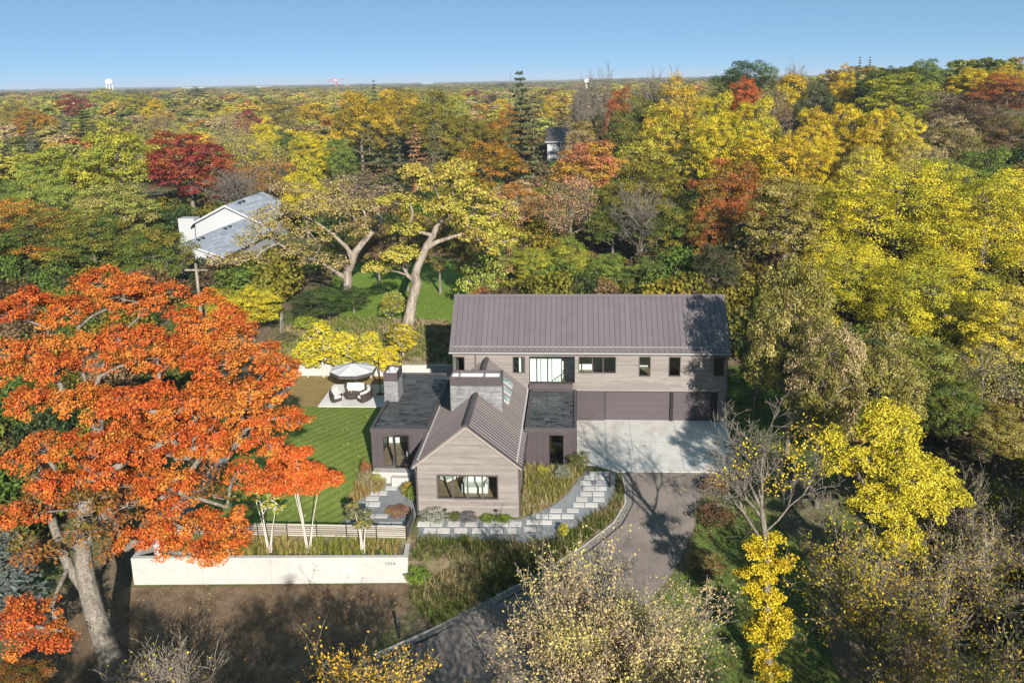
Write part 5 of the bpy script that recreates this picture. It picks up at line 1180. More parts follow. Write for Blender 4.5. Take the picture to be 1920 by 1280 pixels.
    ('oak', 24.3, -7.0, 6.1, 2.6, 'G', 'OL', "green understorey tree behind the ash's right side", 'trees of the right-hand wood'),
    ('round', -31.7, 16.5, 5.5, 3.8, 'YL', 'YG', 'yellow-green bush tree at the upper right of the orange oak', 'garden shrubs'),
    ('oak', -25.8, 20.0, 4.0, 3.4, 'DG', 'G', 'dark green bush at the foot of the left crooked oak', 'garden shrubs'),
    ('round', -36.9, 20.0, 4.0, 2.9, 'YG', 'YL', 'pale yellow bush left of the bush tree by the fence', 'garden shrubs'),
    ('oak', -23.3, 23.0, 3.0, 2.2, 'G', 'DG', "dark green bush right of the left crooked oak's trunk foot", 'garden shrubs'),
    ('shrub', -18.6, 20.2, 3.2, 1.3, 'PG', 'OLG', 'olive bush leaning against the white crooked oak trunk', 'garden shrubs'),
    ('young', -23.0, 10.0, 5.3, 2.1, 'YG', 'YL', 'leftmost yellow young tree behind the patio', 'young yellow trees along the retaining wall'),
    ('young', -20.7, 10.1, 4.6, 1.9, 'YG', 'YL', 'second yellow young tree behind the patio', 'young yellow trees along the retaining wall'),
    ('young', -18.7, 10.0, 4.3, 1.6, 'YL', 'YG', 'third yellow young tree behind the patio, right of the parasol', 'young yellow trees along the retaining wall'),
    ('young', -17.2, 10.1, 3.1, 1.4, 'YL', 'Y', 'short yellow young tree left of the slim chimney', 'young yellow trees along the retaining wall'),
    ('young', -16.1, 12.0, 3.4, 1.6, 'OLG', 'YL', 'green-gold young tree right of the slim chimney on the bank', 'young yellow trees along the retaining wall'),
    ('young', -24.4, 9.9, 3.6, 1.4, 'YG', 'YL', 'yellow young tree nearest the orange oak behind the patio', 'young yellow trees along the retaining wall'),
    ('young', -20.1, 11.2, 2.0, 1.4, 'YL', 'YG', 'yellow young tree directly behind the parasol', 'young yellow trees along the retaining wall'),
]
for k_, x_, y_, h_, r_, a_, b_, lab_, g_ in TREES:
    plant(k_, x_, y_, h_, r_, PAL[a_], PAL[b_], lab_, g_)
# ------------------------------------------------------------------ particular trees
def sublobes(rg, lob, n=3, k=.58, spread=.6):
    a = np.array(lob); C = []; L = []
    for x, y, z, r in a:
        for _ in range(n):
            d = rg.normal(size=3); d /= np.linalg.norm(d); d[2] *= .6
            C.append(np.array([x, y, z])+d*r*spread); L.append(r*k*rg.uniform(.8, 1.2))
    return np.array(C), np.array(L)

def hero(name, kind, base, lob, trunk, r0, c1, c2, label, seed, leaf=.24, per_lobe=30, per_cl=20, flat=.55, bark='bark', sub=3, k=.58, twigs=3, thin=1.0, group=None, up=.55, extra=None, cl_r=.42, jit=.55, inner=.2, twig_r=.018, lw=.3, tip=.03, start=.3):
    rg = np.random.default_rng(seed); C, L = sublobes(rg, lob, sub, k)
    V, F, c, v, cp, li = foliage(rg, C, L, per_lobe, per_cl, leaf, flat, cl_r, up, thin=thin, jit=jit, inner=inner)
    cm = np_mesh(name+"_crown", V, F, MT['leaf'], {"c": c, "v": v})
    main = np.array(lob)[:, :3]; parts = []
    if extra is not None:
        for pts, r_a, r_b in extra:
            m = MB(); m.tube([tuple(p) for p in pts], list(np.linspace(r_a, r_b, len(pts))), 7, cap=False); parts.append(mb_arrays(m))
    # branches out to the sub-lobes, twigs to the leaf clusters
    tk = np.array(trunk, float)
    sk = limbs(rg, C, L, tk, r0, None, None, 0, tip=tip, start=start, seeds=[e[0] for e in (extra or [])]); parts.append(sk)
    sel = rg.permutation(len(cp))[:int(twigs*len(C))]; a = C[li[sel]]; b = cp[sel]; parts.append(prisms(a, b, twig_r*1.3, twig_r*.5))
    tv, tf = join(parts); tm = np_mesh(name+"_trunk", tv, tf, MT[bark], smooth=True)
    t = thing(name, label, "tree", base, 0, group)
    link("trunk", tm, t, loc=(0, 0, 0)); o = link("crown", cm, t, loc=(0, 0, 0)); o.color = (*c1, 1); o["color2"] = [float(q) for q in c2]
    return t

OG = [(-5.19, 5.45, 17.91, 2.29), (-2.39, 6.2, 18.61, 2.45), (0.84, 6.32, 18.73, 2.3), (4.53, 5.45, 17.93, 2.12), (7.36, 3.8, 16.97, 2.04), (9.41, 2.05, 16.13, 1.44), (-4.39, 2.4, 16.21, 1.89), (-2.12, 2.93, 16.48, 2.31), (0.48, 3.1, 16.58, 2.31), (3.28, 3.45, 16.77, 2.32), (6.58, 2.05, 16.12, 2.11), (9.2, 0.5, 15.18, 1.78), (10.69, -0.7, 14.45, 0.99), (-2.17, -0.17, 14.64, 1.8), (0.37, 0.1, 14.84, 1.93), (2.92, 0.37, 15.04, 2.06), (5.66, 0.1, 14.89, 2.04), (8.02, -0.7, 14.42, 1.75), (9.87, -1.77, 13.84, 1.09), (-1.03, -2.3, 13.4, 1.47), (1.14, -2.03, 13.57, 1.23), (3.75, -2.17, 13.54, 1.46), (5.91, -1.9, 13.71, 1.47), (7.92, -1.9, 13.74, 1.22), (4.16, -1.4, 9.37, 1.14), (5.86, -1.53, 10.04, 1.38), (7.49, -1.47, 9.76, 1.13), (3.04, -1.45, 8.54, 1.15), (5.16, -1.5, 8.47, 1.27), (6.75, -1.6, 8.28, 1.14), (7.89, -1.4, 8.75, 0.76), (-2.11, -2.55, 5.22, 1.54), (-3.39, -2.8, 3.75, 1.29), (-0.94, -2.75, 4.23, 1.02), (-0.59, -1.83, 11.3, 1.51), (2.17, -1.97, 11.96, 1.24), (5.5, -1.97, 12.01, 0.99), (-2.0, -1.57, 10.04, 1.27)]
_r = np.random.default_rng(99); OG += [(float(x), float(y), float(z), float(r)) for x, y, z, r in zip(_r.uniform(-4, 8.5, 14), _r.uniform(-1.0, 5, 14), _r.uniform(10.6, 14.2, 14), _r.uniform(1.2, 1.7, 14))]
tr_og = np.array([(0, 0, 0), (-.35, .1, 1.8), (-.75, .2, 3.6), (-1.0, .3, 5.4), (-1.1, .5, 7.2), (-.8, .7, 9.0), (-.4, .9, 10.8), (0, 1.1, 12.6), (.4, 1.3, 14.2)])
hero("oak_tree", 'oak', (-24.4, -25.2, -4.3), OG, tr_og, .60, (.48, .098, .018), (.50, .180, .028), "huge bright orange oak filling the lower left", 101, leaf=.125, per_lobe=15, per_cl=44, flat=.85, sub=7, k=.42, twigs=4, bark='bark_mid', start=.45, cl_r=.42, tip=.022, inner=.1, jit=.5,
     extra=[(np.array([(-.9, .2, 4.6), (-1.9, .4, 6.0), (-2.5, .6, 8.2), (-2.8, .8, 10.5), (-3.2, 1.2, 13)]), .32, .12), (np.array([(-.8, .5, 8.0), (.9, .2, 9.3), (3.0, -.4, 10.3), (5.6, -1.0, 10.8), (7.5, -1.3, 10.4)]), .26, .07)])
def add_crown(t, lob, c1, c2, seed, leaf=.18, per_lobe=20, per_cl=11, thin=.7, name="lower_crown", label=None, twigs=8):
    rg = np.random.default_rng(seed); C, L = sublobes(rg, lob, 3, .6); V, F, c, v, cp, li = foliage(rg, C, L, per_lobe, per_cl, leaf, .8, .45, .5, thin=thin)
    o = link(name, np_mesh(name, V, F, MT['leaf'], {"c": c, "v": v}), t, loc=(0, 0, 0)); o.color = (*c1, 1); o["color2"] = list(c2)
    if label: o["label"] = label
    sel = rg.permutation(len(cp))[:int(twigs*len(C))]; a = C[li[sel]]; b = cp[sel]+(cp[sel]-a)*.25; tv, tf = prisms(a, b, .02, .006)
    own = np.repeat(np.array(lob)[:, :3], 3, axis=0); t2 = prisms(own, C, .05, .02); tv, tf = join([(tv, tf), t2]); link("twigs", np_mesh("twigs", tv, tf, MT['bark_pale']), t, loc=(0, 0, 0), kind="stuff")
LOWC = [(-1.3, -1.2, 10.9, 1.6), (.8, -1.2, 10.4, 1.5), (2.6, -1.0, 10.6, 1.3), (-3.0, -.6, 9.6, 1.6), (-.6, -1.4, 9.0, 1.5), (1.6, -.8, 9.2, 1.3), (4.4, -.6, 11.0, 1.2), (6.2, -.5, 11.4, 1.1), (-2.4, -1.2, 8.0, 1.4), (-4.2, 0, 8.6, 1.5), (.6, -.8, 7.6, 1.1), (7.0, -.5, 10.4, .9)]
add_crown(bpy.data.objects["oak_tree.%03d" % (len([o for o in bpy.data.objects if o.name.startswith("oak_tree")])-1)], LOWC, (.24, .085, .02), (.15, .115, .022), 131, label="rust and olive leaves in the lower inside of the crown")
OK1 = [(2.39, 0.34, 14.12, 2.45), (5.61, 1.34, 14.24, 2.83), (-0.36, -0.66, 11.97, 2.29), (3.8, -1.16, 11.5, 2.78), (8.24, 0.34, 12.28, 2.81), (7.32, -1.16, 9.95, 2.78), (10.31, -0.66, 9.08, 1.93), (-0.88, -1.66, 7.76, 2.14), (-1.88, -2.16, 6.31, 1.63), (7.97, -1.66, 7.73, 1.31), (1.02, 2.34, 14.69, 1.88), (4.59, 3.34, 15.34, 2.0), (10.2, 1.34, 11.1, 1.86), (4.78, -2.16, 13.64, 2.23), (0.51, -1.66, 10.07, 1.62)]
T1 = np.array([(0, 0, -.2), (0.21, 0, 0.99), (0.6, 0, 2.62), (1.09, 0, 4.24), (0.92, 0, 5.05), (1.22, 0, 5.85), (1.73, 0, 6.91), (2.19, 0, 7.96), (2.86, 0, 8.9), (3.2, 0, 9.78)])
hero("oak_tree", 'oak', (-17.04, 19.66, 2.1), OK1, T1, .58, (.38, .34, .045), (.44, .33, .07), "crooked pale-trunked oak with yellow-green crown left of the garage roof", 102, leaf=.23, per_lobe=18, per_cl=30, cl_r=.36, flat=.7, bark='bark_pale', sub=3, thin=.8, twigs=4,
     extra=[(np.array([(2.0, 0, 7.5), (3.2, -.1, 8.3), (5.0, -.3, 8.9), (7.3, -.6, 9.4)]), .28, .12), (np.array([(1.0, 0, 4.3), (.2, -.1, 5.0), (-.3, -.3, 6.2)]), .28, .1)])
OK2 = [(-3.03, 0.02, 10.49, 3.06), (-6.32, -0.98, 7.86, 3.06), (-9.5, -1.98, 6.37, 2.88), (-2.09, -1.98, 7.46, 2.74), (0.33, 0.02, 9.91, 2.5), (2.98, 1.02, 10.87, 2.01), (-3.94, -1.98, 5.22, 2.49), (-11.6, -1.98, 5.25, 2.0), (-0.71, -1.48, 5.11, 2.0), (1.62, -0.98, 8.38, 1.77), (-7.63, 0.02, 9.96, 2.52), (-5.54, 2.02, 11.94, 2.27), (-1.2, 2.02, 12.18, 2.26), (3.09, 0.02, 8.77, 1.56)]
T2 = np.array([(0.27, 0, -0.3), (0.49, 0, 1.33), (0.58, 0, 2.79), (0.64, 0, 3.77), (1.16, 0, 4.81), (1.68, 0, 5.95), (2.29, 0, 6.63), (3.32, 0, 7.76), (4.7, 0, 9.21)])
hero("oak_tree", 'oak', (-25.12, 25.98, 2.4), OK2, T2, .56, (.30, .24, .06), (.36, .26, .12), "crooked oak with sparse tan and yellow leaves above the dark bush", 103, leaf=.24, per_lobe=28, per_cl=11, flat=.65, bark='bark_pale', sub=3, thin=.7, twigs=7,
     extra=[(np.array([(.6, 0, 2.9), (-.6, -.2, 3.7), (-2.0, -.6, 4.9), (-4, -1, 5.6)]), .32, .1), (np.array([(1.4, 0, 5.2), (.6, 0, 6.4), (-.6, 0, 7.6), (-2.4, 0, 9)]), .28, .1)])
AY = [(-1.5, 0.0, 10.18, 1.9), (-2.89, -0.5, 9.07, 1.49), (-0.24, -0.5, 8.82, 1.89), (1.79, 0.5, 8.09, 1.33), (-1.87, -1.0, 7.42, 1.48), (0.25, -1.0, 7.17, 1.4), (-0.84, 1.0, 11.1, 1.24), (-3.47, 0.5, 10.09, 0.96), (2.22, 0.0, 7.14, 0.82), (-0.62, -1.5, 6.09, 1.07), (-1.6, -1.4, 5.0, .9), (-2.3, -1.6, 3.6, .8), (-.2, -1.4, 4.9, .8)]
TA = np.array([(0, 0, 0), (-.1, 0, 1.6), (-.3, 0, 3.2), (-.5, 0, 4.8), (-.6, 0, 6.4), (-.8, 0, 8)])
hero("ash_tree", 'oak', (16.5, -20.5, -2.9), AY, TA, .2, (.56, .45, .03), (.48, .42, .03), "bright lemon-yellow ash at the lower right", 104, leaf=.115, per_lobe=17, per_cl=48, flat=.9, sub=6, k=.5, twigs=6, thin=.95, cl_r=.48, jit=.8)

# serviceberries in the planter
SB = [(-.9, 0, 5.9, 1.0), (.2, .2, 5.5, 1.1), (1.3, 0, 4.9, .9), (-1.9, 0, 4.9, .9), (-.6, -.4, 4.8, 1.1), (.7, -.3, 4.5, .95), (1.9, .1, 4.6, .6), (-1.3, .5, 5.6, .8), (-2.5, -.1, 4.3, .6), (.1, 0, 6.3, .6)]
def stems(n, h, sp, rg): 
    return [(np.array([(0.1*math.cos(a), .1*math.sin(a), -.1), (sp*.45*math.cos(a), sp*.3*math.sin(a), h*.5), (sp*math.cos(a), sp*.6*math.sin(a), h)]), .035, .02) for a in np.linspace(.2, 2*math.pi, n, endpoint=False)]
rg_ = np.random.default_rng(5)
hero("serviceberry_tree", 'round', (-16.5, -16.7, -1.92), SB, np.array([(0, 0, 0), (-.1, 0, 1.2), (-.25, 0, 2.4), (-.4, 0, 3.6), (-.4, 0, 4.6)]), .045, (.50, .09, .016), (.50, .13, .02), "multi-stemmed small tree with orange crown and white stems in the planter", 105, leaf=.14, per_lobe=34, per_cl=19, flat=.85, bark='bark_white', tip=.010, sub=3, extra=stems(3, 4.2, .9, rg_), group="multi-stemmed trees in the planter")
SB2 = [(-.5, 0, 3.9, .7), (.4, .1, 3.6, .7), (0, -.2, 3.0, .7), (-.8, .2, 3.1, .6), (.8, 0, 2.9, .5)]
hero("serviceberry_tree", 'round', (-18.88, -16.8, -1.92), SB2, np.array([(0, 0, 0), (-.1, 0, 1.2), (-.2, 0, 2.4), (-.2, 0, 3.2)]), .05, PAL['YG'], PAL['PG'], "thin white-stemmed small tree in the planter beside the orange one", 106, leaf=.15, per_lobe=16, per_cl=6, flat=.8, bark='bark_white', tip=.010, sub=3, thin=.5, extra=stems(3, 3.2, .7, rg_), group="multi-stemmed trees in the planter", twigs=6)
SB3 = [(-.3, 0, 2.9, .55), (.35, .1, 2.6, .5), (0, -.2, 2.1, .6), (-.5, .2, 2.0, .5), (.45, 0, 1.8, .45)]
hero("serviceberry_tree", 'round', (-13.19, -16.7, -1.92), SB3, np.array([(0, 0, 0), (0, 0, .9), (-.1, 0, 1.8), (-.1, 0, 2.4)]), .045, PAL['GG'], PAL['KH'], "small grey-green multi-stemmed tree at the right end of the planter", 107, leaf=.13, per_lobe=22, per_cl=10, flat=.9, bark='bark_white', tip=.010, sub=3, thin=.8, extra=stems(3, 2.4, .4, rg_), group="multi-stemmed trees in the planter")

# the ash with a vine up its trunk and a bare branching top
def vine_ash():
    rg = np.random.default_rng(108); base = Vector((9.1, -24.8, T(9.4, -24.8)-.05)); t = thing("ash_tree", "half-bare ash with a yellow vine climbing its slim trunk beside the drive", "tree", base)
    tp = np.array([(0, 0, 0), (-.2, 0, 2.34), (-.31, 0, 4.39), (-.42, 0, 6.41), (-.58, 0, 8.09), (-.83, 0, 9.47)])
    m = MB(); m.tube([tuple(p) for p in tp], [.24, .2, .18, .16, .14, .11], 8, cap=False); segs = []
    def grow(p, d, ln, r, lev):
        pts = [p]
        for i in range(4): d = d+rg.normal(size=3)*.17+np.array([0, 0, .03]); d /= np.linalg.norm(d); pts.append(pts[-1]+d*ln/4)
        rr = np.linspace(r, max(.012, r*.4), 5)
        for i in range(4): segs.append((pts[i], pts[i+1], rr[i], rr[i+1], lev))
        if lev < 3:
            for _ in range((7, 6, 4)[lev]):
                q = rg.uniform(.25, 1)*4; i = min(int(q), 3); s = pts[i]+(pts[i+1]-pts[i])*(q-i); nd = d+rg.normal(size=3)*.6; nd /= np.linalg.norm(nd); grow(s, nd, ln*rg.uniform(.4, .62), max(.012, rr[i]*.55), lev+1)
    for p, d, ln, r in (((-.55, 0, 7.4), (-.9, .1, .35), 3.9, .09), ((-.83, 0, 9.4), (-.25, .2, 1), 3.6, .09), ((-.83, 0, 9.4), (.35, 0, 1), 3.6, .08), ((-.6, 0, 8.2), (.75, .1, .8), 3.4, .08), ((-.7, 0, 8.8), (-.6, .3, .8), 3.4, .08), ((-.75, 0, 9.0), (.1, .7, .8), 3, .07)):
        d = np.array(d, float); grow(np.array(p), d/np.linalg.norm(d), ln, r, 0)
    a = np.array([s[0] for s in segs]); b = np.array([s[1] for s in segs]); tv, tf = join([mb_arrays(m), prisms(a, b, np.array([s[2] for s in segs]), np.array([s[3] for s in segs]))])
    link("trunk", np_mesh("vine_ash_trunk", tv, tf, MT['bark'], smooth=False), t, loc=(0, 0, 0))
    C = []; L = []
    for k in range(105):                                     # leaf tufts of the vine up the trunk
        z = rg.uniform(.3, 8.4); x = np.interp(z, tp[:, 2], tp[:, 0]); an = rg.uniform(0, 6.28); rr = rg.uniform(.12, 1.0)**1.5*(1.0-.25*math.sin(z*1.7)); C.append((x+rr*math.cos(an), rr*math.sin(an), z)); L.append(rg.uniform(.12, .34))
    V, F, c, v, cp, li = foliage(rg, np.array(C), np.array(L), 10, 16, .115, .9, 1.15, .4, thin=.9, jit=.9)
    o = link("vine", np_mesh("vine_leaves", V, F, MT['leaf'], {"c": c, "v": v}), t, loc=(0, 0, 0)); o.color = (.58, .46, .02, 1); o["color2"] = [.52, .36, .02]
    C = [(-2.0, .3, 11.2), (-1.3, .1, 12.4), (.3, 0, 12.2), (.9, .2, 11.2), (-.1, -.2, 10.6), (1.4, .1, 12.7), (-2.6, .1, 10.9), (1.0, .2, 13.3)]; L = [.5, .4, .5, .5, .4, .6, .4, .6]
    V, F, c, v, cp, li = foliage(rg, np.array(C), np.array(L), 12, 10, .12, .9, 1.3, .4, thin=.7, jit=.9)
    o = link("crown", np_mesh("ash_tufts", V, F, MT['leaf'], {"c": c, "v": v}), t, loc=(0, 0, 0)); o.color = (.58, .46, .02, 1); o["color2"] = [.52, .36, .02]
vine_ash()

# leaf-dropping trees at the foot of the picture
def thin_tree(name, x, y, H, R_, seed, leaves, leaf, c1, c2, label, bark='bark', n1=9, levels=(6, 5, 4), r0=.14, stems_=1, cb=.15, up=.55, group=None):
    tm, cm = bare_meshes(name, seed, H, R_, bark, leaves, leaf, r0, n1, levels, cb=cb, stems=stems_, up=up)
    t = thing(name, label, "tree", (x, y, T(x, y)-.05), 0, group); link("trunk", tm, t, loc=(0, 0, 0))
    if cm is not None:
        o = link("crown", cm, t, loc=(0, 0, 0)); o.color = (*c1, 1); o["color2"] = [float(q) for q in c2]
    return t
thin_tree("elm_tree", 0.9, -29.4, 9.6, 4.4, 201, 36000, .115, (.46, .34, .16), (.50, .41, .12), "beige-yellow thinning elm at the bottom centre beside the drive", 'bark_pale', 15, (8, 6, 4), .16)
thin_tree("elm_tree", -8.2, -33.5, 9.4, 3.6, 202, 11000, .125, (.58, .33, .02), (.50, .34, .05), "golden twiggy elm at the bottom edge left of the beige one", 'bark', 10, (6, 5, 4), .12)
thin_tree("viburnum_shrub", -20.3, -28.8, 5.6, 2.4, 203, 220, .15, PAL['YG'], PAL['Y'], "grey leafless shrub with a few yellow leaves beside the orange oak trunk", 'bark_pale', 12, (6, 5, 4), .05, 5, .08)
thin_tree("viburnum_shrub", -23.6, -30.5, 3.6, 2.0, 204, 0, .15, PAL['YG'], PAL['Y'], "low grey leafless shrub at the bottom left corner", 'bark_pale', 12, (6, 5, 3), .04, 5, .08)
GB = "leaf-dropping trees at the lower right"
thin_tree("boxelder_tree", 13.9, -24.8, 8.6, 3.2, 205, 6500, .125, (.40, .33, .02), (.50, .33, .02), "twiggy brown tree with yellow-green leaves below the lemon-yellow ash", 'bark', 10, (6, 5, 4), .14, 1, .15, group=GB)
thin_tree("boxelder_tree", 18.2, -23.2, 7.8, 3.6, 206, 5000, .12, (.46, .33, .03), (.30, .22, .06), "spreading grey-twigged tree at the lower right corner", 'bark_pale', 11, (6, 5, 4), .15, 1, .15, group=GB)
thin_tree("boxelder_tree", 15.6, -28.6, 6.6, 3.2, 207, 4200, .12, (.40, .31, .03), (.46, .28, .03), "twiggy yellow-leaved tree at the bottom edge right of the vine ash", 'bark', 10, (6, 5, 4), .12, 1, .12, group=GB)
thin_tree("boxelder_tree", 21.5, -19.0, 7.2, 3.0, 208, 1800, .12, (.24, .2, .05), (.3, .22, .06), "dark twiggy tree at the right edge above the corner", 'bark', 10, (6, 5, 4), .12, 1, .15, group=GB)
thin_tree("boxelder_tree", 22.5, -26.5, 6.0, 3.0, 209, 1500, .12, (.26, .2, .05), (.3, .2, .05), "brown twig thicket in the extreme lower right corner", 'bark', 10, (6, 5, 4), .1, 2, .12, group=GB)
plant('spruce', -31.6, -22.5, 7.5, 2.6, PAL['BG'], (.14, .16, .14), "silver-blue spruce at the left edge beside the orange oak trunk")
plant('oak', -27.6, -28.6, 3.4, 2.0, (.11, .12, .02), PAL['RU'], "olive and rust undergrowth tree under the orange oak at left", name="sapling_tree")
plant('oak', -29.5, -14.5, 7, 3.0, PAL['RU'], PAL['OLG'], "rust-brown young oak in the shade behind the orange oak", name="sapling_tree")
# trees below and behind the camera: out of frame, they shade the foreground
GO_ = "trees along the street below the picture"
for i, (x, y, h, r, c) in enumerate(((-17, -47, 14.5, 3.6, 'OLG'), (-6.5, -51, 18, 4.6, 'GO'), (9.5, -44.5, 14.5, 4.2, 'YG'), (18, -40, 15, 4.6, 'KH'), (-33, -44, 14, 4.4, 'O'), (24.5, -34, 13, 4.2, 'YG'), (27, -22, 13, 4.0, 'KH'), (-2, -41.5, 12.4, 3.8, 'TAN'), (4.5, -39, 11.0, 3.6, 'PG'), (-13, -41, 11.0, 3.4, 'BR'))):
    plant('oak' if i in (0, 1, 4) else ('sparse' if (i % 2 or i == 9) else 'oak'), x, y, h, r, PAL[c], PAL['KH'], ("%s tree by the street outside the picture, %s" % (("olive", "golden", "yellow-green", "khaki", "orange", "lime", "dusty", "tan", "pale green", "brown")[i], ("below its left", "below its middle", "below its right", "beyond its lower right corner", "beyond its lower left corner", "off its right edge low down", "off its right edge midway", "right of the golden one", "just below the beige elm", "left of the golden one")[i])), GO_, name="street_tree")
# ------------------------------------------------------------------ planting: clumps, meadow, fallen leaves
def blades(rg, base, h, spread, w, n_per, lean=.5):
    """arching blades from each base point: two segments each"""
    k = len(base); b = np.repeat(base, n_per, axis=0); n = len(b); an = rg.uniform(0, 2*math.pi, n); hh = np.repeat(h, n_per)*rg.uniform(.55, 1.15, n); sp = np.repeat(spread, n_per)*rg.uniform(.1, 1, n)
    d = np.stack([np.cos(an), np.sin(an), np.zeros(n)], 1); p0 = b+d*(sp*.25)[:, None]; p1 = p0+d*(sp*.35)[:, None]+np.array([0, 0, 1.])*(hh*.65)[:, None]; p2 = p1+d*(sp*lean*1.2)[:, None]+np.array([0, 0, 1.])*(hh*.28)[:, None]
    s = np.stack([-np.sin(an), np.cos(an), np.zeros(n)], 1)*w
    V = np.stack([p0-s, p0+s, p1+s*.8, p1-s*.8, p2+s*.15, p2-s*.15], 1).reshape(-1, 3)
    F = np.array([(0, 1, 2, 3), (3, 2, 4, 5)])[None]+6*np.arange(n)[:, None, None]
    return V, F.reshape(-1, 4), n

def inside(poly, q):
    P = np.array(poly); r = np.zeros(len(q), bool); j = len(P)-1
    for i in range(len(P)):
        c = ((P[i, 1] > q[:, 1]) != (P[j, 1] > q[:, 1])) & (q[:, 0] < (P[j, 0]-P[i, 0])*(q[:, 1]-P[i, 1])/((P[j, 1]-P[i, 1]) or 1e-9)+P[i, 0]); r ^= c; j = i
    return r

def scatter(poly, n, rg):
    P = np.array(poly); q = rg.uniform(P.min(0), P.max(0), (n*4, 2)); q = q[inside(poly, q)][:n]; return q

def grass_field(name, poly, n, h, spread, w, per, cols, seed, label, cat="plants", lift=0.0, lean=.5, clumpy=.9):
    rg = np.random.default_rng(seed); q = scatter(poly, n, rg); z = terrain(q[:, 0], q[:, 1])+lift
    hs = rg.uniform(h[0], h[1], len(q)); V, F, m = blades(rg, np.column_stack([q, z]), hs, hs*spread, w, per, lean)
    c = np.repeat(np.clip(.5+.5*np.sin(q[:, 0]*clumpy+seed)*np.cos(q[:, 1]*clumpy*1.3)+rg.normal(size=len(q))*.28, 0, 1), per*2)
    o = link(name, np_mesh(name, V, F, MT['blade'], {"c": c, "v": np.repeat(rg.random(m), 2)}), label=label, category=cat, kind="stuff"); o.color = (*cols[0], 1); o["color2"] = list(cols[1]); return o
grass_field("planter_grass", [(-11.0, -17.0), (-11.2, -15.9), (-25, -15.9), (-25, -17.4)], 330, (.35, .8), .55, .016, 26, ((.20, .22, .035), (.34, .26, .09)), 301, "tawny green grasses filling the planter above the white wall")
bed_r = [(-3.8, -13.3), (-3.8, -9.0), (-0.6, -9.0), (0.0, -9.3), (-0.5, -10.2), (-1.1, -11.2), (-1.9, -12.2), (-2.9, -13.0)]
grass_field("bed_grass", bed_r, 320, (.3, .75), .6, .016, 26, ((.24, .22, .05), (.40, .33, .17)), 302, "tawny and green ornamental grasses in the bed right of the gable")
meadow = [(-10.0, -15.5), (-6.3, -15.55), (-3.5, -15.75), (-1.8, -15.4), (-0.5, -14.5), (0.3, -13.4), (1.5, -12.7), (2.2, -11.3), (2.35, -10.0), (2.6, -9.6), (2.65, -12.0), (1.8, -13.7), (0.0, -15.65), (-2.7, -17.95), (-5.0, -19.7), (-8.2, -21.4), (-9.9, -19.0), (-10.1, -17.3)]
grass_field("meadow_grass", meadow, 1150, (.22, .62), .75, .016, 18, ((.10, .125, .022), (.30, .235, .11)), 303, "rough green and straw meadow between the path and the drive", clumpy=.8)
grass_field("path_edge_grass", [(-14.8, -9.3), (-14.4, -9.2), (-13.3, -9.6), (-13.2, -10.4), (-14.5, -11.3), (-15.2, -12.4), (-15.2, -11)], 60, (.4, .8), .5, .015, 26, ((.38, .33, .18), (.32, .22, .07)), 304, "straw-coloured grasses between the lawn and the left path")
grass_field("bank_weeds", [(-29.3, 11), (-10.3, 11), (-11.2, 20), (-24, 21.3), (-29, 18.8)], 1500, (.2, .6), 1.0, .03, 13, ((.17, .20, .035), (.34, .26, .14)), 305, "low weeds and dry stalks on the bank behind the retaining wall", clumpy=.5)
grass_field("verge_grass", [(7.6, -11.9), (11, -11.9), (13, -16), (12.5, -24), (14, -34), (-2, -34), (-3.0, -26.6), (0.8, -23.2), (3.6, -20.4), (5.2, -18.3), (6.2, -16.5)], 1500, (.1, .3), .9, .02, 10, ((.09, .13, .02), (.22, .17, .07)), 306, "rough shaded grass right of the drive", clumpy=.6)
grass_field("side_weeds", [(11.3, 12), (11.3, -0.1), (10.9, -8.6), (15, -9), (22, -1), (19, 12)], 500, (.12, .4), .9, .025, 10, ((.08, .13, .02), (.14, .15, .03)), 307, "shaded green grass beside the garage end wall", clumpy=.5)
grass_field("dirt_weeds", [(-26.9, -18.6), (-10.6, -17.7), (-9.9, -19.2), (-11.6, -23.2), (-15, -26), (-22, -31), (-29, -31)], 420, (.05, .16), 1.4, .02, 8, ((.20, .16, .09), (.16, .13, .05)), 308, "sparse dry weeds on the bare dirt below the white wall")

def leaf_litter(name, poly, n, size, c1, c2, seed, label, lift=.05, zf=None):
    rg = np.random.default_rng(seed); q = scatter(poly, n, rg); z = (zf or terrain)(q[:, 0], q[:, 1])+lift
    V, F = leaf_quads(np.column_stack([q, z]), np.array([0, 0, 1.])+rg.normal(size=(len(q), 3))*.25, size, rg)
    o = link(name, np_mesh(name, V, F, MT['leaf'], {"c": rg.random(len(q)), "v": rg.random(len(q))}), label=label, category="leaves", kind="stuff"); o.color = (*c1, 1); o["color2"] = list(c2); return o
leaf_litter("fallen_leaves", [(-16.4, 2.9), (-14.9, 0), (-14.8, -9.1), (-15.2, -13), (-15.2, -15.3), (-25, -15.3), (-25, 2.9)], 420, .12, (.50, .43, .24), (.48, .30, .08), 401, "pale fallen leaves scattered over the striped lawn")
leaf_litter("fallen_leaves", [(-29, -18.6), (-10.6, -17.7), (-9.9, -19.2), (-11.6, -23.2), (-15, -26), (-22, -31), (-29, -31)], 1500, .13, (.30, .22, .12), (.38, .24, .10), 402, "dry fallen leaves on the bare dirt below the white wall")
leaf_litter("fallen_leaves", [(7.6, -11.9), (11, -11.9), (13, -16), (12.5, -24), (14, -34), (-2, -34), (-3.0, -26.6), (3.6, -20.4), (6.2, -16.5)], 3800, .13, (.42, .33, .12), (.34, .22, .10), 403, "fallen leaves over the grass right of the drive")
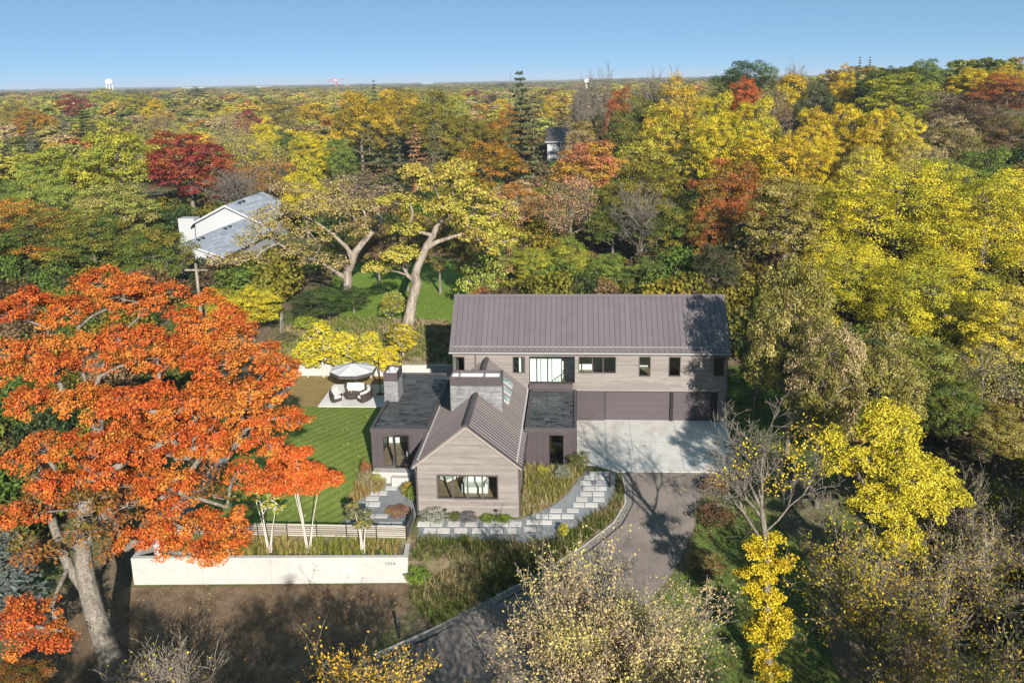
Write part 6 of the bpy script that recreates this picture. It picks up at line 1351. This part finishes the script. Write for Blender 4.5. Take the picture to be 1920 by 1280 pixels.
leaf_litter("fallen_leaves", [(-24, 22.5), (-18, 22), (-12.5, 21), (-11, 30), (-13, 46), (-20, 62), (-29, 60), (-30, 42), (-26, 27)], 900, .16, (.50, .40, .2), (.45, .28, .08), 404, "fallen leaves on the back lawn under the crooked oaks", lift=.07)
leaf_litter("fallen_leaves", [(-29.3, 11), (-10.3, 11), (-11.2, 20), (-24, 21.3), (-29, 18.8)], 1600, .15, (.40, .30, .16), (.34, .22, .10), 405, "brown fallen leaves over the bank behind the retaining wall")
leaf_litter("fallen_leaves", drive_l[:9] + drive_r[2:], 420, .13, (.40, .28, .12), (.48, .30, .06), 406, "a few fallen leaves on the asphalt drive", lift=.065)

def clump(kind, x, y, h, r, c1, c2, label, seed=1):
    if kind == 'grass':
        rg = np.random.default_rng(seed); a = rg.normal(size=(14, 2))*r*.3; base_ = np.column_stack([a, np.zeros(14)]); V, F, m = blades(rg, base_, np.full(14, h), np.full(14, r*1.1), .014, 22)
        t = thing("ornamental_grass", label, "grass clump", (x, y, T(x, y))); o = link("blades", np_mesh("clump", V, F, MT['blade'], {"c": np.repeat(rg.random(m), 2), "v": np.repeat(rg.random(m), 2)}), t, loc=(0, 0, 0))
        o.color = (*c1, 1); o["color2"] = list(c2)
        tv, tf = prisms(base_+np.array([0, 0, -.05]), base_+np.column_stack([rg.normal(size=(14, 2))*r*.4, np.full(14, h*1.1)]), .008, .004); link("stalks", np_mesh("stalks", tv, tf, MT['slat']), t, loc=(0, 0, 0))
    else: plant(kind, x, y, h, r, c1, c2, label, name="garden_shrub")
SV = (.33, .33, .26)
clump('shrub', -9.35, -13.85, .95, .85, SV, (.26, .27, .2), "silvery grey shrub at the left foot of the gable wall")
clump('shrub', -8.0, -13.75, .6, .5, (.10, .12, .02), (.15, .13, .03), "low green plant under the gable window beside the silvery shrub")
clump('shrub', -7.15, -13.75, .7, .55, (.20, .19, .18), (.13, .11, .12), "purple-grey plant under the middle of the gable window")
clump('shrub', -5.9, -13.75, .5, .5, (.17, .24, .02), (.12, .18, .02), "bright green leafy plant left of the garden light under the window")
clump('shrub', -4.9, -13.75, .5, .55, (.19, .25, .02), (.14, .2, .02), "bright green leafy plant at the right foot of the gable wall")
clump('shrub', -13.9, -9.55, .9, .6, (.30, .28, .05), (.36, .33, .10), "pale green feathery plant in front of the left metal box")
clump('shrub', -14.7, -9.0, 1.3, .42, (.30, .10, .03), (.24, .12, .04), "rust-brown plume plant at the corner of the left metal box")
clump('grass', -14.35, -10.1, 1.0, .7, (.42, .37, .22), (.36, .28, .12), "tall straw feather grass left of the left path", 11)
clump('grass', -14.6, -9.45, .8, .6, (.34, .24, .14), (.40, .30, .18), "pinkish feather grass beside the rust-brown plume plant", 12)
clump('shrub', -10.95, -11.6, 1.3, .55, (.10, .17, .02), (.16, .2, .03), "green upright shrub against the gable's left wall")
clump('shrub', -11.5, -11.0, 1.1, .5, (.36, .26, .03), (.28, .22, .04), "yellow-gold shrub beside the green upright shrub")
clump('shrub', -11.7, -12.9, .6, .75, (.30, .13, .09), (.34, .22, .12), "pinkish-red low plant by the fence corner")
clump('shrub', -12.2, -12.7, .4, .4, (.44, .32, .02), (.40, .3, .02), "small bright yellow plant before the pinkish one")
clump('shrub', -9.75, -17.6, 1.3, .75, (.12, .2, .02), (.16, .24, .02), "bright green bush at the right end of the white wall")
clump('shrub', -1.2, -14.9, .9, .35, (.46, .40, .02), (.40, .36, .03), "single yellow plant below the path bend")
clump('shrub', -0.2, -8.7, 1.3, .75, (.12, .13, .03), (.2, .18, .05), "dark green bush at the corner of the right metal box")
clump('shrub', -2.6, -9.4, .7, .55, (.40, .36, .04), (.30, .3, .05), "yellow-green plant before the low wall right of the gable")
clump('shrub', -1.3, -9.7, .9, .6, (.26, .28, .2), (.2, .22, .14), "grey-green plant in front of the right metal box")
clump('shrub', -28.2, 16.0, 1.1, 1.1, (.14, .13, .05), (.2, .17, .08), "round brown-green bush at the foot of the grey board fence")
clump('shrub', -26.9, 18.2, 1.8, 1.2, (.3, .33, .03), (.22, .28, .03), "yellow-green shrub right of the grey board fence")
clump('shrub', 8.4, -11.0, 1.2, 1.0, (.20, .09, .04), (.14, .1, .04), "rust-brown bush at the top right edge of the drive")
clump('shrub', 8.1, -13.6, 1.3, 1.2, (.16, .08, .04), (.12, .1, .03), "dark russet bush right of the drive")
clump('shrub', 6.8, -17.5, 1.3, 1.1, (.15, .12, .03), (.2, .1, .04), "olive-russet bush beside the lower drive")
# ------------------------------------------------------------------ neighbouring houses and far things
def gable_block(parent, x0, x1, y0, y1, zb, ze, zr, wallm, roofm, over=.4, rows=0):
    xm = (x0+x1)/2; m = MB(); m.box(x0, x1, y0, y1, zb, ze-.15); m.prism([(x0, y0, ze-.15), (x1, y0, ze-.15), (xm, y0, zr-.2)], (0, y1-y0, 0)); w = m.build("wall", MT[wallm], parent)
    s = (zr-ze)/(xm-x0); r = MB()
    for sx in (-1, 1):
        n = 14; 
        for i in range(n):                                     # shingle courses, overlapping down the slope
            a, b = i/n, (i+1)/n+.004; xa, xb = xm+sx*(xm-x0+over)*a, xm+sx*(xm-x0+over)*b; za, zb_ = zr-s*(xm-x0+over)*a, zr-s*(xm-x0+over)*b; L = [y0-over]
            while L[-1] < y1+over: L.append(min(y1+over, L[-1]+random.uniform(1.2, 2.6)))
            for p, q in zip(L[:-1], L[1:]):
                P = [(xa, p, za-.05), (xb, p, zb_-.05), (xb, q, zb_-.05), (xa, q, za-.05), (xa, p, za+.02), (xb, p, zb_+.045), (xb, q, zb_+.045), (xa, q, za+.02)]
                if sx < 0: P = [P[k] for k in (1, 0, 3, 2, 5, 4, 7, 6)]
                r.hexa(P, random.random())
    ro = r.build("roof", MT[roofm], parent)
    f = MB()
    for sx in (-1, 1): f.prism([(xm, y0-over-.03, zr+.05), (xm+sx*(xm-x0+over), y0-over-.03, zr-s*(xm-x0+over)+.05), (xm+sx*(xm-x0+over), y0-over-.03, zr-s*(xm-x0+over)-.22), (xm, y0-over-.03, zr-.24)], (0, .06, 0), .9)
    f.build("fascia", MT['hwhite'], ro)
    return w, ro
nh = thing("house", "white neighbouring house with grey shingle roofs behind the oaks at left", "house", (-47.5, 45, 3.0))
w1, r1 = gable_block(nh, -50.6, -42.4, 36.4, 55, 2.3, 5.85, 7.35, 'hwhite', 'shingle')
w2, r2 = gable_block(nh, -53.6, -44.2, 55, 69, 2.3, 7.0, 9.35, 'hwhite', 'shingle', .6)
for y in (38.5, 39.8, 47, 48.5): MB().box(-46.3, -45.9, y, y+.4, 7.2, 7.42).build("roof_vent", MT['black'], r1)
for y in (58, 59.5): MB().box(-48.4, -48.0, y, y+.4, 9.1, 9.35).build("roof_vent", MT['black'], r2)
MB().box(-56.5, -54.2, 56, 58, 2.5, 7.3).build("chimney", MT['hwhite'], nh)
for x in (-48.6, -45.6): window(nh, 36.4, x-.6, x+.6, 3.6, 5.0, 2, .08, .05, mat='hwhite', gl='glass_dark').parent = nh
h2 = thing("house", "white house half hidden by pines behind the coral maple", "house", (-3.5, 144, 4.3))
MB().box(-6.8, -0.4, 141, 150, 4.0, 11.6).build("wall", MT['hwhite'], h2)
MB().prism([(-7.3, 140.3, 11.62), (-7.3, 145.5, 14.6), (-7.3, 150.7, 11.62)], (7.4, 0, 0), .4).build("roof", MT['clad'], h2)
MB().box(-7.35, 0.15, 140.15, 140.29, 11.5, 11.75).build("eave", MT['hwhite'], h2)
for x in (-5.0, -2.6): 
    for z in (6.2, 9.2): window(h2, 141, x-.55, x+.55, z, z+1.6, 1, .1, .06, mat='hwhite', gl='glass_dark')
h3 = thing("house", "brown-roofed house between spruces near the left edge", "house", (-192, 245, 5.4))
w, r = gable_block(h3, -203, -181, 238, 250, 5.0, 7.8, 12.0, 'hwhite', 'shingle_brown', .8)
for x in (-200, -196, -190): window(h3, 238, x-.8, x+.8, 5.9, 7.3, 1, .12, .06, mat='hwhite', gl='glass_dark')
h4 = thing("house", "small grey-roofed house far off between trees near the left skyline", "house", (-118, 300, 6))
w, r = gable_block(h4, -124, -112, 296, 306, 5.5, 10.5, 13.2, 'hwhite', 'shingle')
# parked vehicles at the left edge
def car(x, y, rz, body, label, van=False):
    z = T(x, y); t = thing("parked_van" if van else "parked_car", label, "van" if van else "car", (x, y, z), rz); L2, W2, hb, hr = (2.6, 1.0, 1.15, 2.2) if van else (2.2, .9, .85, 1.45)
    m = MB().prism([(-L2, -W2, .35), (L2, -W2, .35), (L2, -W2, hb*.85), (L2-.9, -W2, hb), (-L2, -W2, hb)], (0, 2*W2, 0)); me = m.mesh("body", body); link("body", me, t, loc=(0, 0, 0))
    c = MB().hexa([(-L2+.1, -W2+.05, hb), (L2-1.0, -W2+.05, hb), (L2-1.0, W2-.05, hb), (-L2+.1, W2-.05, hb), (-L2+.35, -W2+.2, hr), (L2-1.7, -W2+.2, hr), (L2-1.7, W2-.2, hr), (-L2+.35, W2-.2, hr)]); link("cabin", c.mesh("cabin", body), t, loc=(0, 0, 0))
    g = MB().box(-L2+.5, L2-1.6, -W2+.09, -W2+.13, hb+.08, hr-.2); link("window", g.mesh("window", MT['black']), t, loc=(0, 0, 0))
    for sx in (-1.35, 1.35):
        for sy in (-W2+.1, W2-.1):
            wm = MB(); wm.tube([(sx, sy-.11, .34), (sx, sy+.11, .34)], .34, 14); link("wheel", wm.mesh("wheel", MT['black']), t, loc=(0, 0, 0))
car(-158.5, 171, .2, MT['white'], "white van parked at the left edge beyond the trees", True)
car(-151.5, 168.5, .2, mat_v("green_paint", (.12, .2, .17), (.14, .22, .19), .35, .5), "dull green car parked right of the white van")
ff = thing("board_fence", "pale board fence at the left edge below the parked vehicles", "fence", (-143, 155, 4.6))
for i in range(22):
    x = -158+i*1.2; y = 152+i*.15; MB().box(x, x+1.15, y, y+.08, T(x, y)-.1, T(x, y)+1.6, random.random()).build("board", MT['slat'], ff)
sheet("far_lawn", [(-170, 158), (-140, 160), (-138, 176), (-170, 182)], MT['backlawn'], .06, 4)
# water tower
wt = thing("water_tower", "white round water tower on the left horizon", "water tower", (-834, 1500, 6))
MB().lathe([(0, 30.5), (4, 31), (6, 32.5), (6.6, 34.5), (6.6, 36), (5.8, 38.4), (3.6, 40.2), (0, 40.9)], -834, 1500, 24).build("tank", MT['white'], wt, smooth=True)
for k in range(6):
    a = k*math.pi/3; MB().tube([(-834+6.2*math.cos(a), 1500+6.2*math.sin(a), 5), (-834+5.6*math.cos(a), 1500+5.6*math.sin(a), 34)], .4, 6).build("leg", MT['white'], wt)
MB().tube([(-834, 1500, 5), (-834, 1500, 31)], .9, 8).build("riser", MT['white'], wt)
wt2 = thing("water_tower", "small white water tower peeping out behind the blue-green skyline spruce", "water tower", (9.5, 700, 7))
MB().lathe([(0, 22), (1.6, 22.4), (2.2, 23.4), (2.0, 24.6), (1.2, 25.6), (0, 25.9)], 9.5, 700, 20).build("tank", MT['white'], wt2, smooth=True)
MB().tube([(9.5, 700, 6), (9.5, 700, 22)], [1.1, .8], 10).build("shaft", MT['white'], wt2)
cr = thing("tower_crane", "red tower crane on the far horizon", "crane", (-688, 2500, 7))
redp = mat_v("crane_red", (.40, .05, .06), (.45, .06, .07), .6, .3)
mast = MB(); mast.box(-690, -686, 2498, 2502, 6, 34); mast.build("mast", redp, cr)
MB().hexa([(-712, 2499, 34), (-662, 2499, 36), (-662, 2501, 36), (-712, 2501, 34), (-712, 2499, 36.5), (-662, 2499, 38), (-662, 2501, 38), (-712, 2501, 36.5)]).build("jib", redp, cr)
MB().hexa([(-690, 2498, 37), (-686, 2498, 37), (-686, 2502, 37), (-690, 2502, 37), (-688.5, 2499.5, 43), (-687.5, 2499.5, 43), (-687.5, 2500.5, 43), (-688.5, 2500.5, 43)]).build("apex", redp, cr)
MB().box(-691, -685, 2496, 2498, 34.1, 36.9).build("cab", MT['white'], cr)
rm = thing("radio_mast", "thin grey radio mast on the horizon right of the crane", "mast", (-190, 2600, 7))
MB().tube([(-190, 2600, 5), (-190, 2600, 44)], [1.6, .6], 5).build("shaft", MT['darkframe'], rm); MB().tube([(-190, 2600, 40), (-190, 2600, 50)], .4, 5).build("antenna", MT['darkframe'], rm)
MT['farwall'] = mat_v('far_wall', (.30, .30, .30), (.36, .36, .36), .8, .2)
FB = [(-1180, 2650, 70, 22), (-1060, 2700, 110, 18), (-930, 2600, 60, 20), (-1350, 2500, 50, 20), (-640, 3200, 60, 20), (-840, 3100, 80, 19), (-520, 3100, 40, 21), (-240, 2900, 60, 19), (60, 3300, 50, 18), (-1000, 1500, 30, 17)]
nm_ = ["longest white building on the horizon right of the water tower", "white low block on the far horizon, second from the water tower", "pale building on the horizon midway between water tower and crane", "white block on the horizon nearest the water tower", "pale building on the horizon right behind the crane", "white block on the horizon left of the crane", "small white block on the horizon right of the crane", "white low building on the horizon near the radio mast", "pale block on the horizon at the picture's middle", "small white building just left of the water tower's foot"]
for (x, y, w, h), lab in zip(FB, nm_):
    b = thing("far_building", lab, "building", (x, y, T(x, y)), group="white buildings on the horizon"); zb = T(x, y); zt = zb+h-7
    MB().box(x-w/2, x+w/2, y, y+30, zb-1, zt).build("wall", MT['farwall'], b); MB().box(x-w/2-.6, x+w/2+.6, y-.6, y+30.6, zt+.01, zt+1.2).build("roof", MT['hwhite'], b)
    for k in range(int(w//8)): MB().box(x-w/2+2+k*8, x-w/2+7+k*8, y-.15, y-.02, zt-4.5, zt-2.2).build("window", MT['black'], b)

# ------------------------------------------------------------------ far woods and understorey as masses (instanced foliage)
def stuff_leaf_mat():
    m, n, l, b = new_mat("far_leaf"); out = n["Material Output"]
    a = n.new("ShaderNodeAttribute"); a.attribute_type = 'INSTANCER'; a.attribute_name = "tint"
    b2 = n.new("ShaderNodeAttribute"); b2.attribute_type = 'INSTANCER'; b2.attribute_name = "tint2"
    cl = n.new("ShaderNodeAttribute"); cl.attribute_name = "c"; lv = n.new("ShaderNodeAttribute"); lv.attribute_name = "v"
    col = mixc(n, l, ramp(n, l, cl.outputs["Fac"], [(.35, (0, 0, 0)), (.9, (1, 1, 1))]).outputs[0], a.outputs["Color"], b2.outputs["Color"])
    hs = n.new("ShaderNodeHueSaturation"); l.new(col, hs.inputs["Color"])
    l.new(mth(n, l, 'ADD', mth(n, l, 'MULTIPLY', lv.outputs["Fac"], .5), .75), hs.inputs["Value"])
    l.new(hs.outputs[0], b.inputs["Base Color"]); b.inputs["Roughness"].default_value = .6; b.inputs["Specular IOR Level"].default_value = .2
    tr = n.new("ShaderNodeBsdfTranslucent"); l.new(hs.outputs[0], tr.inputs[0]); mx = n.new("ShaderNodeMixShader"); mx.inputs[0].default_value = .25
    l.new(b.outputs[0], mx.inputs[1]); l.new(tr.outputs[0], mx.inputs[2]); l.new(mx.outputs[0], out.inputs[0]); return m
MT['stuffleaf'] = stuff_leaf_mat()
pcol = bpy.data.collections.new("mass_crowns")
for k, (H, R_, leaf, fl, sh_) in enumerate(((12, 5, .5, .95, .85), (13, 5, .5, 1.1, .7), (12, 5.4, .52, .85, .9), (14, 3.4, .45, 1.2, .6))):
    rg = np.random.default_rng(500+k); C, L = crown_lobes(rg, R_, H*.1, H*.97, 20, (.20, .32), shape=sh_, fill=.84, core=6); V, F, c, v, cp, li = foliage(rg, C, L, 20, 15, leaf, fl, .42, .5, inner=.1, jit=.4)
    ob = bpy.data.objects.new("mass_crown_%d" % k, np_mesh("mass_crown", V, F, MT['stuffleaf'], {"c": c, "v": v})); pcol.objects.link(ob)
rg = np.random.default_rng(520); C, L = crown_lobes(rg, 1.5, .1, 2.2, 10, (.34, .5)); V, F, c, v, cp, li = foliage(rg, C, L, 14, 14, .17, .9, .5, .5)
pcol.objects.link(bpy.data.objects.new("mass_crown_4", np_mesh("mass_bush", V, F, MT['stuffleaf'], {"c": c, "v": v})))

def mass(name, label, pts, idx, scl, rot, tint, tint2, cat="wood"):
    me = bpy.data.meshes.new(name); me.vertices.add(len(pts)); me.vertices.foreach_set("co", np.asarray(pts, np.float32).ravel())
    for an, ty, dt in (("idx", 'INT', idx), ("scl", 'FLOAT_VECTOR', scl), ("rot", 'FLOAT_VECTOR', rot), ("tint", 'FLOAT_COLOR', tint), ("tint2", 'FLOAT_COLOR', tint2)):
        a = me.attributes.new(an, ty, 'POINT'); key = {'INT': 'value', 'FLOAT_VECTOR': 'vector', 'FLOAT_COLOR': 'color'}[ty]
        if ty == 'FLOAT_COLOR': dt = np.column_stack([dt, np.ones(len(dt))])
        a.data.foreach_set(key, np.ascontiguousarray(dt, dtype=np.int32 if ty == 'INT' else np.float32).ravel())
    o = link(name, me, label=label, category=cat, kind="stuff")
    ng = bpy.data.node_groups.new(name, 'GeometryNodeTree'); ng.interface.new_socket("Geometry", in_out='INPUT', socket_type='NodeSocketGeometry'); ng.interface.new_socket("Geometry", in_out='OUTPUT', socket_type='NodeSocketGeometry')
    N = ng.nodes; K = ng.links; gi = N.new("NodeGroupInput"); go = N.new("NodeGroupOutput"); ip = N.new("GeometryNodeInstanceOnPoints"); ci = N.new("GeometryNodeCollectionInfo")
    ci.inputs["Collection"].default_value = pcol; ci.inputs["Separate Children"].default_value = True; ci.inputs["Reset Children"].default_value = True
    def na(nm2, ty):
        q = N.new("GeometryNodeInputNamedAttribute"); q.data_type = ty; q.inputs["Name"].default_value = nm2; return q.outputs["Attribute"]
    K.new(gi.outputs[0], ip.inputs["Points"]); K.new(ci.outputs[0], ip.inputs["Instance"]); ip.inputs["Pick Instance"].default_value = True
    K.new(na("idx", 'INT'), ip.inputs["Instance Index"]); K.new(na("scl", 'FLOAT_VECTOR'), ip.inputs["Scale"])
    e2r = N.new("FunctionNodeEulerToRotation"); K.new(na("rot", 'FLOAT_VECTOR'), e2r.inputs[0]); K.new(e2r.outputs[0], ip.inputs["Rotation"])
    K.new(ip.outputs[0], go.inputs[0]); mod = o.modifiers.new("mass", 'NODES'); mod.node_group = ng
    return o
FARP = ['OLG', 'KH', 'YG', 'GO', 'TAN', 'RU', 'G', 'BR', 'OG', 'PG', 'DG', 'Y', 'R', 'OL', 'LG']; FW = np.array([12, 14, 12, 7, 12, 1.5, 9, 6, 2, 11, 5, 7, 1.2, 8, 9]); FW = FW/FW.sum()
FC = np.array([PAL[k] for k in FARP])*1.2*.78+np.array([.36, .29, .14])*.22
CL = [(-47, 48, 17), (-18.5, 32, 11), (-192, 244, 16), (-154, 168, 20), (-4, 145, 13), (-118, 300, 10)]
def far_points(d0, d1, s0, sk, seed):
    rg = np.random.default_rng(seed); P = []; S = []; d = d0
    while d < d1:
        s = max(s0, sk*d); n = int(d*1.36/s); az = R(-4.2)+(np.arange(n)/n-.5)*1.36+rg.normal(size=n)*.25*s/d; dd = d+rg.uniform(-.5, .5, n)*s
        P.append(np.column_stack([-.5+dd*np.sin(az), -63.3+dd*np.cos(az)])); S.append(np.full(n, s)); d += s*.9
    return np.vstack(P), np.concatenate(S), rg
def far_mass(name, label, d0, d1, s0, sk, seed, hmin, hmax, wide):
    q, s, rg = far_points(d0, d1, s0, sk, seed); ok = np.ones(len(q), bool)
    for cx, cy, r in CL: ok &= np.hypot(q[:, 0]-cx, q[:, 1]-cy) > r
    q, s = q[ok], s[ok]; n = len(q); h = rg.uniform(hmin, hmax, n)/12.5; w = s*wide/5.0*rg.uniform(.8, 1.25, n)
    grp = rg.choice(len(FARP), n, p=FW); t1 = FC[grp]*rg.uniform(.8, 1.15, (n, 1)); t2 = FC[rg.choice(len(FARP), n, p=FW)]*.5+t1*.5
    return mass(name, label, np.column_stack([q, terrain(q[:, 0], q[:, 1])-.4]), rg.integers(0, 4, n), np.column_stack([w, w, h]), np.column_stack([np.zeros((n, 2)), rg.uniform(0, 6.28, n)]), t1, t2)
far_mass("mid_wood", "mixed autumn wood filling in behind the nearer trees", 215, 420, 10, .024, 601, 7, 11, .60)
far_mass("distant_wood", "endless autumn treetops running out to the horizon", 420, 7500, 10, .022, 602, 10, 15, .66)
# understorey between the nearer trees
rg = np.random.default_rng(603); q = np.vstack([np.column_stack([rg.uniform(12, 75, 900), rg.uniform(-24, 90, 900)]), np.column_stack([rg.uniform(-75, 40, 1100), rg.uniform(22, 130, 1100)]), np.column_stack([rg.uniform(-75, -31, 200), rg.uniform(-30, 30, 200)]), np.column_stack([rg.uniform(-9, 11, 70), rg.uniform(11, 22, 70)])])
ok = np.ones(len(q), bool)
for cx, cy, r in CL: ok &= np.hypot(q[:, 0]-cx, q[:, 1]-cy) > r*.92
ok &= ~((q[:, 0] < 19) & (q[:, 0] > 10) & (q[:, 1] < 11)) & ~((q[:, 0] > -32) & (q[:, 0] < -9) & (q[:, 1] < 30)) & ~((q[:, 0] > -31) & (q[:, 0] < -8) & (q[:, 1] > 20) & (q[:, 1] < 44))
q = q[ok]; n = len(q); sc = rg.uniform(.8, 2.2, n); UC = np.array([PAL[k] for k in ('OL', 'G', 'BR', 'OL', 'DG', 'DB', 'G', 'OLG')]); t1 = UC[rg.integers(0, 8, n)]; t2 = UC[rg.integers(0, 8, n)]
mass("understorey", "low bushes and saplings under the trees of the wood", np.column_stack([q, terrain(q[:, 0], q[:, 1])-.1]), np.full(n, 4), np.column_stack([sc, sc, sc*rg.uniform(.7, 1.4, n)]), np.column_stack([np.zeros((n, 2)), rg.uniform(0, 6.28, n)]), t1, t2, "undergrowth")
# ------------------------------------------------------------------ the air
hz = bpy.data.materials.new("haze_air"); hz.use_nodes = True; hn = hz.node_tree.nodes; hl = hz.node_tree.links
hn.remove(hn["Principled BSDF"]); pv = hn.new("ShaderNodeVolumePrincipled"); pv.inputs["Color"].default_value = (0.58, 0.68, 0.86, 1); pv.inputs["Density"].default_value = 0.00016
hl.new(pv.outputs[0], hn["Material Output"].inputs["Volume"])
MB().box(-21000, 21000, -3200, 27000, -24, 62).build("haze", hz, label="thin bluish autumn haze over the far woods", kind="stuff")
